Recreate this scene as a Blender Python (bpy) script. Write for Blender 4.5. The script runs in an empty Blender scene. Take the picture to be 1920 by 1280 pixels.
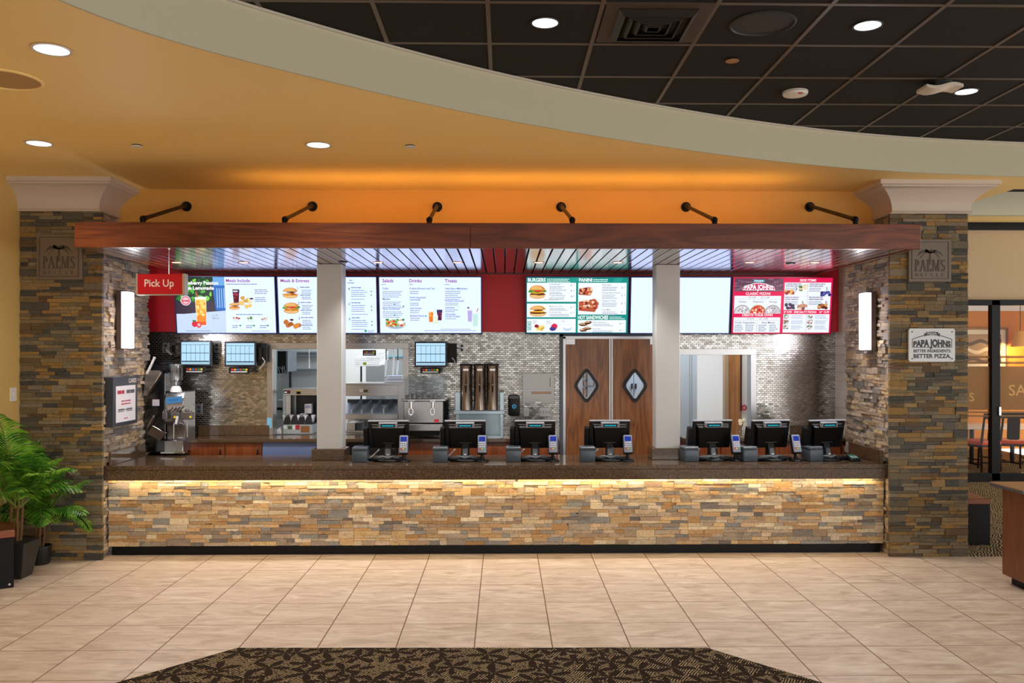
import bpy, bmesh, math, random
from mathutils import Vector, Matrix
D = bpy.data
SC = bpy.context.scene
COL = SC.collection
PI = math.pi

# ------------------------------------------------------------------ camera
EYE = Vector((0, 0, 1.88)); FPX = 1615.0; YAW = math.radians(1.0)
VPX, VPY = 945.0, 660.0
PPX = VPX + FPX * math.tan(YAW)
cam = D.cameras.new('camera'); cam.sensor_width = 36; cam.lens = FPX * 36 / 1920
cam.shift_x = (960 - PPX) / 1920; cam.shift_y = (VPY - 640) / 1920
cam.clip_start = 0.05; cam.clip_end = 100
camo = D.objects.new('camera', cam); COL.objects.link(camo)
camo.location = EYE; camo.rotation_euler = (PI / 2, 0, -YAW)
SC.camera = camo
FW = Vector((math.sin(YAW), math.cos(YAW), 0)); RT = Vector((math.cos(YAW), -math.sin(YAW), 0)); UP = Vector((0, 0, 1))

# ------------------------------------------------------------------ world, exposure
SC.view_settings.view_transform = 'Standard'; SC.view_settings.look = 'None'
SC.view_settings.exposure = 0.0; SC.view_settings.gamma = 1.0; SC.view_settings.use_curve_mapping = False
W = D.worlds.new('world'); SC.world = W; W.use_nodes = True
bg = W.node_tree.nodes['Background']; bg.inputs[0].default_value = (1.0, 0.965, 0.92, 1); bg.inputs[1].default_value = 2.0
# the rest of the food hall around the viewer: brighter and dimmer stretches
_n = W.node_tree; _tc = _n.nodes.new('ShaderNodeTexCoord'); _no = _n.nodes.new('ShaderNodeTexNoise'); _no.inputs['Scale'].default_value = 2.6; _no.inputs['Detail'].default_value = 2
_mr = _n.nodes.new('ShaderNodeMapRange'); _mr.inputs[1].default_value = 0.36; _mr.inputs[2].default_value = 0.64; _mr.inputs[3].default_value = 0.35; _mr.inputs[4].default_value = 3.9
_n.links.new(_tc.outputs['Generated'], _no.inputs['Vector']); _n.links.new(_no.outputs['Fac'], _mr.inputs[0]); _n.links.new(_mr.outputs[0], bg.inputs[1])


def area(name, loc, target, sx, sy, power, col, spread=180):
    l = D.lights.new(name, 'AREA'); l.shape = 'RECTANGLE'; l.size = sx; l.size_y = sy; l.energy = power; l.color = col
    l.spread = math.radians(spread)
    o = D.objects.new(name, l); COL.objects.link(o); o.location = loc
    o.rotation_euler = (Vector(target) - Vector(loc)).to_track_quat('-Z', 'Y').to_euler()
    return o


def spot(name, loc, power, col, angle=110, blend=0.8, r=0.06, target=None):
    l = D.lights.new(name, 'SPOT'); l.energy = power; l.color = col; l.spot_size = math.radians(angle); l.spot_blend = blend
    l.shadow_soft_size = r
    o = D.objects.new(name, l); COL.objects.link(o); o.location = loc
    if target: o.rotation_euler = (Vector(target) - Vector(loc)).to_track_quat('-Z', 'Y').to_euler()
    return o


WARM = (1.0, 0.84, 0.62); NEUT = (1.0, 0.95, 0.89)
# downlights of the hall's ceiling behind and above the camera (same fittings as the visible ones)
for x, y in ((-3.2, 1.2), (-1.0, 2.2), (1.4, 2.2), (3.6, 2.2), (-2.3, 4.7), (0.1, 4.4), (2.6, 4.6), (4.4, 5.6), (0.0, -0.5), (3.0, -0.5), (-3, -1.2)):
    spot('hall_downlight', (x, y, 3.40 if x < -1.5 else 3.70), 50, NEUT, 125, 0.9, 0.07)
# kitchen troffers behind the openings and the warm glow of the dining room
area('kitchen_troffer', (-1.9, 10.6, 2.9), (-1.9, 10.6, 0), 1.2, 0.6, 48, (0.95, 0.98, 1.0))
area('kitchen_troffer', (2.4, 10.4, 2.9), (2.4, 10.4, 0), 1.2, 0.6, 50, (0.98, 0.98, 1.0))
area('dining_room_lamp', (7.6, 14.3, 3.3), (7.6, 14.3, 0), 1.5, 1.5, 75, (1.0, 0.80, 0.46))
# led strip lying on top of the canopy, washing the header wall
area('canopy_uplight', (0.15, 7.6, 2.99), (0.15, 7.85, 3.6), 4.8, 0.05, 13, (1.0, 0.50, 0.12), 175)
# led strip under the countertop nosing
area('counter_strip_light', (-0.07, 7.965, 0.722), (-0.07, 8.02, 0.45), 7.1, 0.015, 15, (1.0, 0.80, 0.50), 170)


def ray(px, py):
    return FW + RT * ((px - PPX) / FPX) + UP * ((VPY - py) / FPX)


def at(px, py, Y):
    d = ray(px, py); return EYE + d * (Y / d.y)


def atz(px, py, Z):
    d = ray(px, py); return EYE + d * ((Z - EYE.z) / d.z)


def atx(px, py, X):
    d = ray(px, py); return EYE + d * (X / d.x)


def lin(c):
    if isinstance(c, str):
        c = tuple(int(c[i:i + 2], 16) / 255 for i in (0, 2, 4))
    return tuple((v / 12.92 if v <= 0.04045 else ((v + 0.055) / 1.055) ** 2.4) for v in c) + (1,)


# ------------------------------------------------------------------ materials
MC = {}


def nt(name):
    m = D.materials.new(name); m.use_nodes = True
    n = m.node_tree; b = n.nodes['Principled BSDF']
    return m, n, b


def mat(name, col, rough=0.5, metal=0.0, spec=0.5, coat=0.0, bump=0.0, bscale=80, var=0.0, vscale=6):
    if name in MC: return MC[name]
    m, n, b = nt(name); c = lin(col) if not (isinstance(col, tuple) and len(col) == 4) else col
    b.inputs['Base Color'].default_value = c; b.inputs['Roughness'].default_value = rough
    b.inputs['Metallic'].default_value = metal; b.inputs['Specular IOR Level'].default_value = spec
    b.inputs['Coat Weight'].default_value = coat
    if bump or var:
        tc = n.nodes.new('ShaderNodeTexCoord')
        if bump:
            no = n.nodes.new('ShaderNodeTexNoise'); no.inputs['Scale'].default_value = bscale
            bp = n.nodes.new('ShaderNodeBump'); bp.inputs['Strength'].default_value = bump; bp.inputs['Distance'].default_value = 0.01
            n.links.new(tc.outputs['Object'], no.inputs['Vector']); n.links.new(no.outputs['Fac'], bp.inputs['Height'])
            n.links.new(bp.outputs['Normal'], b.inputs['Normal'])
        if var:
            no = n.nodes.new('ShaderNodeTexNoise'); no.inputs['Scale'].default_value = vscale; no.inputs['Detail'].default_value = 5
            mx = n.nodes.new('ShaderNodeMix'); mx.data_type = 'RGBA'
            mx.inputs['A'].default_value = tuple(v * (1 - var) for v in c[:3]) + (1,)
            mx.inputs['B'].default_value = tuple(min(1, v * (1 + var)) for v in c[:3]) + (1,)
            n.links.new(tc.outputs['Object'], no.inputs['Vector']); n.links.new(no.outputs['Fac'], mx.inputs['Factor'])
            n.links.new(mx.outputs['Result'], b.inputs['Base Color'])
    MC[name] = m; return m


def emis(col, s=1.0):
    k = ('emis', col, s)
    if k in MC: return MC[k]
    m, n, b = nt('glow_' + (col if isinstance(col, str) else 'colour'))
    c = lin(col)
    b.inputs['Base Color'].default_value = (0.01, 0.01, 0.01, 1); b.inputs['Roughness'].default_value = 0.35; b.inputs['Specular IOR Level'].default_value = 0.08
    b.inputs['Emission Color'].default_value = c; b.inputs['Emission Strength'].default_value = s
    MC[k] = m; return m


def math_(n, op, a, b=None, c=None):
    nd = n.nodes.new('ShaderNodeMath'); nd.operation = op
    for i, v in enumerate((a, b, c)):
        if v is None: continue
        if isinstance(v, (int, float)): nd.inputs[i].default_value = v
        else: n.links.new(v, nd.inputs[i])
    return nd.outputs[0]


def ramp(n, fac, stops):
    r = n.nodes.new('ShaderNodeValToRGB'); el = r.color_ramp.elements
    while len(el) < len(stops): el.new(0.5)
    for e, (p, c) in zip(el, stops): e.position = p; e.color = lin(c)
    n.links.new(fac, r.inputs['Fac']); return r.outputs['Color']


def noise(n, vec, scale, detail=4, rough=0.5, dist=0.0):
    no = n.nodes.new('ShaderNodeTexNoise'); no.inputs['Scale'].default_value = scale; no.inputs['Detail'].default_value = detail
    no.inputs['Roughness'].default_value = rough; no.inputs['Distortion'].default_value = dist
    n.links.new(vec, no.inputs['Vector']); return no.outputs['Fac']


def mapped(n, scale=(1, 1, 1), loc=(0, 0, 0), coord='Object'):
    tc = n.nodes.new('ShaderNodeTexCoord'); mp = n.nodes.new('ShaderNodeMapping')
    mp.inputs['Scale'].default_value = scale; mp.inputs['Location'].default_value = loc
    n.links.new(tc.outputs[coord], mp.inputs['Vector']); return mp.outputs['Vector']


def mixc(n, fac, a, b, blend='MIX'):
    mx = n.nodes.new('ShaderNodeMix'); mx.data_type = 'RGBA'; mx.blend_type = blend
    if isinstance(fac, (int, float)): mx.inputs['Factor'].default_value = fac
    else: n.links.new(fac, mx.inputs['Factor'])
    for k, v in (('A', a), ('B', b)):
        if isinstance(v, (tuple, str)): mx.inputs[k].default_value = lin(v) if isinstance(v, str) else v
        else: n.links.new(v, mx.inputs[k])
    return mx.outputs['Result']


def bump(n, b, h, s=0.3, d=0.01):
    bp = n.nodes.new('ShaderNodeBump'); bp.inputs['Strength'].default_value = s; bp.inputs['Distance'].default_value = d
    n.links.new(h, bp.inputs['Height']); n.links.new(bp.outputs['Normal'], b.inputs['Normal'])


def wood(name, dark, mid, light, along='X', ring=7.0, stretch=12.0, rough=0.32, fine=90):
    if name in MC: return MC[name]
    m, n, b = nt(name)
    s = {'X': (1 / stretch, 1, 1), 'Y': (1, 1 / stretch, 1), 'Z': (1, 1, 1 / stretch)}[along]
    v = mapped(n, s)
    base = noise(n, v, ring, 2, 0.5, 0.4)
    bands = math_(n, 'PINGPONG', math_(n, 'MULTIPLY', base, 16.0), 1.0)
    v2 = mapped(n, tuple(x * 1.0 if x == 1 else x * 0.35 for x in s))
    fn = noise(n, v2, fine, 4, 0.7)
    f = math_(n, 'ADD', math_(n, 'MULTIPLY', bands, 0.30), math_(n, 'MULTIPLY', fn, 0.72))
    c = ramp(n, f, ((0.12, dark), (0.5, mid), (0.95, light)))
    n.links.new(c, b.inputs['Base Color']); b.inputs['Roughness'].default_value = rough
    bump(n, b, f, 0.06, 0.002)
    MC[name] = m; return m


def steel(name, col='B9B9BB', rough=0.28, along='X'):
    if name in MC: return MC[name]
    m, n, b = nt(name)
    s = {'X': (0.6, 60, 60), 'Z': (60, 60, 0.6)}[along]
    f = noise(n, mapped(n, s), 6, 3)
    c = ramp(n, f, ((0.2, tuple(x * 0.94 for x in lin_s(col))), (0.8, col)))
    n.links.new(c, b.inputs['Base Color']); b.inputs['Metallic'].default_value = 1.0
    n.links.new(math_(n, 'ADD', math_(n, 'MULTIPLY', f, 0.08), rough - 0.04), b.inputs['Roughness'])
    MC[name] = m; return m


def lin_s(col):
    return tuple(int(col[i:i + 2], 16) / 255 for i in (0, 2, 4))


def clear(name, tint=(0.95, 0.97, 1.0), gl=0.12, rough=0.03):
    """thin clear glazing: mostly see-through with a glossy skin"""
    if name in MC: return MC[name]
    m = D.materials.new(name); m.use_nodes = True; n = m.node_tree; n.nodes.clear()
    out = n.nodes.new('ShaderNodeOutputMaterial'); mx = n.nodes.new('ShaderNodeMixShader')
    t = n.nodes.new('ShaderNodeBsdfTransparent'); g = n.nodes.new('ShaderNodeBsdfGlossy')
    t.inputs[0].default_value = tint + (1,); g.inputs['Roughness'].default_value = rough
    lw = n.nodes.new('ShaderNodeLayerWeight'); lw.inputs[0].default_value = 0.25
    f = math_(n, 'ADD', math_(n, 'MULTIPLY', lw.outputs['Facing'], 0.15 if gl > .05 else 0.03), gl)
    n.links.new(f, mx.inputs[0]); n.links.new(t.outputs[0], mx.inputs[1]); n.links.new(g.outputs[0], mx.inputs[2])
    n.links.new(mx.outputs[0], out.inputs[0]); MC[name] = m; return m


def frosted(name, col, see=0.35):
    if name in MC: return MC[name]
    m = D.materials.new(name); m.use_nodes = True; n = m.node_tree; n.nodes.clear()
    out = n.nodes.new('ShaderNodeOutputMaterial'); mx = n.nodes.new('ShaderNodeMixShader'); m2 = n.nodes.new('ShaderNodeMixShader')
    t = n.nodes.new('ShaderNodeBsdfTransparent'); d = n.nodes.new('ShaderNodeBsdfDiffuse'); tl = n.nodes.new('ShaderNodeBsdfTranslucent')
    d.inputs[0].default_value = lin(col); tl.inputs[0].default_value = lin(col)
    m2.inputs[0].default_value = 0.6; n.links.new(d.outputs[0], m2.inputs[1]); n.links.new(tl.outputs[0], m2.inputs[2])
    mx.inputs[0].default_value = 1 - see; n.links.new(t.outputs[0], mx.inputs[1]); n.links.new(m2.outputs[0], mx.inputs[2])
    n.links.new(mx.outputs[0], out.inputs[0]); MC[name] = m; return m


def m_stone():
    if 'stone' in MC: return MC['stone']
    m, n, b = nt('ledger_stone')
    a = n.nodes.new('ShaderNodeAttribute'); a.attribute_name = 'tint'
    v = mapped(n)
    f1 = noise(n, mapped(n, (1, 1, 1.6)), 14, 5, 0.6, 0.8); f2 = noise(n, v, 60, 4, 0.65)
    streak = ramp(n, f1, ((0.28, 'A89A8A'), (0.44, 'FFFFFF'), (0.60, 'FFF6E6'), (0.76, 'F4DEB8')))
    c = mixc(n, 0.75, a.outputs['Color'], streak, 'MULTIPLY')
    g = ramp(n, f2, ((0.3, 'B4B4B4'), (0.65, 'FFFFFF')))
    c = mixc(n, 0.6, c, g, 'MULTIPLY')
    n.links.new(c, b.inputs['Base Color']); b.inputs['Roughness'].default_value = 0.75
    bump(n, b, math_(n, 'ADD', f1, math_(n, 'MULTIPLY', f2, 0.6)), 0.55, 0.012)
    MC['stone'] = m; return m


def m_mosaic():
    """brushed-metal 1x2 brick mosaic; every chip sits at its own slight tilt"""
    if 'mosaic' in MC: return MC['mosaic']
    m, n, b = nt('metal_mosaic')
    tc = n.nodes.new('ShaderNodeTexCoord'); sp = n.nodes.new('ShaderNodeSeparateXYZ'); n.links.new(tc.outputs['Object'], sp.inputs[0])
    tw, th, gr = 0.0430, 0.0213, 0.0036
    zr = math_(n, 'DIVIDE', sp.outputs['Z'], th); row = math_(n, 'FLOOR', zr)
    ur = math_(n, 'ADD', math_(n, 'DIVIDE', sp.outputs['X'], tw), math_(n, 'MULTIPLY', math_(n, 'MODULO', row, 2.0), 0.5))
    colm = math_(n, 'FLOOR', ur)
    cb = n.nodes.new('ShaderNodeCombineXYZ'); n.links.new(colm, cb.inputs[0]); n.links.new(row, cb.inputs[1])
    wn = n.nodes.new('ShaderNodeTexWhiteNoise'); wn.noise_dimensions = '2D'; n.links.new(cb.outputs[0], wn.inputs['Vector'])
    fu = math_(n, 'FRACT', ur); fz = math_(n, 'FRACT', zr)
    def edge(f, g): return math_(n, 'MINIMUM', f, math_(n, 'SUBTRACT', 1.0, f))
    gu = math_(n, 'LESS_THAN', edge(fu, 0), gr / tw / 2 * 1.2); gz = math_(n, 'LESS_THAN', edge(fz, 0), gr / th / 2 * 1.2)
    grout = math_(n, 'MAXIMUM', gu, gz)
    # per-chip tilt of the normal
    geo = n.nodes.new('ShaderNodeNewGeometry')
    vs = n.nodes.new('ShaderNodeVectorMath'); vs.operation = 'SUBTRACT'; n.links.new(wn.outputs['Color'], vs.inputs[0]); vs.inputs[1].default_value = (0.5, 0.5, 0.5)
    vm = n.nodes.new('ShaderNodeVectorMath'); vm.operation = 'SCALE'; n.links.new(vs.outputs[0], vm.inputs[0]); vm.inputs['Scale'].default_value = 0.045
    va = n.nodes.new('ShaderNodeVectorMath'); va.operation = 'ADD'; n.links.new(geo.outputs['Normal'], va.inputs[0]); n.links.new(vm.outputs[0], va.inputs[1])
    vn = n.nodes.new('ShaderNodeVectorMath'); vn.operation = 'NORMALIZE'; n.links.new(va.outputs[0], vn.inputs[0])
    n.links.new(vn.outputs[0], b.inputs['Normal'])
    chip = ramp(n, wn.outputs['Value'], ((0.0, '928E8A'), (0.5, 'ABA8A4'), (1.0, 'C8C6C4')))
    c = mixc(n, grout, chip, '6A635B')
    n.links.new(c, b.inputs['Base Color'])
    n.links.new(math_(n, 'SUBTRACT', 1.0, grout), b.inputs['Metallic'])
    n.links.new(math_(n, 'ADD', math_(n, 'MULTIPLY', grout, 0.5), 0.2), b.inputs['Roughness'])
    MC['mosaic'] = m; return m


def m_granite():
    if 'granite' in MC: return MC['granite']
    m, n, b = nt('brown_speckled_quartz')
    v = mapped(n); f = noise(n, v, 170, 3, 0.7); f2 = noise(n, v, 420, 2, 0.7)
    c = ramp(n, f, ((0.32, '251C15'), (0.5, '4C3B2D'), (0.66, '7C644C')))
    c = mixc(n, math_(n, 'GREATER_THAN', f2, 0.68), c, 'B0906A')
    n.links.new(c, b.inputs['Base Color']); b.inputs['Roughness'].default_value = 0.09; b.inputs['Specular IOR Level'].default_value = 0.6
    MC['granite'] = m; return m


TILE = 0.499


def m_floor(px, py):
    m, n, b = nt('travertine_floor_tile')
    tc = n.nodes.new('ShaderNodeTexCoord'); sp = n.nodes.new('ShaderNodeSeparateXYZ'); n.links.new(tc.outputs['Object'], sp.inputs[0])
    ux = math_(n, 'DIVIDE', math_(n, 'SUBTRACT', sp.outputs['X'], px - 40 * TILE), TILE); uy = math_(n, 'DIVIDE', math_(n, 'SUBTRACT', sp.outputs['Y'], py - 40 * TILE), TILE)
    def e(u, w):
        f = math_(n, 'FRACT', u); return math_(n, 'LESS_THAN', math_(n, 'MINIMUM', f, math_(n, 'SUBTRACT', 1.0, f)), w)
    grout = math_(n, 'MAXIMUM', e(ux, 0.0075), e(uy, 0.006))
    cb = n.nodes.new('ShaderNodeCombineXYZ'); n.links.new(math_(n, 'FLOOR', ux), cb.inputs[0]); n.links.new(math_(n, 'FLOOR', uy), cb.inputs[1])
    wn = n.nodes.new('ShaderNodeTexWhiteNoise'); wn.noise_dimensions = '2D'; n.links.new(cb.outputs[0], wn.inputs['Vector'])
    off = n.nodes.new('ShaderNodeVectorMath'); off.operation = 'MULTIPLY_ADD'
    n.links.new(wn.outputs['Color'], off.inputs[0]); off.inputs[1].default_value = (7, 7, 7); n.links.new(tc.outputs['Object'], off.inputs[2])
    mp = n.nodes.new('ShaderNodeMapping'); mp.inputs['Scale'].default_value = (1.0, 3.2, 1); mp.inputs['Rotation'].default_value = (0, 0, 0.25); n.links.new(off.outputs[0], mp.inputs['Vector'])
    f = noise(n, mp.outputs[0], 3.2, 7, 0.62, 1.2)
    c = ramp(n, f, ((0.28, 'A48C76'), (0.45, 'C3AD98'), (0.57, 'D1BDA8'), (0.72, 'DFD0BE')))
    c = mixc(n, math_(n, 'MULTIPLY', wn.outputs['Value'], 0.2), c, 'B49A84')
    c = mixc(n, grout, c, '6A4C36')
    n.links.new(c, b.inputs['Base Color'])
    n.links.new(math_(n, 'ADD', math_(n, 'MULTIPLY', grout, 0.4), 0.42), b.inputs['Roughness'])
    bump(n, b, math_(n, 'ADD', math_(n, 'MULTIPLY', grout, -1.0), math_(n, 'MULTIPLY', f, 0.12)), 0.25, 0.004)
    return m


def m_carpet(name, dark, light, leafy=True, sc=1.0):
    if name in MC: return MC[name]
    m, n, b = nt(name)
    v = mapped(n, (sc, sc, sc))
    # criss-cross thread hatch in light yarn
    w1 = n.nodes.new('ShaderNodeTexWave'); w1.inputs['Scale'].default_value = 20; w1.inputs['Distortion'].default_value = 3 if leafy else 9; w1.inputs['Detail'].default_value = 2; w1.inputs['Detail Scale'].default_value = 0.6
    mp = n.nodes.new('ShaderNodeMapping'); mp.inputs['Rotation'].default_value = (0, 0, 0.5); n.links.new(v, mp.inputs['Vector']); n.links.new(mp.outputs[0], w1.inputs['Vector'])
    w2 = n.nodes.new('ShaderNodeTexWave'); w2.inputs['Scale'].default_value = 19; w2.inputs['Distortion'].default_value = 3 if leafy else 9; w2.inputs['Detail'].default_value = 2
    mp2 = n.nodes.new('ShaderNodeMapping'); mp2.inputs['Rotation'].default_value = (0, 0, -1.0); n.links.new(v, mp2.inputs['Vector']); n.links.new(mp2.outputs[0], w2.inputs['Vector'])
    zone = math_(n, 'GREATER_THAN', noise(n, v, 7, 2), 0.5)
    hatch = math_(n, 'GREATER_THAN', math_(n, 'ADD', math_(n, 'MULTIPLY', w1.outputs['Fac'], zone), math_(n, 'MULTIPLY', w2.outputs['Fac'], math_(n, 'SUBTRACT', 1.0, zone))), 0.70 if leafy else 0.6)
    hatch = math_(n, 'MULTIPLY', hatch, math_(n, 'GREATER_THAN', noise(n, v, 90, 2), 0.42))
    c = mixc(n, hatch, dark, light)
    if leafy:
        # dark leaf sprigs: stretched voronoi cells in random directions
        vo = n.nodes.new('ShaderNodeTexVoronoi'); vo.inputs['Scale'].default_value = 5; n.links.new(v, vo.inputs['Vector'])
        d = n.nodes.new('ShaderNodeVectorMath'); d.operation = 'SUBTRACT'
        n.links.new(v, d.inputs[0])
        sc_ = n.nodes.new('ShaderNodeVectorMath'); sc_.operation = 'SCALE'; sc_.inputs['Scale'].default_value = 1.0
        n.links.new(vo.outputs['Position'], sc_.inputs[0]); n.links.new(sc_.outputs[0], d.inputs[1])
        s2 = n.nodes.new('ShaderNodeSeparateXYZ'); n.links.new(d.outputs[0], s2.inputs[0])
        rr = n.nodes.new('ShaderNodeSeparateColor'); n.links.new(vo.outputs['Color'], rr.inputs[0])
        ang = math_(n, 'MULTIPLY_ADD', rr.outputs[0], 6.283, math_(n, 'MULTIPLY', math_(n, 'ARCTAN2', s2.outputs['Y'], s2.outputs['X']), 1.0))
        petal = math_(n, 'POWER', math_(n, 'ABSOLUTE', math_(n, 'COSINE', math_(n, 'MULTIPLY', ang, 2.5))), 1.6)
        rad = math_(n, 'SQRT', math_(n, 'ADD', math_(n, 'MULTIPLY', s2.outputs['X'], s2.outputs['X']), math_(n, 'MULTIPLY', s2.outputs['Y'], s2.outputs['Y'])))
        leaf = math_(n, 'LESS_THAN', rad, math_(n, 'MULTIPLY', petal, 0.135))
        c = mixc(n, leaf, c, dark)
    n.links.new(c, b.inputs['Base Color']); b.inputs['Roughness'].default_value = 0.95; b.inputs['Specular IOR Level'].default_value = 0.1
    bump(n, b, noise(n, v, 300, 2), 0.3, 0.004)
    MC[name] = m; return m


# ------------------------------------------------------------------ mesh builder
class MB:
    def __init__(s):
        s.v = []; s.f = []; s.mi = []; s.col = []; s.m = 0; s.tint = None; s.xf = None

    def add(s, vs, fs):
        o = len(s.v)
        if s.xf is not None: vs = [s.xf @ Vector(v) for v in vs]
        s.v += [tuple(v) for v in vs]
        for f in fs: s.f.append(tuple(i + o for i in f)); s.mi.append(s.m); s.col.append(s.tint)
        return s

    def box(s, x0, x1, y0, y1, z0, z1):
        x0, x1 = min(x0, x1), max(x0, x1); y0, y1 = min(y0, y1), max(y0, y1); z0, z1 = min(z0, z1), max(z0, z1)
        return s.add([(x0, y0, z0), (x1, y0, z0), (x1, y1, z0), (x0, y1, z0), (x0, y0, z1), (x1, y0, z1), (x1, y1, z1), (x0, y1, z1)],
                     [(0, 3, 2, 1), (4, 5, 6, 7), (0, 1, 5, 4), (1, 2, 6, 5), (2, 3, 7, 6), (3, 0, 4, 7)])

    def hexa(s, b4, t4):
        return s.add(list(b4) + list(t4), [(0, 3, 2, 1), (4, 5, 6, 7), (0, 1, 5, 4), (1, 2, 6, 5), (2, 3, 7, 6), (3, 0, 4, 7)])

    def obox(s, c, sx, sy, sz, rot):
        M = Matrix.Translation(Vector(c)) @ rot.to_4x4()
        vs = [M @ Vector((x * sx / 2, y * sy / 2, z * sz / 2)) for z in (-1, 1) for x, y in ((-1, -1), (1, -1), (1, 1), (-1, 1))]
        return s.hexa(vs[:4], vs[4:])

    def cyl(s, p0, p1, r0, r1=None, n=16, caps=True):
        r1 = r0 if r1 is None else r1; p0 = Vector(p0); p1 = Vector(p1)
        q = (p1 - p0).to_track_quat('Z', 'Y'); vs = []
        for p, r in ((p0, r0), (p1, r1)):
            for i in range(n):
                a = 2 * PI * i / n; vs.append(p + q @ Vector((r * math.cos(a), r * math.sin(a), 0)))
        fs = [(i, (i + 1) % n, n + (i + 1) % n, n + i) for i in range(n)]
        if caps: fs += [tuple(range(n - 1, -1, -1)), tuple(range(n, 2 * n))]
        return s.add(vs, fs)

    def lathe(s, c, prof, n=24, axis=(0, 0, 1), closed=True):
        q = Vector(axis).to_track_quat('Z', 'Y'); c = Vector(c); vs = []; k = len(prof)
        for r, h in prof:
            for i in range(n):
                a = 2 * PI * i / n; vs.append(c + q @ Vector((r * math.cos(a), r * math.sin(a), h)))
        fs = []
        for j in range(k - 1):
            for i in range(n): fs.append((j * n + i, j * n + (i + 1) % n, (j + 1) * n + (i + 1) % n, (j + 1) * n + i))
        if closed: fs += [tuple(range(n - 1, -1, -1)), tuple(range((k - 1) * n, k * n))]
        return s.add(vs, fs)

    def tube(s, pts, r, n=8):
        pts = [Vector(p) for p in pts]; vs = []; k = len(pts)
        for j, p in enumerate(pts):
            t = (pts[min(j + 1, k - 1)] - pts[max(j - 1, 0)]).normalized()
            u = t.cross(Vector((0.3, 0.2, 1)).normalized() if abs(t.z) < 0.9 else Vector((1, 0.1, 0))).normalized(); w = t.cross(u)
            rr = r[j] if isinstance(r, (list, tuple)) else r
            for i in range(n):
                a = 2 * PI * i / n; vs.append(p + u * rr * math.cos(a) + w * rr * math.sin(a))
        fs = [(j * n + i, j * n + (i + 1) % n, (j + 1) * n + (i + 1) % n, (j + 1) * n + i) for j in range(k - 1) for i in range(n)]
        fs += [tuple(range(n - 1, -1, -1)), tuple(range((k - 1) * n, k * n))]
        return s.add(vs, fs)

    def prism(s, poly, fn, d0, d1):
        """poly: 2-D outline, fn(a,b,d) -> point"""
        n = len(poly)
        vs = [fn(a, b, d0) for a, b in poly] + [fn(a, b, d1) for a, b in poly]
        fs = [tuple(range(n - 1, -1, -1)), tuple(range(n, 2 * n))] + [(i, (i + 1) % n, n + (i + 1) % n, n + i) for i in range(n)]
        return s.add(vs, fs)

    def plate(s, poly, y0, y1, off=(0, 0)):
        return s.prism([(a + off[0], b + off[1]) for a, b in poly], lambda a, b, d: (a, d, b), y0, y1)

    def sphere(s, c, r, n=14, m=9, sz=(1, 1, 1)):
        prof = [(max(1e-4, r * math.sin(PI * j / m)), -r * math.cos(PI * j / m)) for j in range(m + 1)]
        vs = []; c = Vector(c)
        for rr, h in prof:
            for i in range(n):
                a = 2 * PI * i / n; vs.append(c + Vector((rr * math.cos(a) * sz[0], rr * math.sin(a) * sz[1], h * sz[2])))
        fs = [(j * n + i, j * n + (i + 1) % n, (j + 1) * n + (i + 1) % n, (j + 1) * n + i) for j in range(m) for i in range(n)]
        return s.add(vs, fs)

    def build(s, name, mats, parent=None, bevel=0.0, smooth=True, label=None, seg=1):
        me = D.meshes.new(name); org = Vector((0, 0, 0)); p = parent
        while p is not None: org += p.location; p = p.parent
        me.from_pydata([tuple(Vector(v) - org) for v in s.v], [], s.f)
        if not isinstance(mats, (list, tuple)): mats = [mats]
        for m in mats: me.materials.append(m)
        me.polygons.foreach_set('material_index', s.mi)
        if any(c is not None for c in s.col):
            at_ = me.color_attributes.new('tint', 'FLOAT_COLOR', 'CORNER'); arr = []
            for p_ in me.polygons: arr += list(s.col[p_.index] or (1, 1, 1, 1)) * p_.loop_total
            at_.data.foreach_set('color', arr)
        bm = bmesh.new(); bm.from_mesh(me)
        bmesh.ops.recalc_face_normals(bm, faces=bm.faces)
        if bevel:
            ed = [e for e in bm.edges if len(e.link_faces) == 2 and e.calc_face_angle(0) > 0.6]
            bmesh.ops.bevel(bm, geom=ed, offset=bevel, segments=seg, affect='EDGES', clamp_overlap=True, profile=0.5)
        bm.to_mesh(me); bm.free()
        if smooth:
            me.polygons.foreach_set('use_smooth', [True] * len(me.polygons)); me.set_sharp_from_angle(angle=math.radians(35))
        me.update()
        o = D.objects.new(name, me); COL.objects.link(o)
        if parent is not None: o.parent = parent
        if label: o['label'] = label
        return o


def tag(o, label, cat, group=None, kind=None):
    o['label'] = label; o['category'] = cat
    if group: o['group'] = group
    if kind: o['kind'] = kind
    return o


def thing(name, label, cat, loc=(0, 0, 0), rz=0.0, group=None, kind=None):
    o = D.objects.new(name, None); COL.objects.link(o); o.location = loc; o.rotation_euler = (0, 0, rz); o.empty_display_size = 0.1
    return tag(o, label, cat, group, kind)


def copy_tree(o, parent=None):
    c = o.copy(); COL.objects.link(c); c.parent = parent
    for ch in [x for x in D.objects if x.parent == o]: copy_tree(ch, c)
    return c


def dup(o, loc, label, rz=None):
    c = copy_tree(o); c.location = loc; c['label'] = label
    if rz is not None: c.rotation_euler = (0, 0, rz)
    return c


def struct(name, mb, m, label=None, cat=None, parent=None, **k):
    o = mb.build(name, m, parent, **k); o['kind'] = 'structure'
    if label: o['label'] = label; o['category'] = cat or 'wall'
    return o


# ------------------------------------------------------------------ lettering
TXT = {}


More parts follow.
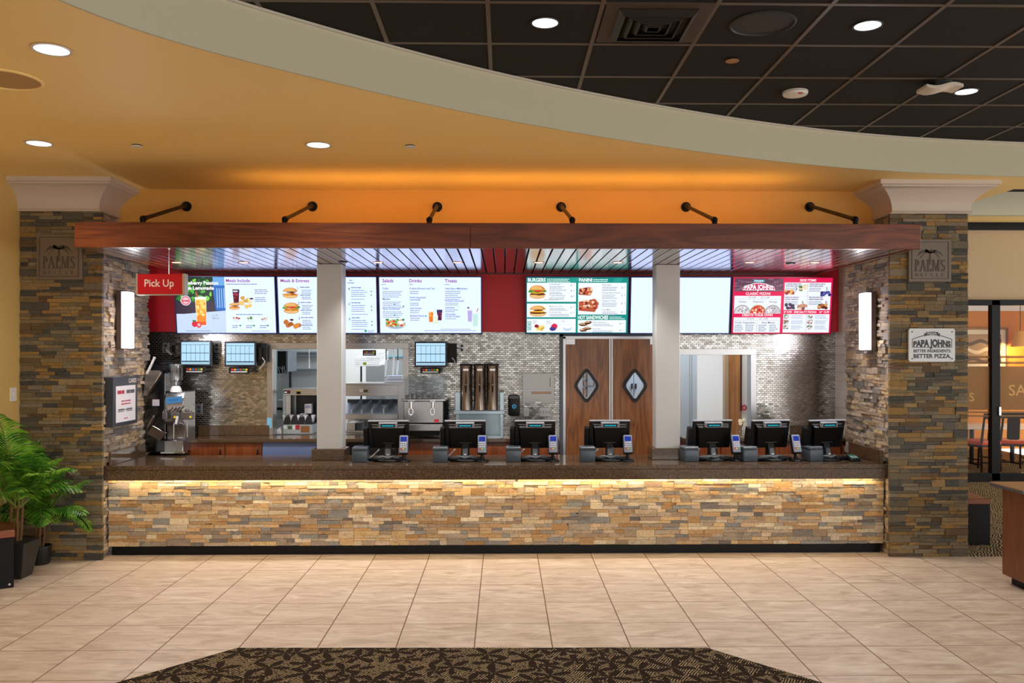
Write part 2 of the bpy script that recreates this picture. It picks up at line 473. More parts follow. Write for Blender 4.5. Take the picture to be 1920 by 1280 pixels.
def text2d(s, size, bold=0.0, xs=1.0):
    """(verts2d, faces, width); baseline at 0, left at 0; size = capital height"""
    k = (s, bold)
    if k not in TXT:
        c = D.curves.new('t', 'FONT'); c.body = s; c.size = 1.0; c.offset = bold; c.resolution_u = 3; c.fill_mode = 'BOTH'
        o = D.objects.new('t', c); COL.objects.link(o)
        me = D.meshes.new_from_object(o)
        vs = [(v.co.x, v.co.y) for v in me.vertices]; fs = [tuple(p.vertices) for p in me.polygons]
        D.objects.remove(o); D.curves.remove(c); D.meshes.remove(me)
        TXT[k] = (vs, fs)
    vs, fs = TXT[k]
    if not vs: return [], [], 0
    x0 = min(v[0] for v in vs); x1 = max(v[0] for v in vs); q = size / 0.70
    return [((v[0] - x0) * q * xs, v[1] * q) for v in vs], fs, (x1 - x0) * q * xs


def put_text(mb, s, x, z, size, y, fn=None, bold=0.0, xs=1.0, align='L', width=None, arch=0.0):
    """flat lettering in the X-Z plane facing -Y (or mapped by fn(a,b))"""
    vs, fs, w = text2d(s, size, bold, xs)
    if not vs: return 0
    if width:
        r = width / w; vs = [(a * r, b) for a, b in vs]; w = width
    if arch: vs = [(a, b * (1 + arch * (1 - ((a - w / 2) / (w / 2)) ** 2))) for a, b in vs]
    o = {'L': 0, 'C': -w / 2, 'R': -w}[align]
    fn = fn or (lambda a, b: (a, y, b))
    mb.add([fn(x + o + a, z + b) for a, b in vs], fs)
    return w
# ================================================================== SETTING
YP = 7.85            # front of the stone pillars
YPB = 8.95           # back of the pillars
YC = 7.92; HC = 0.842   # countertop nosing, height
YF = 7.0; ZCAN = 2.728  # canopy front and underside
YH = 8.24            # header wall above the canopy
YR = 9.30; YM = 9.40    # red bulkhead, mosaic wall
ZS = 3.427; ZD = 3.729  # soffit and dark tile ceiling
YB = 9.0; HB = 0.977    # back worktop
M_TAN = mat('tan_wall_paint', 'D2B06A', 0.75, bump=0.15, bscale=60)
M_SOFF = mat('ochre_soffit_paint', 'F4D38A', 0.6)
M_ORANGE = mat('amber_wallcovering', 'D9A04A', 0.6, bump=0.25, bscale=120)
M_SAGE = mat('sage_paint', 'C2BDA2', 0.7)
M_WHITE = mat('white_paint', 'E4E0DA', 0.5)
M_CREAM = mat('cream_plaster', 'C8B9AC', 0.5)
M_POST = mat('grey_white_post_paint', 'C4C6C7', 0.4)
M_RED = mat('red_wall_paint', 'C8182A', 0.45)
M_BLK = mat('black_metal', '0A0A0C', 0.45, spec=0.2)
M_BLACKPL = mat('black_plastic', '0D0E10', 0.4, spec=0.25)
M_DKGREY = mat('charcoal_plastic', '2B3138', 0.4)
M_GREY = mat('grey_plastic', '7E838A', 0.4)
M_STEEL = steel('brushed_steel'); M_STEELV = steel('brushed_steel_upright', along='Z')
M_CHROME = mat('chrome', 'D8D8DA', 0.08, 1.0)
M_KITCHEN = mat('kitchen_white_panel', 'E8EAEA', 0.35)
M_STONE = m_stone(); M_GRAN = m_granite()
M_WOODH = wood('walnut_fascia_wood', '38180C', '6A3218', '8C4C28', 'X', 5, 10)
M_WOODS = wood('walnut_slat_wood', '34140A', '5A2818', '703A22', 'Y', 5, 10, 0.15)
for _nd in M_WOODS.node_tree.nodes:
    if _nd.type == 'BSDF_PRINCIPLED': _nd.inputs['Coat Weight'].default_value = 0.9; _nd.inputs['Coat Roughness'].default_value = 0.16
M_WOODD = wood('walnut_door_laminate', '4A2A16', '8A5630', 'AE7644', 'Z', 6, 9, 0.3)
M_WOODC = wood('cabinet_laminate', '562812', '84421F', 'A05C34', 'Z', 9, 16, 0.3)
LSX, LSZ = lin, None

# floor --------------------------------------------------------------
g0 = atz(889, 1215, 0); M_FLOOR = m_floor(g0.x, g0.y)
mb = MB(); mb.box(-5, 9.5, -4, YP + 0.0, -0.1, 0); mb.box(-5, 4.26, YP, 12.2, -0.1, 0)
struct('floor', mb, M_FLOOR, 'beige travertine tile floor in front of the stone counter', 'floor', smooth=False)
M_CARP = m_carpet('brown_leaf_carpet', '2A1E14', 'AC9874')
p0, p1 = atz(445, 1215, 0), atz(220, 1280, 0); p3, p2 = atz(1325, 1215, 0), atz(1540, 1280, 0)
q1 = p1 + (p1 - p0) * 0.6; q2 = p2 + (p2 - p3) * 0.6
poly = [(p0.x, p0.y), (q1.x, q1.y), (q1.x, q1.y - 2.2), (p0.x, q1.y - 3.2), (p3.x, q1.y - 3.2), (q2.x, q2.y - 2.2), (q2.x, q2.y), (p3.x, p3.y)]
mb = MB(); mb.prism(poly, lambda a, b, d: (a, b, d), -0.02, 0.004)
struct('floor_carpet', mb, M_CARP, 'brown leaf-patterned carpet inset with cut corners in the tile floor', 'carpet', smooth=False)
M_CARP2 = m_carpet('brown_corridor_carpet', '3A2A1A', 'B29C74', False, 0.55)
mb = MB(); mb.box(4.262, 9.5, YP, 17.2, -0.1, 0.003)
struct('floor_corridor', mb, M_CARP2, 'brown flecked carpet beside the right stone pillar', 'carpet', smooth=False)

# dark grid ceiling ----------------------------------------------------
GR = 0.61
a = atz(918, 81, ZD); b_ = atz(1113, 81, ZD)
M_CTILE = mat('black_ceiling_tile', '25201D', 0.9, spec=0.2, bump=0.35, bscale=220)
M_TBAR = mat('bronze_grid_bar', '574A3E', 0.45)
mb = MB(); mb.box(-4.45, 9.5, -4, 9.8, ZD, ZD + 0.05)
mb.m = 1
x = a.x - GR * 30
while x < 9.4:
    if x > -4.4: mb.box(x - 0.012, x + 0.012, -4, 9.8, ZD - 0.005, ZD + 0.01)
    x += GR
y = a.y - GR * 16
while y < 9.8:
    mb.box(-4.4, 9.4, y - 0.012, y + 0.012, ZD - 0.0045, ZD + 0.01); y += GR
struct('ceiling', mb, [M_CTILE, M_TBAR], 'black acoustic tile ceiling on a thin bronze grid', 'ceiling', smooth=False)
mb = MB(); mb.box(4.8, 9.5, 9.8, 12.4, 4.085, 4.12)
struct('ceiling_corridor', mb, M_CTILE, 'dark ceiling above the corridor on the right', 'ceiling', smooth=False)

# soffit and its curved sage fascia ------------------------------------
bot = [(100, 0), (320, 80), (640, 157), (920, 223), (1280, 281), (1500, 308), (1720, 325), (1920, 330)]
cv = [atz(px, py, ZS) for px, py in bot]
pts = [Vector((-3.0, -3.0, 0)), Vector((-2.95, -1.0, 0)), Vector((-2.80, 0.8, 0)), Vector((-2.45, 2.5, 0))] + [Vector((p.x, p.y, 0)) for p in cv] + [Vector((6.2, 7.72, 0)), Vector((9.3, 7.6, 0))]


def crom(P, n=8):
    out = []
    for i in range(len(P) - 1):
        p0, p1, p2, p3 = P[max(i - 1, 0)], P[i], P[i + 1], P[min(i + 2, len(P) - 1)]
        for k in range(n):
            t = k / n
            out.append(0.5 * ((2 * p1) + (p2 - p0) * t + (2 * p0 - 5 * p1 + 4 * p2 - p3) * t * t + (3 * p1 - p0 - 3 * p2 + p3) * t ** 3))
    out.append(P[-1]); return out


arc = crom(pts)
# smooth the traced curve a little
for _ in range(40): arc = [arc[0]] + [(arc[i - 1] + arc[i] * 2 + arc[i + 1]) / 4 for i in range(1, len(arc) - 1)] + [arc[-1]]
mb = MB()
back = lambda p: YH + 0.7 if p.x < 4.3 else 8.0
for i in range(len(arc) - 1):
    p, q = arc[i], arc[i + 1]
    if p.x < 4.75:
        yb = 8.8
        if q.y < 3.9 or p.x < -1.9:
            mb.hexa([(-4.45, p.y, ZS), (p.x, p.y, ZS), (q.x, q.y, ZS), (-4.45, q.y, ZS)], [(-4.45, p.y, ZS + .04), (p.x, p.y, ZS + .04), (q.x, q.y, ZS + .04), (-4.45, q.y, ZS + .04)]); last = q
        else:
            mb.hexa([(p.x, p.y, ZS), (q.x, q.y, ZS), (q.x, yb, ZS), (p.x, yb, ZS)], [(p.x, p.y, ZS + .04), (q.x, q.y, ZS + .04), (q.x, yb, ZS + .04), (p.x, yb, ZS + .04)])
    else:
        mb.hexa([(p.x, p.y, ZS), (q.x, q.y, ZS), (q.x, 8.1, ZS), (p.x, 8.1, ZS)], [(p.x, p.y, ZS + .04), (q.x, q.y, ZS + .04), (q.x, 8.1, ZS + .04), (p.x, 8.1, ZS + .04)])
mb.box(-4.45, last.x, last.y, 8.8, ZS, ZS + .04)
struct('ceiling_soffit', mb, M_SOFF, 'ochre dropped soffit above the counter', 'ceiling', smooth=False)
mb = MB()
for z0, z1, t0, t1 in ((ZS - 0.002, ZD + 0.02, 0.0, 0.006),):
    n = len(arc); vs = []
    for i, p in enumerate(arc):
        t = (arc[min(i + 1, n - 1)] - arc[max(i - 1, 0)]).normalized(); nn = Vector((t.y, -t.x, 0))
        for off, z in ((t1, z0), (t1, z1), (t0 - 0.01, z1), (t0 - 0.01, z0)): vs.append(p + nn * off + Vector((0, 0, z)))
    mb.add(vs, [(i * 4 + k, i * 4 + (k + 1) % 4, i * 4 + 4 + (k + 1) % 4, i * 4 + 4 + k) for i in range(n - 1) for k in range(4)])
struct('trim_1', mb, M_SAGE, 'curved sage green fascia between the ochre soffit and the black ceiling', 'fascia')
mb = MB(); n = len(arc); vs = []
for i, p in enumerate(arc):
    t = (arc[min(i + 1, n - 1)] - arc[max(i - 1, 0)]).normalized(); nn = Vector((t.y, -t.x, 0))
    for off, z in ((0.004, ZD - 0.018), (0.022, ZD - 0.018), (0.022, ZD - 0.004), (0.004, ZD - 0.004)): vs.append(p + nn * off + Vector((0, 0, z)))
mb.add(vs, [(i * 4 + k, i * 4 + (k + 1) % 4, i * 4 + 4 + (k + 1) % 4, i * 4 + 4 + k) for i in range(n - 1) for k in range(4)])
struct('trim_2', mb, mat('pale_angle_trim', 'C6BDAE', 0.5), 'thin pale wall angle along the top of the sage fascia', 'trim')

# walls ----------------------------------------------------------------
XL = at(36, 600, YP).x
mb = MB(); mb.box(XL - 0.3, XL, -4, YPB, 0, ZS)
struct('wall_left', mb, M_TAN, 'tan textured wall at the left edge', 'wall', smooth=False)
X0L, X1R = at(184, 800, YP).x, at(1675, 800, YP).x; X2R = at(1813, 800, YP).x
mb = MB(); mb.box(X0L - 0.1, X1R + 0.1, YH, YH + 0.12, ZCAN + 0.2, ZS)
struct('wall_header', mb, M_ORANGE, 'amber wall strip above the wooden canopy', 'wall', smooth=False)
z_rb = at(945, 622, YR).z
xr0, xr1 = -4.75, at(1572, 560, YR).x
mb = MB(); mb.box(xr0, xr1, YR, YM + 0.1, z_rb, ZCAN + 0.25)
struct('wall_red', mb, M_RED, 'red bulkhead wall behind the menu screens', 'wall', smooth=False)
# mosaic wall around the pass-through, the swing doors and the right opening
A0, A1 = at(506, 700, YM).x, at(762, 700, YM).x; ZA1 = at(700, 652, YM).z
DX0, DX1 = at(1050, 700, YM).x, at(1250, 700, YM).x; ZD1 = at(1100, 629, YM).z
B0, B1 = at(1268, 700, YM).x, at(1413, 700, YM).x; ZB1 = at(1340, 663, YM).z
XW = at(1566, 700, YM).x
mb = MB(); zt = ZCAN + 0.2; y0, y1 = YM, YM + 0.12
for x0, x1, z0, z1 in ((-4.75, A0, 0, zt), (A0, A1, ZA1, zt), (A0, A1, 0, HB - 0.05), (A1, DX0, 0, zt), (DX0, DX1, ZD1, zt), (DX1, B0, 0, zt), (B0, B1, ZB1, zt), (B0, B1, 0, HB - 0.05), (B1, XW + 0.2, 0, zt)):
    mb.box(x0, x1, y0, y1, z0, z1)
struct('wall_back', mb, m_mosaic(), 'brushed metal mosaic wall behind the counter', 'wall', smooth=False)
# white tile return wall beside the right pillar
mb = MB(); zj = HB + 0.02; k = 0
M_WT = mat('white_ceramic_tile', 'D9D2C8', 0.2)
while zj < ZCAN + 0.1:
    mb.box(xr1 + 0.002, xr1 + 0.08, 8.9, YR + 0.1, zj + 0.0015, zj + 0.0935); zj += 0.095
mb.m = 1; mb.box(xr1 + 0.005, xr1 + 0.1, 8.9, YR + 0.1, 0, ZCAN + 0.2)
struct('wall_right', mb, [M_WT, mat('pale_grout', 'A79D92', 0.8)], 'white tiled return wall beside the right pillar', 'wall', smooth=False)
mb = MB(); mb.box(-4.9, -4.75, 8.0, YM + 0.1, 0, ZCAN + 0.3)
struct('wall_kitchen_left', mb, M_WT, 'white side wall at the left behind the counter', 'wall', smooth=False)

# kitchen behind the openings ------------------------------------------
mb = MB(); mb.box(-4.6, 4.6, 11.9, 12.0, 0, 3.0); mb.box(-4.6, -4.5, YM + .12, 12, 0, 3.0); mb.box(4.2, 4.26, YM + .12, 12.0, 0, 3.0)
xk = at(780, 700, 9.6).x; mb.box(xk, xk + 0.06, YM + .12, 11.9, 0, 3.0)
xk2 = at(1040, 700, 9.6).x; mb.box(xk2 - .06, xk2, YM + .12, 11.9, 0, 3.0); 
struct('wall_kitchen', mb, M_KITCHEN, 'white kitchen walls seen through the openings', 'wall', smooth=False)
mb = MB(); mb.box(-4.6, 4.26, YM + .12, 12, 3.0, 3.05)
struct('ceiling_kitchen', mb, M_KITCHEN, 'white ceiling of the kitchen behind the openings', 'ceiling', smooth=False)

# stone cladding ---------------------------------------------------------
PAL_C = ['DABD96', 'CBA87C', 'DEC8A4', 'CFAA7C', 'B4A896', '9A9A98', 'A89A8A', 'D4B688', 'C29A68', 'E2D2B4', '867E78', 'C0AC92', 'B29A80', 'CCB8A0', 'E4D6BE']
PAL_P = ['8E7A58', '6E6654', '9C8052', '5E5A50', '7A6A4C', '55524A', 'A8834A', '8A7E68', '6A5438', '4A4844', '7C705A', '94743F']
PAL_LIT = ['C2B2A2', 'B4A69A', 'CDBCA6', 'A09A96', 'D2BA9C', 'A89684', 'C4B29E', '8E8C8A', 'CDB490', 'B8A698']  # paler stones for the pillars' inner sides, their brighter light put into the colour


def ledger(mb, O, u, nrm, width, height, seed, pal, dep=(0.004, 0.022), band=(0.055, 0.072), rough=0.004):
    """bands of split stone strips on the plane O + a*u + b*Z, facing nrm"""
    R = random.Random(seed); O = Vector(O); u = Vector(u); nrm = Vector(nrm); z = 0

    def stone(a0, a1, z0, z1, d):
        c = lin(R.choice(pal)); k = R.uniform(0.8, 1.15); mb.tint = tuple(min(1, v * k) for v in c[:3]) + (1,)
        nx = max(1, min(4, int((a1 - a0) / 0.045))); g = 0.0012; vs = []
        tz = R.uniform(-0.5, 0.5) * rough; ta = R.uniform(-1, 1) * rough
        for zz, tt in ((z0 + g, -tz), (z1 - g, tz)):
            for i in range(nx + 1):
                al = a0 + g + (a1 - a0 - 2 * g) * i / nx
                vs.append(O + u * al + Vector((0, 0, zz + (R.uniform(-.4, .4) * rough if 0 < i < nx else 0))) + nrm * (d + tt + ta * (i / nx - .5) + R.uniform(-1, 1) * rough * .6))
        b0 = [O + u * (a0 + g) + Vector((0, 0, z0 + g)) - nrm * .03, O + u * (a1 - g) + Vector((0, 0, z0 + g)) - nrm * .03,
              O + u * (a1 - g) + Vector((0, 0, z1 - g)) - nrm * .03, O + u * (a0 + g) + Vector((0, 0, z1 - g)) - nrm * .03]
        k0 = len(vs); vs += b0; m = nx + 1
        fs = [(i, i + 1, m + i + 1, m + i) for i in range(nx)]
        fs += [tuple([k0, k0 + 1] + list(range(nx, -1, -1))), tuple([k0 + 3] + list(range(m, m + nx + 1)) + [k0 + 2]), (k0, 0, m, k0 + 3), (nx, k0 + 1, k0 + 2, m + nx)]
        mb.add(vs, fs)

    def row(a0, a1, z0, z1):
        a = a0
        while a < a1 - 1e-4:
            L = R.uniform(0.07, 0.24); e = a + L
            if a1 - e < 0.06: e = a1
            stone(a, e, z0, z1, R.uniform(*dep)); a = e
    while z < height - 1e-4:
        h = R.uniform(*band)
        if height - z - h < 0.03: h = height - z
        a = 0
        while a < width - 1e-4:
            L = R.uniform(0.10, 0.2) if R.random() < 0.3 else R.uniform(0.25, 0.6); e = a + L
            if width - e < 0.07: e = width
            if L <= 0.2 and e - a < 0.3: stone(a, e, z, z + h, R.uniform(*dep))
            else:
                s = h * R.uniform(0.38, 0.62); row(a, e, z, z + s); row(a, e, z + s, z + h)
            a = e
        z += h
    mb.tint = None


def pillar(name, xin, xout, side, label, seed):
    """side=+1: inner face looks to +X (left pillar)"""
    root = thing(name, label, 'pillar', ((xin + xout) / 2, YP + 0.5, 0), kind='structure')
    mb = MB(); i = xin - side * 0.02; o = xout + side * (0.02 if side < 0 else 0)
    mb.tint = (0.05, 0.042, 0.03, 1); mb.box(i, o, YP + 0.02, YPB, 0, 3.2); mb.tint = None
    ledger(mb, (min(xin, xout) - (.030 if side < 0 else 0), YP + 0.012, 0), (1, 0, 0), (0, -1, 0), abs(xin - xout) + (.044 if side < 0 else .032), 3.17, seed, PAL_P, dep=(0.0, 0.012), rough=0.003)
    ledger(mb, (xin - side * 0.014, YP + 0.02, 0), (0, 1, 0), (side, 0, 0), YPB - YP - .02, 3.17, seed + 1, PAL_LIT, dep=(0.0, 0.03), rough=0.008)
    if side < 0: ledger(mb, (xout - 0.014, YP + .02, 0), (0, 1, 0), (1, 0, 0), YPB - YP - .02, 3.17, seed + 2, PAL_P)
    mb.build('stone_shaft', M_STONE, root, smooth=False)['kind'] = 'structure'
    # flared capital with a mitred corner
    prof = [(0.0, 3.150), (0.030, 3.150), (0.036, 3.158), (0.030, 3.168), (0.022, 3.172)]
    for t in [j / 9 for j in range(10)]: prof.append((0.022 + 0.150 * t ** 2.1, 3.176 + 0.192 * t ** 0.9))
    prof += [(0.182, 3.370), (0.182, 3.384), (0.205, 3.388), (0.205, ZS)]
    mb = MB(); vs = []
    for p, z in prof:
        r = [(xout - side * 0.0 if side > 0 else xout + p, YP - p, z), (xin + side * p, YP - p, z), (xin + side * p, YH + 0.0, z)]
        if side < 0: r = [(xout + p, YH + 0.4, z)] + r
        vs += r
    n = len(vs) // len(prof)
    mb.add(vs, [(j * n + i, j * n + i + 1, (j + 1) * n + i + 1, (j + 1) * n + i) for j in range(len(prof) - 1) for i in range(n - 1)])
    mb.build('capital', M_CREAM, root)['kind'] = 'structure'
    return root


pillar('pillar_left', X0L, XL, 1, 'stacked ledger stone pillar at the left end of the counter, with white capital', 11)
pillar('pillar_right', X1R, X2R, -1, 'stacked ledger stone pillar at the right end of the counter, with white capital', 23)


# white posts standing on the counter -----------------------------------
def post(px0, px1, label):
    x0, x1 = at(px0, 700, 8.30).x, at(px1, 700, 8.30).x
    r = thing('column', label, 'post', ((x0 + x1) / 2, 8.40, HC), kind='structure')
    mb = MB(); mb.box(x0, x1, 8.30, 8.505, HC + 0.108, ZCAN - 0.001)
    mb.build('shaft', M_POST, r, bevel=0.004)
    mb = MB(); mb.box(x0 - 0.045, x1 + 0.03, 8.275, 8.53, HC + 0.001, HC + 0.108)
    mb.build('base_block', M_GRAN, r, bevel=0.004)


post(594, 641, 'square white post between the order screens, standing on the counter')
post(1230, 1275, 'square white post in front of the wooden swing doors, standing on the counter')

# corridor and dining room on the right ------------------------------------
YG = 12.4
mb = MB(); mb.box(4.6, 9.5, 11.73, 11.85, at(1900, 403, 11.73).z, 4.12)
struct('trim_3', mb, M_SAGE, 'sage bulkhead band high above the glass doors', 'bulkhead', smooth=False)
zu = at(1900, 417, YG).z
mb = MB(); mb.box(4.6, 9.5, 11.85, YG + 0.1, at(1900, 403, 11.73).z, 4.12)
struct('ceiling_strip', mb, M_SOFF, 'narrow ochre ceiling strip in front of the glass doors', 'ceiling', smooth=False)
M_DIN = mat('dining_orange_paint', 'CC7E16', 0.6)
mb = MB(); mb.box(4.4, 11.5, 16.6, 16.7, 0, 3.4); mb.box(4.3, 4.4, 12.0, 16.7, 0, 4.1); mb.box(11.4, 11.5, YG + .1, 16.7, 0, 3.4)
struct('wall_dining', mb, M_DIN, 'orange dining room wall behind the glass doors', 'wall', smooth=False)
mb = MB(); mb.box(4.4, 11.5, YG + .1, 16.7, at(1900, 577, 16.6).z + 0.3, 3.6)
struct('ceiling_dining', mb, M_WHITE, 'white ceiling of the orange dining room', 'ceiling', smooth=False)
mb = MB(); mb.box(4.4, 11.5, 16.5, 16.6, at(1900, 583, 16.6).z, at(1900, 577, 16.6).z + 0.31)
struct('trim_4', mb, M_WHITE, 'white band along the top of the orange dining room wall', 'trim', smooth=False)
# sliding glass doors
g = thing('door_1', 'black framed sliding glass doors to the orange dining room, right of the pillar', 'door', (6.3, YG, 0), kind='structure')
X = lambda px, Y=YG: at(px, 600, Y).x
Z = lambda py, Y=YG, px=1860: at(px, py, Y).z
mb = MB(); xe = 8.4; xs = 4.45
mb.box(X(1856), X(1872), YG - .05, YG + .05, 0.02, Z(563)); mb.box(xs, xe, YG - .05, YG + .05, Z(572.5), Z(562)); mb.box(xs, xe, YG - .05, YG + .05, 0.0, Z(886))
mb.box(X(1942), X(1962), YG - .05, YG + .05, 0.02, Z(563)); mb.box(xs, xs + .35, YG - .04, YG + .05, 0, Z(563))
mb.build('frame', M_BLK, g, bevel=0.004)
mb = MB(); mb.box(xs, xe, YG + .03, YG + .06, Z(562), Z(430)); mb.build('roller_shade', mat('tan_shade_cloth', 'B39A78', 0.85, bump=.1, bscale=300), g)
mb = MB(); mb.box(xs, xe, YG - .02, YG + .1, Z(431), Z(417)); mb.build('head_beam', M_BLK, g)
mb = MB(); mb.box(X(1868), X(1872), YG - .075, YG - .05, Z(778), Z(762)); mb.build('handle', M_CHROME, g, bevel=.003)
M_GL = clear('clear_glass', (0.96, 0.96, 0.95), 0.006)
for k, (a0, a1) in enumerate(((X(1800), X(1856)), (X(1872), X(1942)))):
    mb = MB(); mb.box(a0, a1, YG + .0, YG + .008, Z(886), Z(572)); gl = mb.build('glass_pane', M_GL, g)
    mb = MB()
    for t0, t1 in ((667, 671), (678, 682), (686.5, 691.5), (691.5, 768), (771, 774), (778, 781)):
        mb.box(a0 + .01, a1 - .01, YG - .004, YG - .001, Z(t1), Z(t0))
    mb.build('frosted_band', frosted('frosted_film', 'C2A27A', 0.22), gl)
mb = MB(); put_text(mb, 'SA', X(1891), Z(741), Z(721) - Z(741), YG - .006, bold=.01, xs=1.05)
mb.m = 0; mb.build('lettering', mat('gold_lettering', 'C08A30', .4), g)
mb = MB(); put_text(mb, 'S', X(1817), Z(752), Z(736) - Z(752), YG - .006, bold=.01); mb.build('lettering', mat('gold_lettering', 'C08A30', .4), g)
# ================================================================== COUNTER
xs0, xs1 = X0L + 0.018, X1R - 0.018
cnt = thing('service_counter', 'long service counter clad in multicoloured tan ledger stone with a black toe kick', 'counter', ((xs0 + xs1) / 2, 8.03, 0))
mb = MB(); mb.tint = (0.08, 0.06, 0.04, 1); mb.box(xs0, xs1, 8.02, 8.6, 0.09, HC - 0.05); mb.tint = None
ledger(mb, (xs0, 8.018, 0.088), (1, 0, 0), (0, -1, 0), xs1 - xs0, HC - 0.14, 5, PAL_C, dep=(0.0, 0.014), band=(0.056, 0.075), rough=0.003)
mb.build('stone_cladding', M_STONE, cnt, smooth=False)
mb = MB(); mb.box(xs0 + 0.02, xs1 - 0.02, 8.045, 8.55, 0.0, 0.0885); mb.build('toe_kick', mat('black_vinyl_base', '0E1014', 0.35, spec=0.2), cnt)
mb = MB(); mb.box(xs0 + .1, xs1 - .1, 7.955, 7.975, HC - 0.118, HC - 0.11); mb.build('light_strip', emis('FFD890', 3), cnt, label='glowing warm light strip under the nosing')

top = thing('countertop', 'polished brown speckled stone countertop with thick square nosing', 'countertop', ((xs0 + xs1) / 2, 8.3, HC))
mb = MB(); mb.box(xs0, xs1, YC, 8.72, HC - 0.04, HC); mb.build('slab', M_GRAN, top, bevel=0.004)
mb = MB(); mb.box(xs0, xs1, YC, YC + 0.03, HC - 0.134, HC - 0.0405); mb.build('nosing', M_GRAN, top, bevel=0.003)
for x0, x1 in ((xs0 + .034, xs0 + .056), (xs1 - .056, xs1 - .034)):
    mb = MB(); mb.box(x0, x1, YC + 0.02, 8.70, HC + 0.0005, HC + 0.125); mb.build('side_splash', M_GRAN, top, bevel=0.003)

# back worktop and its cabinets --------------------------------------------
bx0, bx1 = at(347, 820, YB).x, at(1048, 820, YB).x
def backrun(x0, x1, name, n, seed):
    w = thing('back_worktop', name, 'worktop', ((x0 + x1) / 2, YB + .2, HB))
    mb = MB(); mb.box(x0, x1, YB, YM - .001, HB - 0.035, HB); mb.build('slab', M_GRAN, w, bevel=.003)
    return w
w1 = backrun(bx0, bx1, 'brown stone back worktop running under the pass-through behind the counter', 5, 1)
mb = MB(); mb.box(bx0, A0, YM - .025, YM - .002, HB + .0005, at(400, 797, YM).z); mb.build('backsplash', M_GRAN, w1, bevel=.002)
w2 = backrun(at(1282, 820, YB).x, xr1, 'brown stone back worktop to the right of the swing doors', 3, 2)
mb = MB(); mb.box(at(1482, 800, YM).x, xr1 - .005, YM - .025, YM - .002, HB + .0005, at(1500, 797, YM).z); mb.build('backsplash', M_GRAN, w2, bevel=.002)
def cab(px0, px1, label, doors, mat_, knob=False):
    x0, x1 = at(px0, 835, YB).x, at(px1, 835, YB).x
    c = thing('base_cabinet', label, 'cabinet', ((x0 + x1) / 2, YB + .2, 0), group=None)
    mb = MB(); mb.box(x0 + .002, x1 - .002, YB + .045, YM - .005, 0.0, HB - .036); mb.build('carcass', mat_, c)
    w = (x1 - x0) / doors
    for k in range(doors):
        mb = MB(); mb.box(x0 + k * w + .004, x0 + (k + 1) * w - .004, YB + .025, YB + .0445, .1, HB - .05); d = mb.build('door', mat_, c, bevel=.002)
        mb = MB(); xh = x0 + k * w + w - .05; mb.box(xh, xh + .014, YB + .01, YB + .0248, HB - .2, HB - .09); mb.build('handle', M_CHROME, d, bevel=.002)
    return c
cab(350, 490, 'dark wood base cabinet under the back worktop beside the shake machine', 2, M_WOODC)
M_BLUEPANEL = mat('blue_grey_reflective_panel', '6F7FA8', .35)
c_ = cab(490, 594, 'blue-grey fronted cold cabinet under the pass-through, left of the white post', 1, M_BLUEPANEL)
cab(650, 745, 'dark open-front base cabinet under the fry station', 1, mat('black_laminate', '1A1412', .4))
cab(745, 840, 'wood base cabinet below the juice dispenser', 1, M_WOODC)
cab(840, 960, 'wood base cabinet below the tea urn stand', 1, M_WOODC)
cab(960, 1048, 'wood base cabinet left of the swing doors', 1, M_WOODC)
cab(1284, 1420, 'wood base cabinet under the right-hand opening', 2, M_WOODC)
cab(1420, 1586, 'wood base cabinet at the right end under the mosaic wall', 2, M_WOODC)

# ================================================================== CANOPY
cxa, cxb = at(139, 441, YF).x, at(1727, 441, YF).x
zf = at(945, 418, YF).z
can = thing('canopy', 'wooden canopy with dark walnut fascia and slatted underside hung over the counter', 'canopy', ((cxa + cxb) / 2, YF, ZCAN))
xj = at(882, 441, YF).x
for x0, x1 in ((cxa, xj - .001), (xj + .001, cxb)):
    mb = MB(); mb.box(x0, x1, YF, YF + .04, ZCAN - .004, zf); mb.build('fascia_board', M_WOODH, can, bevel=.003)
for x0, x1 in ((cxa + .01, cxa + .05), (cxb - .05, cxb - .01)):
    mb = MB(); mb.box(x0, x1, YF + .041, YH + .0 if x0 > 99 else YR - .01, ZCAN + .001, zf - .002); mb.build('end_board', M_WOODH, can)
mb = MB(); x = cxa + .055; pit = 0.0978
while x + .077 < cxb - .052:
    mb.box(x, x + .085, YF + .042, YR - .012, ZCAN, ZCAN + .016); x += pit
mb.build('slat_panel', M_WOODS, can, bevel=.002)
mb = MB(); mb.box(cxa + .052, cxb - .052, YF + .042, YR - .011, ZCAN + .03, ZCAN + .05); mb.build('backing_board', mat('black_backing', '08080A', .7), can)
mb = MB(); mb.box(cxa + .052, cxb - .052, YR - .035, YR - .012, ZCAN - .008, ZCAN - .0005); mb.build('rear_trim', mat('dark_trim', '3A2420', .4), can)
mb = MB(); mb.box(cxa + .06, cxb - .06, YF + .06, YH - .01, zf - .03, zf - .02); mb.build('top_board', M_WOODH, can)
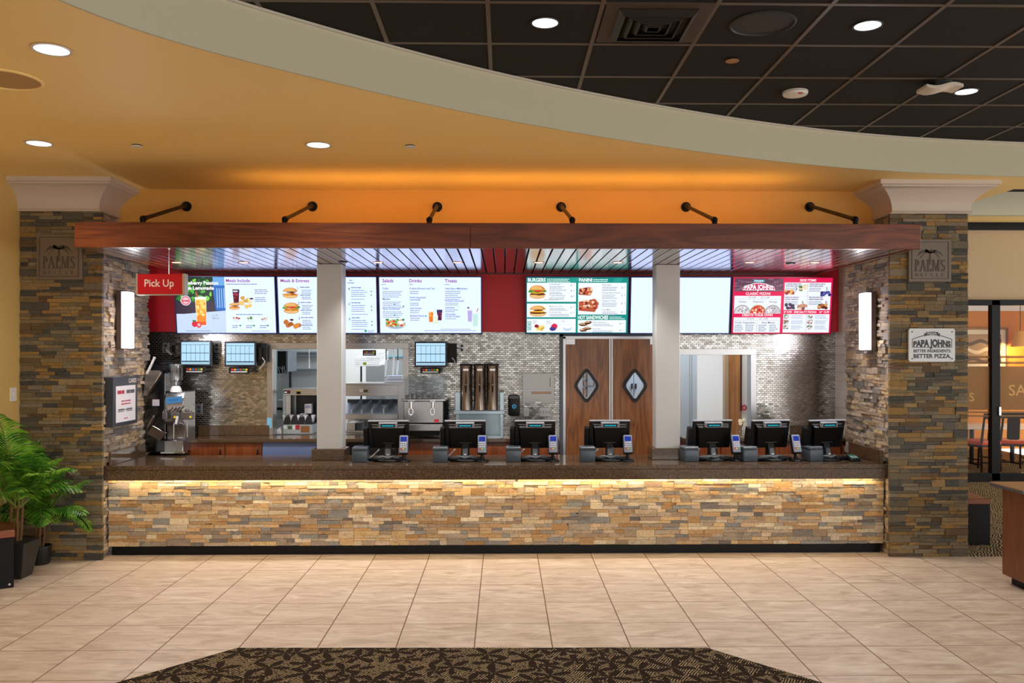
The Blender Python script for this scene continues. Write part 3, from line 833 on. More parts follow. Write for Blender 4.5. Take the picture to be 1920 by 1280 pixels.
# downlights set flush in the slats
proto = None
lab8 = ['glowing round downlight in the canopy slats, above the pick-up sign', 'glowing downlight in the canopy slats, second from the left end', 'glowing downlight in the canopy slats, just right of the left post',
        'glowing downlight in the canopy slats, above the drinks and treats screen', 'glowing downlight in the canopy slats, above the burgers screen', 'glowing downlight in the canopy slats, left of the right post',
        'glowing downlight in the canopy slats, above the pizza screen', 'glowing downlight in the canopy slats, nearest the right end']
for k, px in enumerate((331, 457, 709, 858, 1010, 1158, 1406, 1528)):
    p = atz(px, 491.5, ZCAN)
    if proto is None:
        proto = thing('canopy_downlight', lab8[0], 'downlight', (0, 0, 0), group='downlights in the canopy')
        mb = MB(); mb.lathe((0, 0, 0), [(.052, -.004), (.052, .012), (.040, .012), (.040, -.004)], 24, closed=False); mb.add([], []); mb.build('trim_ring', mat('copper_ring', 'B9785A', .3, .8), proto)
        mb = MB(); mb.cyl((0, 0, -.003), (0, 0, -.001), .040, n=24); mb.build('lens', emis('FFDFC0', 4), proto)
        o = proto; o.location = p
    else: o = dup(proto, p, lab8[k])
    spot('canopy_downlight_lamp', p + Vector((0, 0, -.02)), 58, (1, .93, .86), 112, .7, .04)
for px, lb in ((1482, 'dark unlit round fitting in the canopy slats beside the rightmost downlight'), (643, 'dark round fitting in the canopy slats behind the left post top')):
    p = atz(px, 493 if px > 999 else 490.5, ZCAN)
    t = thing('canopy_sensor', lb, 'ceiling fitting', p)
    mb = MB(); mb.lathe(p, [(.045, -.006), (.045, .01), (.001, .01), (.001, -.006)], 20, closed=False); mb.build('cover', M_BLACKPL, t)
    mb = MB(); mb.lathe(p + Vector((0, 0, -.012)), [(.001, 0), (.02, .001), (.026, .006), (.026, .012)], 16, closed=False); mb.build('dome', M_GREY, t)

# pipe braces from the header wall to the canopy
blab = ['leftmost black pipe brace holding the canopy, slanting down to the left', 'second black pipe brace from the left above the canopy', 'third black pipe brace, left of the canopy centre', 'fourth black pipe brace, right of the canopy centre', 'fifth black pipe brace, second from the right above the canopy', 'rightmost black pipe brace holding the canopy, slanting down to the right']
for k, ((fx, fy), (ex, ey)) in enumerate((((350, 387), (268, 410)), ((586, 387), (534, 411)), ((820, 388), (805, 412)), ((1052, 388), (1073, 412)), ((1286, 388), (1340, 412)), ((1518, 388), (1604, 411)))):
    f = at(fx, fy, YH); e = at(ex, ey, YF + .16)
    t = thing('canopy_brace', blab[k], 'pipe brace', f, group='pipe braces above the canopy')
    d = (e - f).normalized()
    mb = MB(); mb.cyl(f + Vector((0, -.001, 0)), f + Vector((0, -.018, 0)), .048, .045, 20); mb.cyl(f + Vector((0, -.018, 0)), f + Vector((0, -.05, 0)), .028, .026, 16)
    for q in range(4):
        aa = q * PI / 2 + .78; mb.cyl(f + Vector((.034 * math.cos(aa), -.018, .034 * math.sin(aa))), f + Vector((.034 * math.cos(aa), -.024, .034 * math.sin(aa))), .006, n=6)
    mb.build('wall_flange', M_BLK, t)
    mb = MB(); s = f + Vector((0, -.04, 0)); mb.sphere(s, .027, 12, 8); mb.cyl(s, e, .0165, n=14); mb.cyl(s + d * .02, s + d * .06, .023, n=14); mb.build('pipe', mat('black_iron', '1A1412', .45, .3), t)
    mb = MB(); mb.cyl(e - d * .04, e + d * .01, .024, n=14); mb.sphere(e, .026, 12, 8); mb.cyl(e, Vector((e.x, e.y, zf - .02)), .022, n=12); mb.cyl(Vector((e.x, e.y, zf - .021)), Vector((e.x, e.y, zf - .008)), .04, n=16); mb.build('elbow', M_BLK, t)

# ================================================================== SIGNS
YSN = YF + .1
x0, x1 = at(255, 530, YSN).x, at(349, 530, YSN).x; z0, z1 = at(300, 552.5, YSN).z, at(300, 513.5, YSN).z
sg = thing('pick_up_sign', 'red pick up sign hanging from the canopy on a thin rod at the left end', 'sign', ((x0 + x1) / 2, YSN, z0))
mb = MB(); mb.box(x0 + .012, x1 - .03, YSN, YSN + .06, z0 + .006, z1); mb.build('sign_panel', mat('sign_red', 'C4001A', .35), sg, bevel=.002)
for a0, a1 in ((x0, x0 + .013), (x1 - .031, x1 - .008)):
    mb = MB(); mb.box(a0, a1, YSN - .004, YSN + .066, z0, z1 + .004); mb.build('end_cap', mat('beige_metal_cap', 'B8A894', .35, .3), sg, bevel=.002)
mb = MB(); mb.box(x0 + .012, x1 - .03, YSN - .002, YSN + .064, z0 - .002, z0 + .0055); mb.build('bottom_rail', mat('beige_metal_cap', 'B8A894', .35, .3), sg)
mb = MB(); put_text(mb, 'Pick Up', at(271, 540, YSN).x, at(300, 537, YSN).z, at(300, 523.5, YSN).z - at(300, 537, YSN).z, YSN - .0015, bold=.012, width=at(326, 540, YSN).x - at(271, 540, YSN).x); mb.build('lettering', mat('white_vinyl', 'F0E2D8', .4), sg)
xr = at(314, 500, YSN).x
mb = MB(); mb.cyl((xr, YSN + .03, z1), (xr, YSN + .03, ZCAN + .004), .0035, n=8); mb.cyl((xr, YSN + .03, ZCAN - .006), (xr, YSN + .03, ZCAN), .014, n=12); mb.build('hanging_rod', M_CHROME, sg)


# serif display capitals drawn as thick and thin strokes (unit height 1)
def serif_word(word):
    out = []; x = 0

    def P(*a): out.append([(x + p, q) for p, q in a])
    def bar(x0, x1, y0=0, y1=1): P((x0, y0), (x1, y0), (x1, y1), (x0, y1))
    def srf(cx, y, w=.13):
        P((cx - w, y), (cx + w, y), (cx + w, y + .035), (cx - w, y + .035))
    def bowl(cx, cy, rx, ry, tw, a0, a1, n=14):
        for i in range(n):
            t0 = a0 + (a1 - a0) * i / n; t1 = a0 + (a1 - a0) * (i + 1) / n
            k0 = tw * abs(math.cos(t0)) + .03; k1 = tw * abs(math.cos(t1)) + .03
            P((cx + (rx - k0) * math.cos(t0), cy + (ry - .035) * math.sin(t0)), (cx + rx * math.cos(t0), cy + ry * math.sin(t0)), (cx + rx * math.cos(t1), cy + ry * math.sin(t1)), (cx + (rx - k1) * math.cos(t1), cy + (ry - .035) * math.sin(t1)))
    for ch in word:
        if ch == 'P': bar(.10, .22); srf(.16, 0); srf(.14, .965, .1); bowl(.2, .73, .26, .27, .1, -PI / 2, PI / 2); x += .52
        elif ch == 'A': P((.02, 0), (.07, 0), (.29, 1), (.26, 1)); P((.22, 1), (.32, 1), (.56, 0), (.43, 0)); bar(.13, .4, .3, .335); srf(.04, 0, .1); srf(.5, 0, .11); x += .60
        elif ch == 'L': bar(.10, .22); srf(.16, 0); srf(.16, .965); bar(.1, .44, 0, .035); P((.44, 0), (.44, .22), (.41, .22), (.36, .035)); x += .5
        elif ch == 'M': bar(.08, .11); srf(.09, 0, .08); P((.06, 1), (.18, 1), (.40, .1), (.36, 0)); P((.36, 0), (.40, .1), (.6, 1), (.57, 1)); bar(.55, .67); srf(.61, 0); srf(.08, .965, .07); srf(.62, .965, .1); x += .78
        elif ch == 'S': bowl(.24, .745, .19, .255, .08, PI * .12, PI * 1.42); bowl(.24, .255, .19, .255, .08, -PI * .88, PI * .42); P((.12, .52), (.2, .59), (.38, .47), (.30, .40)); x += .5
    return out, x


def palm_polys():
    """palm tree emblem, unit box: trunk from (0,0) up, crown at (0,1)"""
    out = [[(-.035, 0), (.035, 0), (.022, .62), (-.022, .62)]]
    for ang, L in ((2, .5), (30, .5), (62, .46), (90, .40), (118, .46), (150, .5), (178, .5), (-24, .40), (204, .40)):
        a = math.radians(ang); up = []; dn = []
        for i in range(9):
            t = i / 8; x = math.cos(a) * L * t; y = math.sin(a) * L * .62 * t + .13 * math.sin(PI * t) - .16 * t * t + .62
            w = .04 * math.sin(PI * min(1, t * .92 + .08)) + .004
            nx, ny = -math.sin(a), math.cos(a)
            up.append((x + nx * w, y + abs(ny) * w)); dn.append((x - nx * w, y - abs(ny) * w))
        out.append(up + dn[::-1])
    return out


def plaque(px0, px1, py0, py1, label):
    x0, x1 = at(px0, 480, YP - .03).x, at(px1, 480, YP - .03).x; z0, z1 = at((px0 + px1) / 2, py1, YP - .03).z, at((px0 + px1) / 2, py0, YP - .03).z
    t = thing('plaque', label, 'plaque', ((x0 + x1) / 2, YP - .03, z0)); w = x1 - x0; h = z1 - z0
    M1 = mat('taupe_cast_plate', '776A5C', .5, .2); M2 = mat('taupe_relief', '544A40', .5, .2)
    mb = MB(); mb.box(x0, x1, YP - .03, YP + .012, z0, z1); mb.build('plate', M1, t, bevel=.004)
    mb = MB(); b = .025
    for a in ((x0 + b, x1 - b, z0 + b, z0 + b + .006), (x0 + b, x1 - b, z1 - b - .006, z1 - b), (x0 + b, x0 + b + .006, z0 + b, z1 - b), (x1 - b - .006, x1 - b, z0 + b, z1 - b)): mb.box(a[0], a[1], YP - .034, YP - .03, a[2], a[3])
    mb.build('border', M2, t)
    mb = MB(); cx = (x0 + x1) / 2; s = h * .62
    for p in palm_polys(): mb.plate([(cx + a * s * 1.0, z0 + h * .40 + b * s * .68) for a, b in p], YP - .034, YP - .0299)
    mb.build('palm_emblem', M2, t)
    mb = MB(); ps, wd = serif_word('PALMS'); k = w * .74 / wd; hh = h * .27
    for p in ps: mb.plate([(x0 + w * .13 + a * k, z0 + h * .245 + b * hh) for a, b in p], YP - .035, YP - .0299)
    xx = x0 + w * .15
    for ch in 'GRILLE': put_text(mb, ch, xx, z0 + h * .125, h * .075, YP - .034, bold=.02); xx += w * .124
    mb.build('lettering', M2, t)


plaque(68, 153, 439, 524, 'taupe square plaque with a palm tree on the left pillar, half hidden by the canopy')
plaque(1704, 1784, 448, 528, 'taupe square plaque with a palm tree on the right pillar front')

# white pizza sign plate on the right pillar
ys = YP - .025
x0, x1 = at(1704, 646, ys).x, at(1791, 646, ys).x; z0, z1 = at(1747, 678, ys).z, at(1747, 615.5, ys).z; w = x1 - x0; h = z1 - z0; cx = (x0 + x1) / 2
t = thing('pizza_sign', 'white metal pizza sign with black lettering on the front of the right pillar', 'sign', (cx, ys, z0))
def rrect(x0, x1, z0, z1, r, n=5):
    o = []
    for cx_, cz_, a in ((x1 - r, z1 - r, 0), (x0 + r, z1 - r, 90), (x0 + r, z0 + r, 180), (x1 - r, z0 + r, 270)):
        for i in range(n + 1): b = math.radians(a + 90 * i / n); o.append((cx_ + r * math.cos(b), cz_ + r * math.sin(b)))
    return o
mb = MB(); mb.plate(rrect(x0, x1, z0, z1, .022), ys, ys + .02); mb.build('plate', mat('sign_white', 'D8DCE0', .3), t, bevel=.002)
M_SB = mat('sign_black', '15161A', .4)
mb = MB(); U = lambda a: x0 + a * w; V = lambda b: z0 + b * h
put_text(mb, 'BETTER INGREDIENTS.', U(.10), V(.285), h * .085, ys - .001, bold=.03, width=w * .81)
put_text(mb, 'BETTER PIZZA.', U(.10), V(.115), h * .115, ys - .001, bold=.035, width=w * .81)
put_text(mb, 'PAPA JOHNS', U(.095), V(.46), h * .145, ys - .001, bold=.055, width=w * .81, arch=.42)
mb.build('lettering', M_SB, t)
mb = MB()
oc = [(.07 + .86 * i / 16, .66 + .14 * math.sin(PI * i / 16)) for i in range(17)]
for i in range(16): mb.plate([(U(oc[i][0]), V(oc[i][1])), (U(oc[i + 1][0]), V(oc[i + 1][1])), (U(oc[i + 1][0]), V(oc[i + 1][1] + .022)), (U(oc[i][0]), V(oc[i][1] + .022))], ys - .0012, ys)
for a in ((.07, .082, .43, .67), (.918, .93, .43, .67), (.07, .93, .425, .443)): mb.box(U(a[0]), U(a[1]), ys - .0012, ys, V(a[2]), V(a[3]))
mb.plate([(U(.37), V(.80)), (U(.63), V(.80)), (U(.63), V(.89)), (U(.5), V(.905)), (U(.37), V(.89))], ys - .0016, ys)
for s_ in (-1, 1): mb.plate([(U(.5 + s_ * .13), V(.77)), (U(.5 + s_ * .18), V(.77)), (U(.5 + s_ * .165), V(.81)), (U(.5 + s_ * .18), V(.85)), (U(.5 + s_ * .13), V(.85))], ys - .0010, ys)
mb.build('emblem', M_SB, t)
mb = MB(); put_text(mb, 'PIZZA', U(.5), V(.82), h * .058, ys - .0022, bold=.02, align='C', width=w * .2); mb.build('banner_lettering', mat('sign_white', 'D8DCE0', .3), t)
for a, b in ((.07, .9), (.93, .9), (.07, .09), (.93, .09)):
    mb = MB(); mb.cyl((U(a), ys - .004, V(b)), (U(a), ys, V(b)), .006, n=10); mb.build('screw', mat('dark_screw', '333338', .4, .8), t)


# wall sconces on the inner pillar faces --------------------------------
def sconce(xw, side, py0, py1, pxm, label):
    zc = 8.25; z0, z1 = at(pxm, py1, zc).z, at(pxm, py0, zc).z
    t = thing('wall_sconce', label, 'wall lamp', (xw, zc, z0))
    mb = MB(); mb.box(xw - side * .012, xw + side * .035, 8.17, 8.36, z0, z1); mb.box(xw, xw + side * .085, 8.175, 8.36, z0, z0 + .012); mb.box(xw, xw + side * .085, 8.175, 8.36, z1 - .012, z1); mb.build('housing', mat('bronze_housing', '6A5C58', .35, .7), t, bevel=.003)
    mb = MB(); mb.box(xw + side * .035, xw + side * .082, 8.18, 8.35, z0 + .012, z1 - .012); mb.build('diffuser', emis('FFF4FA', 13), t, bevel=.006)
    a = area('wall_sconce_lamp', (xw + side * .12, 8.26, (z0 + z1) / 2), (xw + side * 2, 8.26, (z0 + z1) / 2), 14 / 100, z1 - z0, 15, (.92, .92, 1.0))
    return t


sconce(X0L + .03, 1, 545, 655, 241, 'tall glowing white sconce on the inner face of the left stone pillar')
sconce(X1R - .03, -1, 547, 658, 1622, 'tall glowing white sconce on the inner face of the right stone pillar')

# framed notice on the left pillar's inner face
fx = X0L + .028
ya, yb2 = 7.98, 8.50; zt, zb = at(228, 706, 8.2).z, at(228, 797, 8.2).z
t = thing('notice_frame', 'dark grey framed notice on the inner face of the left pillar below the sconce', 'notice board', (fx, (ya + yb2) / 2, zb))
mb = MB(); mb.box(fx - .03, fx + .05, ya, yb2, zb, zt); mb.build('frame', mat('slate_frame', '3B3F48', .4), t, bevel=.004)
mb = MB(); mb.box(fx + .05, fx + .052, ya + .05, yb2 - .05, zb + .035, zt - .085); mb.build('paper_sheet', mat('notice_paper', 'E8E4EA', .5), t)
fn = lambda yy: (lambda a, b: (fx + .0535, a, b))
mb = MB(); put_text(mb, 'CARES', yb2 - .2, zt - .06, .04, 0, fn=lambda a, b: (fx + .0515, a, b), bold=.02, width=.17); mb.build('heading_lettering', mat('white_vinyl', 'F0E2D8', .4), t)
R = random.Random(4)
def dashes(mb, a0, a1, b, hh, fn, R, gap=.35):
    a = a0
    while a < a1 - hh:
        L = min(a1 - a, hh * R.uniform(1.0, 4.5)); mb.add([fn(a, b), fn(a + L, b), fn(a + L, b + hh * .75), fn(a, b + hh * .75)], [(0, 1, 2, 3)]); a += L + hh * gap
fr = lambda a, b: (fx + .0525, a, b)
mb = MB(); dashes(mb, ya + .08, ya + .27, zt - .16, .045, fr, R, .1); dashes(mb, ya + .16, yb2 - .16, zt - .235, .016, fr, R); dashes(mb, ya + .16, yb2 - .16, zt - .262, .016, fr, R); dashes(mb, ya + .22, yb2 - .22, zb + .06, .014, fr, R); mb.build('red_lettering', mat('print_red', 'B8344A', .5), t)
mb = MB(); dashes(mb, ya + .27, yb2 - .07, zt - .16, .045, fr, R, .1); dashes(mb, ya + .1, yb2 - .12, zt - .315, .010, fr, R)
for q in range(2): dashes(mb, ya + .09, ya + .22, zb + .15 - q * .02, .011, fr, R); dashes(mb, ya + .27, yb2 - .12, zb + .15 - q * .02, .011, fr, R)
mb.build('grey_lettering', mat('print_grey', '5A5860', .5), t)

# ================================================================== CEILING FITTINGS
def downlight(p, r, label, grp, ring):
    t = thing('recessed_downlight', label, 'downlight', p, group=grp)
    mb = MB(); mb.lathe(p, [(r * 1.17, -.003), (r * 1.15, -.008), (r, -.006), (r * .98, .012), (r * 1.17, .012)], 32, closed=False); mb.build('trim_ring', ring, t)
    mb = MB(); mb.lathe(p, [(r * .99, -.0045), (r * .8, -.002), (.001, -.0015)], 32, closed=False); mb.build('lens', emis('F2F8FF', 2.6), t)
    spot('recessed_downlight_lamp', Vector(p) + Vector((0, 0, -.03)), 52, NEUT, 125, .9, .07)
for px, py, lb in ((97, 92, 'large bright downlight in the ochre soffit nearest the upper left corner'), (73, 268, 'bright downlight in the ochre soffit above the left pillar'), (597, 271, 'bright downlight in the ochre soffit above the left half of the canopy')):
    downlight(atz(px, py, ZS), .083, lb, 'soffit downlights', mat('white_ring', 'CFC6BC', .4))
for px, py, lb in ((1022, 42, 'bright downlight in the black ceiling left of the air vent'), (1627, 47, 'bright downlight in the black ceiling right of the round speaker'), (1812, 171, 'bright downlight in the black ceiling beside the white access point')):
    downlight(atz(px, py, ZD), .073, lb, 'black ceiling downlights', mat('black_ring', '15120F', .4))
p = atz(8, 148, ZS); t = thing('ceiling_speaker', 'round tan ceiling speaker cut by the left edge of the picture', 'speaker', p)
mb = MB(); mb.lathe(p, [(.20, .004), (.20, -.006), (.187, -.010), (.183, -.006), (.183, .004)], 40, closed=False); mb.build('rim', M_SOFF, t)
mb = MB(); mb.lathe(p, [(.182, -.002), (.10, -.006), (.001, -.007)], 36, closed=False); mb.build('grille', mat('tan_speaker_grille', 'B48E50', .6, bump=.4, bscale=500), t)
p = atz(1430, 43, ZD); t = thing('ceiling_speaker', 'round black ceiling speaker in the dark tile ceiling right of the vent', 'speaker', p)
mb = MB(); mb.lathe(p, [(.185, .004), (.185, -.007), (.172, -.012), (.168, -.006), (.168, .004)], 40, closed=False); mb.build('rim', mat('black_rim', '15110F', .5), t)
mb = MB(); mb.lathe(p, [(.168, -.003), (.09, -.007), (.001, -.008)], 36, closed=False); mb.build('grille', mat('black_speaker_grille', '241E1A', .6, bump=.5, bscale=500), t)
for px, py, lb in ((257, 272, 'small white sprinkler cover in the soffit above the left pipe brace'), (769, 273, 'small white sprinkler cover in the soffit right of the bright downlight')):
    p = Vector(atz(px, py, ZS)); t = thing('sprinkler_cover', lb, 'sprinkler', p, group='soffit sprinkler covers')
    mb = MB(); mb.cyl(p + Vector((0, 0, -.012)), p + Vector((0, 0, -.008)), .042, n=24); mb.build('cover_plate', M_WHITE, t)
    mb = MB(); mb.cyl(Vector(p) + Vector((0, 0, -.008)), Vector(p) + Vector((0, 0, .004)), .036, n=24); mb.build('collar', M_BLK, t)
p = atz(1373, 111, ZD); t = thing('sprinkler_cover', 'small bronze sprinkler cover in the black ceiling below the round speaker', 'sprinkler', p)
mb = MB(); mb.cyl(Vector(p) + Vector((0, 0, -.014)), Vector(p) + Vector((0, 0, -.010)), .042, n=24); mb.build('cover_plate', mat('tan_bronze', '9A7450', .45), t)
mb = MB(); mb.cyl(Vector(p) + Vector((0, 0, -.010)), Vector(p) + Vector((0, 0, .004)), .03, n=20); mb.build('collar', M_BLK, t)
p = atz(1491, 172, ZD); t = thing('smoke_detector', 'round white smoke detector in the black tile ceiling', 'smoke detector', p)
mb = MB(); mb.lathe(p, [(.088, .004), (.088, -.012), (.082, -.024), (.06, -.030), (.001, -.031)], 32, closed=False); mb.build('body', mat('detector_white', 'D8D0C6', .4), t)
mb = MB(); mb.lathe(p, [(.0885, -.008), (.0895, -.010), (.0885, -.012)], 32, closed=False); mb.build('vent_ring', M_GREY, t)
mb = MB(); mb.box(p.x + .0, p.x + .03, p.y - .075, p.y - .055, p.z - .0315, p.z - .028); mb.build('indicator', mat('print_red', 'B8344A', .5), t)
p = atz(1762, 153, ZD); t = thing('access_point', 'white wavy wireless access point under the black ceiling', 'access point', p)
mb = MB(); mb.cyl(p + Vector((0, .02, -.05)), p + Vector((0, .02, .004)), .075, .09, 20); mb.build('mount', M_BLK, t)
mb = MB(); rows = []
for i in range(13):
    u = -1 + 2 * i / 12
    for j in range(7):
        v = -1 + 2 * j / 6; xx = u * .125; yy = v * .085 * (1 - .12 * abs(u)) ; zz = -.058 + .012 * math.sin(u * 3.1) - .012 * (1 - v * v) * (1 - u * u)
        rows.append((p.x + xx, p.y + yy, p.z + zz))
k = len(rows); top_ = [(a, b, c + .02) for a, b, c in rows]
mb.add(rows + top_, [(i * 7 + j, i * 7 + j + 1, i * 7 + j + 8, i * 7 + j + 7) for i in range(12) for j in range(6)] + [(k + i * 7 + j, k + i * 7 + j + 7, k + i * 7 + j + 8, k + i * 7 + j + 1) for i in range(12) for j in range(6)]
       + [(i * 7, i * 7 + 7, k + i * 7 + 7, k + i * 7) for i in range(12)] + [(i * 7 + 6, k + i * 7 + 6, k + i * 7 + 13, i * 7 + 13) for i in range(12)] + [(j, k + j, k + j + 1, j + 1) for j in range(6)] + [(84 + j, 85 + j, k + 85 + j, k + 84 + j) for j in range(6)])
mb.build('cover', mat('ap_white', 'D2C6B8', .4), t)
# square louvre vent filling one ceiling tile
c1, c0 = atz(1158, 68, ZD), atz(1290, 17, ZD); ctr = atz(1224, 43, ZD)
t = thing('air_vent', 'square black louvred air vent in the dark tile ceiling', 'vent', ctr)
M_VT = mat('vent_brown_black', '1C1612', .45)
mb = MB(); mb.box(ctr.x - .29, ctr.x + .29, ctr.y - .29, ctr.y + .29, ZD - .006, ZD - .001); mb.build('face_plate', mat('vent_plate', '3A2C22', .5), t)
for k, r in enumerate((.215, .165, .115, .065)):
    mb = MB(); o = r; i = r - .03
    vs = [(ctr.x + sx * o, ctr.y + sy * o, ZD - .009) for sx, sy in ((-1, -1), (1, -1), (1, 1), (-1, 1))] + [(ctr.x + sx * i, ctr.y + sy * i, ZD - .04) for sx, sy in ((-1, -1), (1, -1), (1, 1), (-1, 1))] + [(ctr.x + sx * (i - .004), ctr.y + sy * (i - .004), ZD - .038) for sx, sy in ((-1, -1), (1, -1), (1, 1), (-1, 1))] + [(ctr.x + sx * (o - .004), ctr.y + sy * (o - .004), ZD - .0065) for sx, sy in ((-1, -1), (1, -1), (1, 1), (-1, 1))]
    mb.add(vs, [(a * 4 + q, a * 4 + (q + 1) % 4, ((a + 1) % 4) * 4 + (q + 1) % 4, ((a + 1) % 4) * 4 + q) for a in range(4) for q in range(4)])
    mb.build('louvre_ring', M_VT, t, smooth=False)
# ================================================================== MENU SCREENS
class Art:
    """flat printed/lit artwork in a screen's own plane; (u,v) in 0..1, v up"""
    def __init__(s, w, h): s.w = w; s.h = h; s.n = 0; s.parts = {}

    def _mb(s, part, col):
        d = s.parts.setdefault(part, (MB(), [], {}))
        if col not in d[2]: d[2][col] = len(d[1]); d[1].append(col)
        d[0].m = d[2][col]; return d[0]

    def fn(s, big=True):
        s.n += 1; y = -0.0006 - 0.00004 * s.n
        return lambda a, b: (a, y, b)

    def poly(s, part, pts, col):
        f = s.fn(); s._mb(part, col).add([f(a * s.w, b * s.h) for a, b in pts], [tuple(range(len(pts)))])

    def rect(s, part, u0, v0, u1, v1, col): s.poly(part, [(u0, v0), (u1, v0), (u1, v1), (u0, v1)], col)

    def ell(s, part, cu, cv, ru, rv, col, n=18, a0=0, a1=2 * PI):
        s.poly(part, [(cu + ru * math.cos(a0 + (a1 - a0) * i / n), cv + rv * math.sin(a0 + (a1 - a0) * i / n)) for i in range(n + (a1 - a0 < 6))], col)

    def blob(s, part, cu, cv, ru, rv, col, R, n=14, j=.22):
        s.poly(part, [(cu + ru * (1 + R.uniform(-j, j)) * math.cos(2 * PI * i / n), cv + rv * (1 + R.uniform(-j, j)) * math.sin(2 * PI * i / n)) for i in range(n)], col)

    def text(s, part, t, u, v, size, col, bold=0.0, align='L', width=None, xs=1.0, arch=0, rot=False):
        f = s.fn(); mb = s._mb(part, col)
        if rot: put_text(mb, t, 0, 0, size * s.w, 0, fn=lambda a, b: f(u * s.w - b, v * s.h + a), bold=bold, width=width and width * s.h)
        else: put_text(mb, t, u * s.w, v * s.h, size * s.h, 0, fn=f, bold=bold, align=align, width=width and width * s.w, xs=xs, arch=arch)

    def lines(s, part, u0, u1, v, size, col, R, n=1, step=None, dens=.35):
        mb = s._mb(part, col); f = s.fn()
        for k in range(n): dashes(mb, u0 * s.w, (u1 - R.random() * .25 * (u1 - u0)) * s.w, (v - k * (step or size * 1.6)) * s.h, size * s.h, f, R, dens)

    def burger(s, cu, cv, r, R, lettuce=True, tall=1.0, chick=False):
        P = 'burger_picture#%d' % s.n; a = s.w / s.h
        rv = r * a * .8 * tall
        s.ell(P, cu, cv - rv * .55, r, rv * .42, 'D29A55'); s.ell(P, cu, cv - rv * .62, r * .9, rv * .25, 'E8BC80')
        s.blob(P, cu, cv - rv * .28, r * 1.03, rv * .22, '6A3416' if not chick else 'C8741E', R)
        if not chick: s.blob(P, cu, cv - rv * .12, r * .95, rv * .14, 'F2B428', R)
        else:
            for q in range(7): s.blob(P, cu + R.uniform(-.8, .8) * r, cv - rv * .2 + R.uniform(-.15, .15) * rv, r * .25, rv * .14, R.choice(('E09A3C', 'A85A14', 'D2822A')), R)
        if lettuce:
            for q in range(9): s.blob(P, cu + (q - 4) / 4.2 * r, cv + R.uniform(.0, .16) * rv, r * .2, rv * .18, R.choice(('3FA535', '6CC34A', '2B7F2B')), R)
        s.blob(P, cu + r * .1, cv + rv * .08, r * .7, rv * .10, 'D8342A' if lettuce else '4A2412', R)
        s.poly(P, [(cu + r * math.cos(t), cv + rv * .18 + rv * .7 * math.sin(t)) for t in [PI * i / 14 for i in range(15)]], 'CF8A3C')
        s.poly(P, [(cu - r * .1 + r * .75 * math.cos(t), cv + rv * .30 + rv * .5 * math.sin(t)) for t in [PI * i / 12 for i in range(13)]], 'E9B46C')

    def cup(s, cu, cv, w, h, col, top='F2F4FA', ice=None, R=None, flare=.8):
        P = 'drink_picture#%.2f' % cu
        s.poly(P, [(cu - w * flare / 2, cv), (cu + w * flare / 2, cv), (cu + w / 2, cv + h), (cu - w / 2, cv + h)], 'D9E6F4')
        s.poly(P, [(cu - w * flare * .45, cv + h * .04), (cu + w * flare * .45, cv + h * .04), (cu + w * .45, cv + h * .84), (cu - w * .45, cv + h * .84)], col)
        if ice and R:
            for q in range(9): s.blob(P, cu + R.uniform(-.35, .35) * w, cv + h * R.uniform(.3, .85), w * .13, h * .06, ice, R)
        s.ell(P, cu, cv + h * .97, w * .52, h * .05, top)


SCR = {}


def screen(px0, px1, label, bezel='12306E', tilt=8.0, paint=None, bgc='C6D4FF', bs=1.5, cs=1.12):
    yb = YR - .05
    x0, x1 = at(px0, 626, yb).x, at(px1, 626, yb).x; z0 = at(940, 626.0, yb).z; w = x1 - x0
    tl = math.radians(tilt); h = (at(940, 517.5, yb - .1).z - z0) / math.cos(tl)
    r = thing('menu_screen', label, 'screen', ((x0 + x1) / 2, yb, z0)); M = Matrix.Rotation(tl, 4, 'X')
    mb = MB(); mb.box(-w / 2 + .001, w / 2 - .001, .001, .03, 0, h)
    def put(m, name, mats, par=r, **k):
        o = m.build(name, mats, None, **k); o.parent = par
        if par is r: o.matrix_local = M
        return o
    put(mb, 'back_shell', M_BLACKPL, bevel=.003)
    mb = MB(); b = .012; Q = (0, -.008)
    for a in ((-w / 2, w / 2, 0, b), (-w / 2, w / 2, h - b, h), (-w / 2, -w / 2 + b, b, h - b), (w / 2 - b, w / 2, b, h - b)): mb.box(a[0] + .001, a[1] - .001, -.008, .001, a[2], a[3])
    put(mb, 'bezel', mat('bezel_' + bezel, bezel, .25), bevel=.0015)
    mb = MB(); mb.box(-w / 2 + b, w / 2 - b, 0, .001, b, h - b); put(mb, 'display', emis(bgc, bs))
    if paint:
        A = Art(w - 2 * b, h - 2 * b); paint(A)
        for nm, (m, cols, _) in A.parts.items():
            m.v = [(x - w / 2 + b, y, z + b) for x, y, z in m.v]
            put(m, nm.split('#')[0], [emis(c, cs) for c in cols], smooth=False)
    mb = MB(); mb.box(-.12, .12, .03, .06, h * .35, h * .65); put(mb, 'wall_mount', M_BLK)
    return r


PUR = '982070'; INK = '76809C'; NAVY = '2C3860'


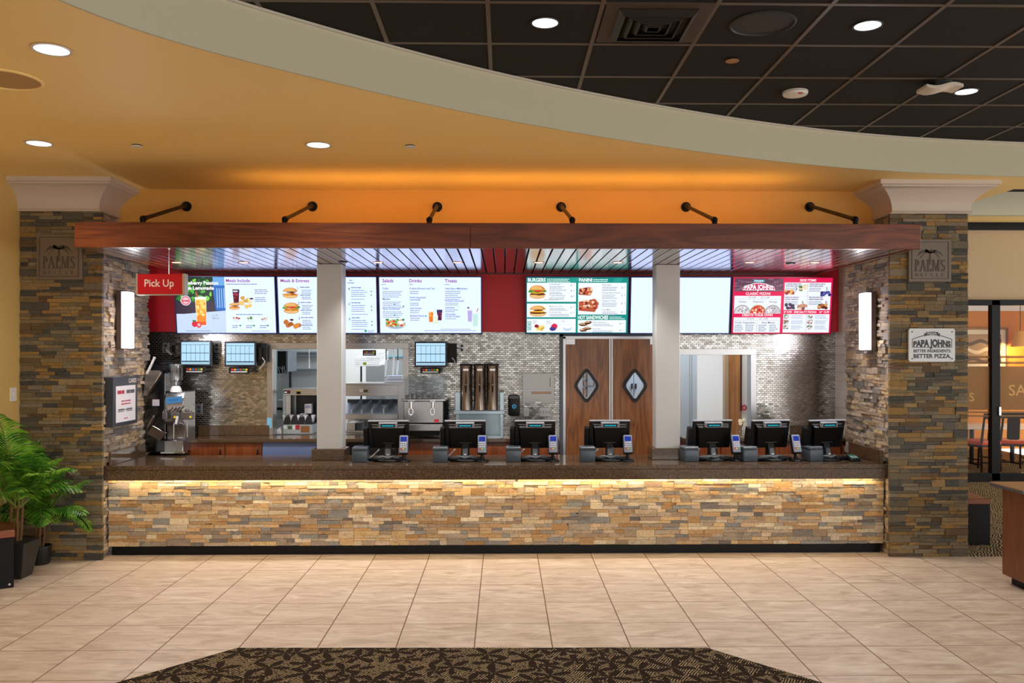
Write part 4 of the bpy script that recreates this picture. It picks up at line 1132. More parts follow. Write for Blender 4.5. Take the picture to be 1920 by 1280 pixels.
def scr1(A):
    R = random.Random(1)
    A.rect('photo', 0, .34, .497, 1, '1C3324'); 
    for q in range(46): A.blob('photo', R.uniform(.02, .36), R.uniform(.5, .98), R.uniform(.012, .03), R.uniform(.02, .06), R.choice(('2E7D2E', '54B53A', '1F5A2A', '7ED04E', '123A22')), R)
    A.rect('photo', 0, .34, .497, .56, '3A2E3C')
    A.poly('photo', [(.38, 1), (.497, 1), (.497, .42), (.40, .42)], '6FA8E2'); A.poly('photo', [(.375, .85), (.497, .85), (.497, .40), (.40, .40)], '2C6CC0')
    for q in range(4): A.rect('photo', .415 + q * .023, .45, .423 + q * .023, .8, 'A8D0F4')
    A.poly('photo', [(0, 0), (.497, 0), (.497, .40), (0, .33)], 'C6D8F2')
    A.cup(.25, .12, .115, .52, 'F08A1E', 'F4F8FF', None, R, .86)
    P = 'drink_picture#0.25'
    A.poly(P, [(.205, .42), (.295, .42), (.302, .60), (.198, .60)], 'F8D060'); 
    for q in range(26): A.blob(P, .25 + R.uniform(-.045, .045), .34 + R.uniform(-.04, .22), .012, .025, R.choice(('F9E08A', 'F6B83C', 'F29A2A')), R)
    A.poly(P, [(.203, .2), (.297, .2), (.295, .14), (.207, .14)], 'E85A1A')
    A.poly(P, [(.215, .64), (.228, .64), (.214, .74), (.204, .74)], 'D8402A')
    A.blob(P, .18, .16, .032, .055, 'D8203A', R, j=.1); A.blob(P, .222, .145, .028, .05, 'E23A4A', R, j=.1); A.blob(P, .222, .145, .014, .026, 'F6C0B8', R, j=.1); A.blob(P, .175, .215, .02, .015, '2E7D2E', R)
    A.ell('badge', .10, .58, .052, .09, 'DCE4F6'); A.ell('badge', .10, .58, .046, .08, 'E07888'); A.ell('badge', .10, .58, .032, .056, 'F2C0C8')
    A.lines('badge', .065, .15, .56, .035, 'C84058', R, dens=.15)
    A.text('lettering', 'Strawberry Passion', .435, .865, .062, 'FFFFFF', .03, 'R'); A.text('lettering', 'Tea Lemonade', .39, .775, .062, 'FFFFFF', .03, 'R')
    A.text('lettering', 'L 2.19', .358, .30, .030, '4A5A78'); A.text('lettering', '200 cal', .358, .25, .030, '4A5A78')
    A.lines('lettering', .09, .42, .03, .014, '7A8CB4', R)
    A.text('heading', 'Meals Include', .515, .91, .055, PUR, .018); A.lines('lettering', .515, .90, .865, .018, INK, R)
    A.cup(.61, .53, .075, .26, '5A1020', 'F2F4FA', 'A8384A', R, .75); A.rect('drink_picture#0.61', .576, .72, .645, .78, '3A2A4A'); A.lines('drink_picture#0.61', .58, .645, .735, .03, 'E8E8F4', R, dens=.1)
    A.burger(.59, .48, .055, R, False, .9, True)
    for q in range(16): A.blob('chips_picture', .70 + R.uniform(-.05, .055), .54 + R.uniform(-.10, .10), .022, .03, R.choice(('E8C470', 'F4DC98', 'D2A24A')), R)
    A.ell('sauce_picture', .765, .60, .022, .03, 'D8E2F0'); A.ell('sauce_picture', .765, .615, .02, .015, '5A2030')
    for k in range(2): A.lines('lettering', .80, .945, .765 - k * .14, .016, INK, R, 3, .032)
    A.lines('lettering', .60, .90, .325, .018, INK, R)
    for k, (u, c) in enumerate(((.605, 'B02838'), (.745, '3E8A3A'), (.885, '9A5A86'))):
        A.poly('side_picture#%d' % k, [(u - .026, .2), (u + .026, .2), (u + .034, .27), (u - .034, .27)], 'DCE4F0')
        for q in range(7): A.blob('side_picture#%d' % k, u + R.uniform(-.025, .025), .262 + R.uniform(-.015, .02), .012, .015, R.choice((c, 'E8D4B0', c)), R)
        A.lines('lettering', u - .045, u + .03, .125, .018, INK, R, 2, .035); A.ell('lettering', u + .035, .132, .010, .016, '2E9A60')
    A.lines('lettering', .76, .98, .03, .012, INK, R)


def scr2(A):
    R = random.Random(2)
    A.text('heading', 'Meals & Entrees', .03, .91, .055, PUR, .018)
    A.burger(.125, .72, .075, R, False, 1, True); A.burger(.13, .45, .078, R, True, 1, True)
    for q in range(9): A.blob('nuggets_picture', .13 + R.uniform(-.08, .085), .16 + R.uniform(-.05, .05), .026, .04, R.choice(('C0702A', 'D88A3C', 'A85A20')), R)
    A.ell('sauce_picture', .13, .235, .02, .018, '4A2030')
    for k in range(3):
        v = .80 - k * .27
        A.text('lettering', str(k + 1), .20, v - .02, .045, '5A6280', .01); A.lines('lettering', .225, .36, v + .01, .02, INK, R, 1); A.lines('lettering', .24, .35, v - .04, .014, INK, R, 3, .03)
        A.lines('lettering', .225, .36, v - .13, .02, INK, R, 1); A.lines('lettering', .24, .34, v - .165, .014, INK, R, 2, .03)
        u = .715; v = .79 - k * .27
        A.text('lettering', str(k + 4), u, v - .02, .045, '5A6280', .01); A.lines('lettering', u + .03, u + .15, v + .015, .022, INK, R, 1); A.lines('lettering', u + .03, u + .2, v - .03, .014, INK, R, 4, .035)
        A.ell('lettering', u + .235, v - .045, .007, .012, '2E9A60'); A.ell('lettering', u + .235, v - .11, .007, .012, '2E9A60')
        A.lines('lettering', u + .03, u + .2, v - .19, .014, INK, R, 1)
        A.ell('wrap_picture#%d' % k, .585, .70 - k * .26, .055, .05, 'E6D2B0'); 
        for q in range(8): A.blob('wrap_picture#%d' % k, .585 + R.uniform(-.04, .04), .70 - k * .26 + R.uniform(-.04, .04), .018, .022, R.choice(('C0702A', '4E9A3A', 'D88A3C')), R)
    A.lines('lettering', .73, .77, .935, .02, INK, R); A.lines('lettering', .71, .79, .89, .02, INK, R)
    A.ell('lettering', .885, .035, .013, .022, '2E9A60'); A.lines('lettering', .905, .99, .035, .013, INK, R, 2, .022)


def scr3(A):
    R = random.Random(3); B = .012
    for u, t in ((.03, 'Salads'), (.295, 'Drinks'), (.645, 'Treats')): A.text('heading', t, u, .91, .058, PUR, .02)
    for u in (.02, .295, .645): A.lines('lettering', u, u + .05, .865, .014, INK, R)
    for v, t in ((.785, 'Cobb'), (.595, 'Market'), (.42, 'Spicy Southwest')):
        A.text('subheading', t, .03, v, .033, NAVY, B); A.lines('lettering', .03, .24, v - .045, .013, INK, R, 4, .032)
    for u, v in ((.145, .515), (.235, .48), (.145, .32)): A.ell('lettering', u, v, .008, .014, '2E9A60')
    P = 'food_picture'
    A.ell(P, .155, .155, .10, .085, 'A8B8C8')
    for q in range(70): A.blob(P, .15 + R.uniform(-.085, .08), .185 + R.uniform(-.06, .055), .013, .02, R.choice(('4FA83A', '2E7D2E', 'D8342A', 'F0D8A0', 'E8A060', '6CC34A')), R)
    A.blob(P, .205, .19, .03, .035, 'F4F4F0', R, j=.1)
    for v, t in ((.785, 'Freshly-Brewed Iced Tea'), (.625, 'Fresh-Squeezed'), (.585, 'Lemonade'), (.43, 'Soft Drinks'), (.295, 'Bottled Water')): A.text('subheading', t, .30, v, .031, NAVY, B)
    for v in (.74, .53, .395, .26): A.lines('lettering', .30, .40, v, .015, INK, R, 2, .035)
    A.ell('lettering', .455, .305, .008, .014, '2EA0C0')
    A.cup(.505, .19, .05, .22, 'E87A22', 'F4F8FF', 'F6B04A', R); A.cup(.59, .22, .055, .21, '5A1A3A', 'F4F4FA', '8A3A5A', R); A.rect('drink_picture#0.59', .563, .37, .618, .42, '3A3468'); A.cup(.55, .12, .05, .2, 'E8F4E6', 'F4F8FF', 'D0E8B0', R)
    for v, t in ((.785, 'Hand-Spun Milkshakes'), (.565, 'Frosted Lemonade'), (.445, 'Icedream'), (.325, 'Chocolate'), (.285, 'Chunk Cookie')): A.text('subheading', t, .648, v, .031, NAVY, B)
    A.lines('lettering', .648, .82, .745, .015, INK, R, 5, .036); A.lines('lettering', .648, .79, .53, .013, INK, R, 2, .03); A.lines('lettering', .648, .78, .41, .015, INK, R, 2, .03); A.lines('lettering', .648, .77, .25, .013, INK, R)
    A.cup(.89, .2, .05, .24, 'B8A8E0', 'E8E0FA'); A.cup(.944, .12, .06, .26, 'BFE4DC', 'E8F8F4'); A.poly('drink_picture#0.94', [(.955, .38), (.963, .38), (.978, .45), (.970, .45)], 'C83048'); A.ell('drink_picture#0.89', .875, .455, .012, .012, '2A2A40')
    A.lines('lettering', .44, .98, .035, .013, INK, R); A.lines('lettering', .60, .98, .062, .012, INK, R)


def price(A, u, v, t, c='5A5870', s=.034):
    A.text('price_lettering', t, u, v, s, c, .008); A.text('price_lettering', '99', u + .026, v + s * .45, s * .5, c)


def scr4(A):
    R = random.Random(4); G = '0F8C82'; S = 'lettering'
    A.rect('panel', 0, 0, 1, 1, G)
    for u0, v0, u1, v1 in ((.004, .565, .487, .905), (.004, .285, .487, .53), (.004, .01, .487, .255), (.508, .335, .985, .905), (.508, .01, .985, .235)): A.rect('panel', u0, v0, u1, v1, 'EDF4FB')
    for q in range(4): A.poly('panel', [(.42 + q * .02, .915), (.428 + q * .02, .915), (.458 + q * .02, .995), (.45 + q * .02, .995)], '3AB0A0'); A.poly('panel', [(.85 + q * .02, .915), (.858 + q * .02, .915), (.888 + q * .02, .995), (.88 + q * .02, .995)], '3AB0A0')
    A.text('heading', 'BURGERS', .012, .925, .062, 'F4FCFA', .03, width=.175); A.text('heading', 'PANINI', .515, .925, .062, 'F4FCFA', .03, width=.13); A.text('heading', 'HOT SANDWICHES', .508, .25, .064, 'F4FCFA', .03, width=.30)
    A.lines(S, .20, .44, .965, .016, 'DCF4F0', R, 3, .026); A.lines(S, .655, .82, .958, .018, 'DCF4F0', R, 2, .032); A.lines(S, .82, .985, .283, .016, 'DCF4F0', R, 2, .03)
    A.burger(.105, .745, .078, R, True, 1.15); A.burger(.11, .40, .078, R, False, .95)
    for v, t, p in ((.865, 'Cheeseburger', '6'), (.765, 'Double Cheeseburger', '8'), (.665, 'Triple Cheeseburger', '10')): A.text('subheading', t, .225, v, .024, '4A6A78', .004); A.lines(S, .225, .38, v - .035, .012, INK, R, 2, .026); price(A, .435, v - .02, p)
    A.text(S, 'Add Bacon for .99', .17, .59, .024, '9A6A88')
    for v, t, p in ((.47, 'Mushroom Swiss', '6'), (.365, 'House Specialty', '7')): A.text('subheading', t, .225, v, .024, '8A6A78', .004); A.lines(S, .225, .43, v - .035, .012, INK, R, 2, .026); price(A, .435, v - .02, p)
    A.text('heading', 'SIDES', .045, .045, .035, G, .02, rot=True, width=.17)
    for u, t1, t2 in ((.06, 'French', 'Fries'), (.195, 'Chips', '& Fruit'), (.345, 'Soup', '')): A.text('subheading', t1, u, .205, .022, '5A6A80', .004); t2 and A.text('subheading', t2, u + .005, .172, .022, '5A6A80', .004)
    P = 'food_picture'
    P = 'fries_picture'
    for q in range(14): A.blob(P, .13 + R.uniform(-.035, .035), .085 + R.uniform(-.03, .04), .018, .02, R.choice(('E8C860', 'F2DC88', 'D0A040')), R)
    A.ell(P, .10, .125, .022, .03, '8A2030'); P = 'chips_picture'; A.blob(P, .275, .12, .03, .05, 'D82848', R, j=.15); A.blob(P, .26, .075, .032, .035, '4A3A8A', R, j=.15); P = 'soup_picture'
    A.ell(P, .405, .095, .045, .06, 'C2D2E4'); A.ell(P, .405, .115, .042, .035, 'EEF2F6')
    for v, t, p in ((.855, 'Roast Beef', '6'), (.715, 'Chicken Bacon Ranch', '5'), (.57, 'Chipotle Turkey', '6'), (.41, 'Tuna Melt', '4')): A.text('subheading', t, .745, v, .026, '4A6A78', .005); A.lines(S, .745, .90, v - .035, .012, INK, R, 3, .028); price(A, .935, v - .05, p)
    for k, (cu, cv, ru, rv) in enumerate(((.585, .755, .07, .08), (.615, .50, .10, .12))):
        P = 'panini_picture#%d' % k
        A.poly(P, [(cu - ru, cv - rv * .8), (cu + ru * .6, cv - rv), (cu + ru, cv + rv * .3), (cu + ru * .6, cv + rv), (cu - ru, cv + rv * .55)], 'B4583A')
        for q in range(30): A.blob(P, cu + R.uniform(-.85, .8) * ru, cv + R.uniform(-.7, .7) * rv, .014, .022, R.choice(('D88A60', '8A2A20', 'E8A878', 'F0D0B0', 'C84838', '6A2418')), R)
    for k, (cu, cv) in enumerate(((.56, .155), (.605, .19), (.56, .05), (.60, .085))):
        P = 'sandwich_picture#%d' % k
        A.blob(P, cu, cv, .04, .03, '7A4426', R); A.blob(P, cu - .005, cv + .008, .03, .014, 'D8B890', R); A.blob(P, cu, cv - .01, .03, .01, '3A1A10', R)
    for v, t, p in ((.185, 'Philly Cheesesteak', '6'), (.065, 'French Dip', '6')): A.text('subheading', t, .655, v, .022, '4A6A78', .004); A.lines(S, .655, .88, v - .03, .011, INK, R, 2, .024); price(A, .925, v - .03, p)


def scr6(A):
    R = random.Random(6); C = 'E01252'; S = 'lettering'
    A.rect('panel', 0, 0, 1, 1, C)
    A.rect('panel', .01, .755, .50, .99, '5A3848')
    for r in range(9):
        for k in range(9):
            u = .012 + k * .056 - (r % 2) * .028; A.rect('panel', max(.01, u), .76 + r * .0255, min(.5, u + .052), .781 + r * .0255, R.choice(('7A5468', '6A4458', '8A667A', '5E3C50')))
    for u0, v0, u1, v1 in ((.012, .355, .485, .675), (.012, .01, .485, .285), (.515, .42, .985, .915), (.515, .01, .985, .345)): A.rect('panel', u0, v0, u1, v1, 'E8EEF6')
    arc_ = [(.10 + .31 * i / 14, .835 + .075 * math.sin(PI * i / 14)) for i in range(15)]
    A.poly('logo', [(.09, .775), (.42, .775)] + arc_[::-1], 'F4F4FA'); A.poly('logo', [(.098, .785), (.412, .785)] + [(u, v - .012) for u, v in arc_[::-1]], 'C8205A')
    A.text('logo', 'PAPA JOHNS', .255, .79, .065, 'FFFFFF', .03, 'C', .29, arch=.35)
    A.rect('logo', .20, .925, .31, .965, '2AA0B0'); A.text('logo', 'PIZZA', .255, .931, .026, 'FFFFFF', .02, 'C', .09)
    A.text('heading', 'CLASSIC PIZZAS', .25, .695, .042, 'FFF4F8', .02, 'C', .25); A.text('heading', 'CREATE YOUR OWN', .25, .307, .042, 'FFF4F8', .02, 'C', .31)
    A.text('heading', 'SIDE ITEMS', .75, .935, .042, 'FFF4F8', .02, 'C', .165); A.text('heading', '8" 9.99   SPECIALTY PIZZAS   16" 13.99', .75, .365, .036, 'FFF4F8', .018, 'C', .46)
    A.text(S, '8" 5.99', .16, .63, .03, '7A7088', .004); A.text(S, '16" 11.99', .28, .63, .03, '7A7088', .004); A.rect('panel', .012, .612, .485, .616, 'B8A8B8')
    for u, t, c in ((.095, 'Cheese', 'D8D4D8'), (.255, 'Pepperoni', 'D84838'), (.405, 'Sausage', 'C8C0C4')):
        A.text('subheading', t, u, .555, .032, '6A5A78', .006, 'C')
        pts = [(u + .085 * math.cos(PI * i / 12), .358 + .155 * math.sin(PI * i / 12)) for i in range(13)]
        FP = 'pizza_picture#' + t; A.poly(FP, pts, 'B88A5A' if c == 'D84838' else 'A8A0A4'); A.poly(FP, [(u + .075 * math.cos(PI * i / 12), .358 + .135 * math.sin(PI * i / 12)) for i in range(13)], c)
        for q in range(22):
            a = R.uniform(.1, 3.0); k = R.uniform(.2, .9)
            A.blob(FP, u + .072 * k * math.cos(a), .362 + .125 * k * math.sin(a), .010, .014, R.choice(('F2E4D0', 'B82820', 'F0D0A8')) if c == 'D84838' else R.choice(('F0EEF0', '9A9298', 'C4BEC2')), R)
    A.text(S, '8" 8.99', .15, .245, .03, '7A7088', .004); A.text(S, '16" 13.99', .27, .245, .03, '7A7088', .004); A.rect('panel', .012, .228, .485, .232, 'B8A8B8')
    A.text('subheading', 'Fresh Vegetables', .03, .175, .035, '6A5A78', .008, width=.2); A.text('subheading', 'Real Meats', .30, .175, .035, '6A5A78', .008, width=.13); A.rect('panel', .246, .02, .25, .2, 'B8A8B8')
    for u in (.025, .135, .265, .375): A.lines(S, u, u + .09, .135, .016, INK, R, 4, .033)
    A.rect('panel', .748, .42, .752, .915, 'B0B8CC'); A.rect('panel', .515, .668, .985, .672, 'B0B8CC'); A.rect('panel', .748, .01, .752, .345, 'B0B8CC')
    for u, v, p in ((.525, .88, '2'), (.765, .88, '5'), (.525, .64, '6'), (.765, .64, '6')):
        A.lines('subheading', u, u + .17, v, .022, '8A7A98', R, 2, .035); A.lines(S, u, u + .14, v - .07, .013, INK, R, 3, .026); A.text('price_lettering', p, u + (.10 if p == '2' else .17), v - .10, .05, '3A3A5A', .01)
    for u, v, cs in ((.565, .74, ('E0B060', 'A83020', 'F0E0C0')), (.715, .83, ('E8D4B0', '5A7A3A')), (.935, .72, ('2A2A6A', '4A4A9A', 'C8C8E8')), (.575, .485, ('5A2A5A', 'D86A8A', '3A2A4A')), (.70, .48, ('C88A6A', 'E8C0A8', '8A4A4A')), (.91, .49, ('B0623A', 'D8965A', '5A2A1A'))):
        for q in range(12): A.blob('side_picture#%.3f' % (u + v), u + R.uniform(-.045, .04), v + R.uniform(-.045, .04), .018, .026, R.choice(cs), R)
    for k in range(3):
        for u in (.545, .785):
            A.ell('pizza_picture#%.2f%d' % (u, k), u, .30 - k * .095, .03, .045, 'C8D0D0')
            for q in range(8): A.blob('pizza_picture#%.2f%d' % (u, k), u + R.uniform(-.022, .02), .30 - k * .095 + R.uniform(-.03, .03), .009, .013, R.choice(('8A4A3A', '4A8A5A', 'F0F0E8', 'B8686A')), R)
            A.lines(S, u + .05, u + .18, .315 - k * .095, .013, '9AA8C4', R, 3, .025)


screen(331, 520, 'menu screen with an orange lemonade glass and a meals list, leftmost of the row', paint=scr1)
screen(522, 709, 'menu screen headed Meals & Entrees with sandwiches, behind the left white post', paint=scr2)
screen(711, 904, 'menu screen with Salads, Drinks and Treats columns', paint=scr3)
screen(985, 1178, 'green bordered menu screen with Burgers and Panini', '0E3A78', paint=scr4)
screen(1180, 1368, 'blank white menu screen behind the right white post', bgc='C6D4FF', bs=1.5)
screen(1370, 1558, 'red bordered pizza menu screen, rightmost of the row', 'A0103C', paint=scr6)

# ================================================================== ORDER MONITORS ON THE MOSAIC WALL
M_DISP = emis('B4DCF4', 1.1); M_DLINE = emis('1E3A5A', .6)
BTN = ['D2342A', 'F0A020', '2E78C8', 'D2442A', '2E9A4A', 'F2D030']
M_BTN = [mat('button_' + c, c, .4) for c in BTN]


def monitor(px0, px1, py0, py1, label, arm):
    ym = YM - .16; x0, x1 = at(px0, 660, ym).x, at(px1, 660, ym).x; z0, z1 = at((px0 + px1) / 2, py1, ym).z, at((px0 + px1) / 2, py0, ym).z
    t = thing('order_monitor', label, 'monitor', ((x0 + x1) / 2, ym, z0)); w = x1 - x0; h = z1 - z0
    mb = MB(); mb.box(x0, x1, ym, ym + .045, z0, z1); mb.box(x0 + .04, x1 - .04, ym + .045, ym + .075, z0 + .05, z1 - .05); mb.build('casing', mat('navy_black_casing', '10182C', .35), t, bevel=.005)
    mb = MB(); mb.box(x0 + .018, x1 - .018, ym - .001, ym + .001, z0 + .02, z1 - .018); d = mb.build('display', M_DISP, t)
    mb = MB(); gx0, gx1, gz0, gz1 = x0 + .022, x1 - .022, z0 + .05, z1 - .045
    for k in range(1, 6): gx = gx0 + (gx1 - gx0) * k / 6; mb.box(gx - .0015, gx + .0015, ym - .002, ym - .001, gz0, gz1)
    for zz, th in ((gz1, .004), ((gz0 + gz1) / 2, .006), (gz0, .012), (gz0 - .018, .003)): mb.box(gx0, gx1, ym - .0025, ym - .0012, zz - th / 2, zz + th / 2)
    mb.build('order_grid', M_DLINE, d)
    mb = MB(); mb.box((x0 + x1) / 2 - .05, (x0 + x1) / 2 + .05, ym + .075, YM - .002, z0 + .09, z1 - .09); mb.build('wall_arm', M_BLK, t)
    if arm:
        s = arm; xa = x1 if s > 0 else x0
        mb = MB(); mb.box(xa + s * .005, xa + s * .10, ym + .05, ym + .075, z0 + .045, z1 - .02); mb.box(xa + s * .015, xa + s * .05, ym + .03, ym + .05, z0 + .07, z1 - .06)
        for q in range(4): mb.cyl((xa + s * .085, ym + .049, z0 + .06 + q * .045), (xa + s * .085, ym + .044, z0 + .06 + q * .045), .008, n=10)
        mb.build('side_bracket', M_BLACKPL, t, bevel=.002)
        mb = MB(); mb.tube([(xa + s * .05, ym + .045, z0 + .10), (xa + s * .075, ym + .02, z0 + .075), (xa + s * .085, ym + .04, z0 + .055), (xa + s * .06, ym + .06, z0 + .02), (xa + s * .02, ym + .06, z0 - .03)], .006, 6); mb.build('cable', mat('white_cable', 'D8D8DA', .5), t)
    return t


def bump_bar(px0, px1, py0, py1, Y, label, hang=True):
    x0, x1 = at(px0, 690, Y).x, at(px1, 690, Y).x; z0, z1 = at((px0 + px1) / 2, py1, Y).z, at((px0 + px1) / 2, py0, Y).z
    t = thing('bump_bar', label, 'keypad', ((x0 + x1) / 2, Y, z0), group=None); w = x1 - x0; h = z1 - z0
    mb = MB(); mb.box(x0, x1, Y, Y + .03, z0, z1); mb.build('case', M_BLACKPL, t, bevel=.004)
    for k in range(6):
        bx = x0 + w * (.12 + .135 * k); mb = MB(); mb.box(bx, bx + w * .105, Y - .005, Y, z0 + h * .45, z0 + h * .75); mb.build('button', M_BTN[k], t, bevel=.0015)
    mb = MB(); mb.box(x0 + w * .1, x1 - w * .12, Y - .002, Y, z0 + h * .18, z0 + h * .34); mb.build('label_strip', mat('label_white', 'E0E0E0', .5), t)
    mb = MB(); mb.box(x0 + w * .15, x1 - w * .15, Y + .03, (YM if hang else Y + .1) - .001, z0 + h * .4, z0 + h * .6); mb.build('bracket', M_BLK, t)
    return t


monitor(337, 396, 638, 686, 'order monitor with a two-row grid, leftmost on the mosaic wall', 0)
monitor(421, 480, 640, 687, 'order monitor with a two-row grid beside the pass-through', 1)
m3 = monitor(777, 838, 640, 688, 'order monitor with a two-row grid above the juice dispenser', 1)
bump_bar(345, 384, 687, 700, YM - .17, 'black keypad with coloured buttons below the leftmost order monitor')
bump_bar(429, 468, 688, 700, YM - .17, 'black keypad with coloured buttons below the order monitor beside the pass-through')
bump_bar(788, 826, 689, 700, YM - .17, 'black keypad with coloured buttons below the monitor over the juice dispenser')


def outlet(px, py, w, h, label, kind='outlet', gang=1):
    p = at(px, py, YM); t = thing('wall_plate', label, 'outlet', p)
    mb = MB(); mb.box(p.x - w / 2, p.x + w / 2, YM - .007, YM - .0005, p.z - h / 2, p.z + h / 2); mb.build('cover_plate', mat('steel_plate', 'A8A8AA', .3, .8) if kind != 'white' else M_WHITE, t, bevel=.002)
    for g_ in range(gang):
        cx_ = p.x - w / 2 + w * (g_ + .5) / gang
        if kind == 'switch':
            mb = MB(); mb.box(cx_ - .006, cx_ + .006, YM - .016, YM - .007, p.z - .012, p.z + .012); mb.build('toggle', M_GREY, t, bevel=.001)
        else:
            for s_ in (-1, 1):
                mb = MB(); mb.cyl((cx_, YM - .010, p.z + s_ * .022), (cx_, YM - .007, p.z + s_ * .022), .016, n=16); mb.build('socket', M_DKGREY if kind != 'white' else M_WHITE, t)
    return t


outlet(311, 652, .07, .115, 'steel outlet plate with a cord at the left of the leftmost order monitor')
outlet(407, 651, .07, .115, 'steel duplex outlet plate between the two left order monitors')
outlet(373, 767, .075, .12, 'steel outlet plate on the mosaic right of the shake machine')
outlet(848, 652, .07, .115, 'steel outlet plate just right of the monitor over the juice dispenser')
outlet(866, 652, .07, .115, 'steel outlet plate with a black plug above the tea urns')
outlet(987, 772, .06, .10, 'single steel switch plate beside the black soap dispenser', 'switch')
outlet(1022, 772, .13, .10, 'wide steel switch plate below the recessed towel cabinet', 'switch', 4)
# cords on the wall
p = at(311, 655, YM - .015)
t = thing('power_cord', 'white and black power cord drooping beside the leftmost order monitor', 'cord', p)
mb = MB(); mb.tube([p, at(316, 660, YM - .03), at(322, 665, YM - .03)], .008, 8); mb.build('white_lead', mat('white_cable', 'D8D8DA', .5), t)
mb = MB(); mb.tube([at(322, 665, YM - .03), at(326, 671, YM - .03), at(333, 671, YM - .03), at(341, 664, YM - .05)], .006, 8); mb.box(at(326, 655, YM - .03).x - .02, at(326, 655, YM - .03).x + .02, YM - .04, YM - .001, at(326, 655, YM).z - .03, at(326, 655, YM).z + .045); mb.build('black_lead', M_BLACKPL, t)
mb = MB(); p = at(851, 653, YM - .01); mb.tube([p, at(857, 653, YM - .02), at(865, 653, YM - .012)], .004, 6)
o = mb.build('power_cord', M_BLACKPL); tag(o, 'short black cord between the two plates above the tea urns', 'cord')
# ================================================================== OPENING FRAMES, SWING DOORS
def PX(px, Y, py=700): return at(px, py, Y).x
def PZ(py, Y, px=945): return at(px, py, Y).z


def opening_frame(name, x0, x1, z1, label):
    t = thing(name, label, 'frame', ((x0 + x1) / 2, YM, HB), kind='structure')
    for nm, b in (('head', (x0 - .03, x1 + .03, z1 - .012, z1 + .055)), ('jamb', (x0 - .03, x0 + .035, HB + .0005, z1 - .012)), ('jamb', (x1 - .035, x1 + .03, HB + .0005, z1 - .012))):
        mb = MB(); mb.box(b[0], b[1], YM - .015, YM + .135, b[2], b[3]); mb.build(nm, M_STEEL if nm == 'head' else M_STEELV, t, bevel=.002)['kind'] = 'structure'


opening_frame('window_1', A0, A1, ZA1 + .0, 'stainless framed pass-through opening to the kitchen')
opening_frame('window_2', B0, B1, ZB1, 'stainless framed opening right of the swing doors')

yd = YM - .01
t = thing('door_2', 'pair of walnut swing doors with diamond windows in the mosaic wall', 'double door', ((DX0 + DX1) / 2, yd, 0), kind='structure')
M_JAMB = mat('blue_grey_door_frame', '4E5866', .4)
xa, xb = PX(1050, yd), PX(1232, yd); zd = PZ(631, yd)
mb = MB(); mb.box(DX0 - .004, PX(1056, yd), yd - .03, YM + .12, 0, zd + .07); mb.box(DX0 - .004, DX1 + .06, yd - .03, YM + .12, zd, zd + .075); mb.box(PX(1236, yd), DX1 + .06, yd - .03, YM + .12, 0, zd); mb.build('frame', M_JAMB, t)
mb = MB(); mb.box(PX(1055.5, yd), PX(1060, yd), yd - .035, yd + .03, 0, zd); mb.box(PX(1055.5, yd), PX(1236, yd), yd - .035, yd + .03, zd - .022, zd + .004); mb.build('aluminium_trim', mat('bright_aluminium', 'DADADE', .3, .6), t)


def diamond(cx, cz, rx, rz, n=6, k=.22):
    cs = [(rx, 0), (0, rz), (-rx, 0), (0, -rz)]; o = []
    for i in range(4):
        p, a, b = cs[i], cs[i - 1], cs[(i + 1) % 4]
        s = (p[0] + (a[0] - p[0]) * k, p[1] + (a[1] - p[1]) * k); e = (p[0] + (b[0] - p[0]) * k, p[1] + (b[1] - p[1]) * k)
        for j in range(n + 1):
            q = j / n; o.append((cx + (1 - q) ** 2 * s[0] + 2 * q * (1 - q) * p[0] + q * q * e[0], cz + (1 - q) ** 2 * s[1] + 2 * q * (1 - q) * p[1] + q * q * e[1]))
    return o


def ringplate(mb, outer, inner, y0, y1):
    n = len(outer)
    vs = [(a, y, b) for y in (y0, y1) for P in (outer, inner) for a, b in P]
    f = []
    for i in range(n):
        j = (i + 1) % n
        f += [(i, j, n + j, n + i), (2 * n + i, 3 * n + i, 3 * n + j, 2 * n + j), (i, 2 * n + i, 2 * n + j, j), (n + i, n + j, 3 * n + j, 3 * n + i)]
    mb.add(vs, f)


def square_ring(cx, cz, rect, inner):
    """rectangle outline resampled along the rays of an inner outline"""
    x0, x1, z0, z1 = rect; o = []
    for a, b in inner:
        dx, dz = a - cx, b - cz
        k = min([(x1 - cx) / dx if dx > 1e-9 else 1e9, (x0 - cx) / dx if dx < -1e-9 else 1e9, (z1 - cz) / dz if dz > 1e-9 else 1e9, (z0 - cz) / dz if dz < -1e-9 else 1e9])
        o.append((cx + dx * k, cz + dz * k))
    return o


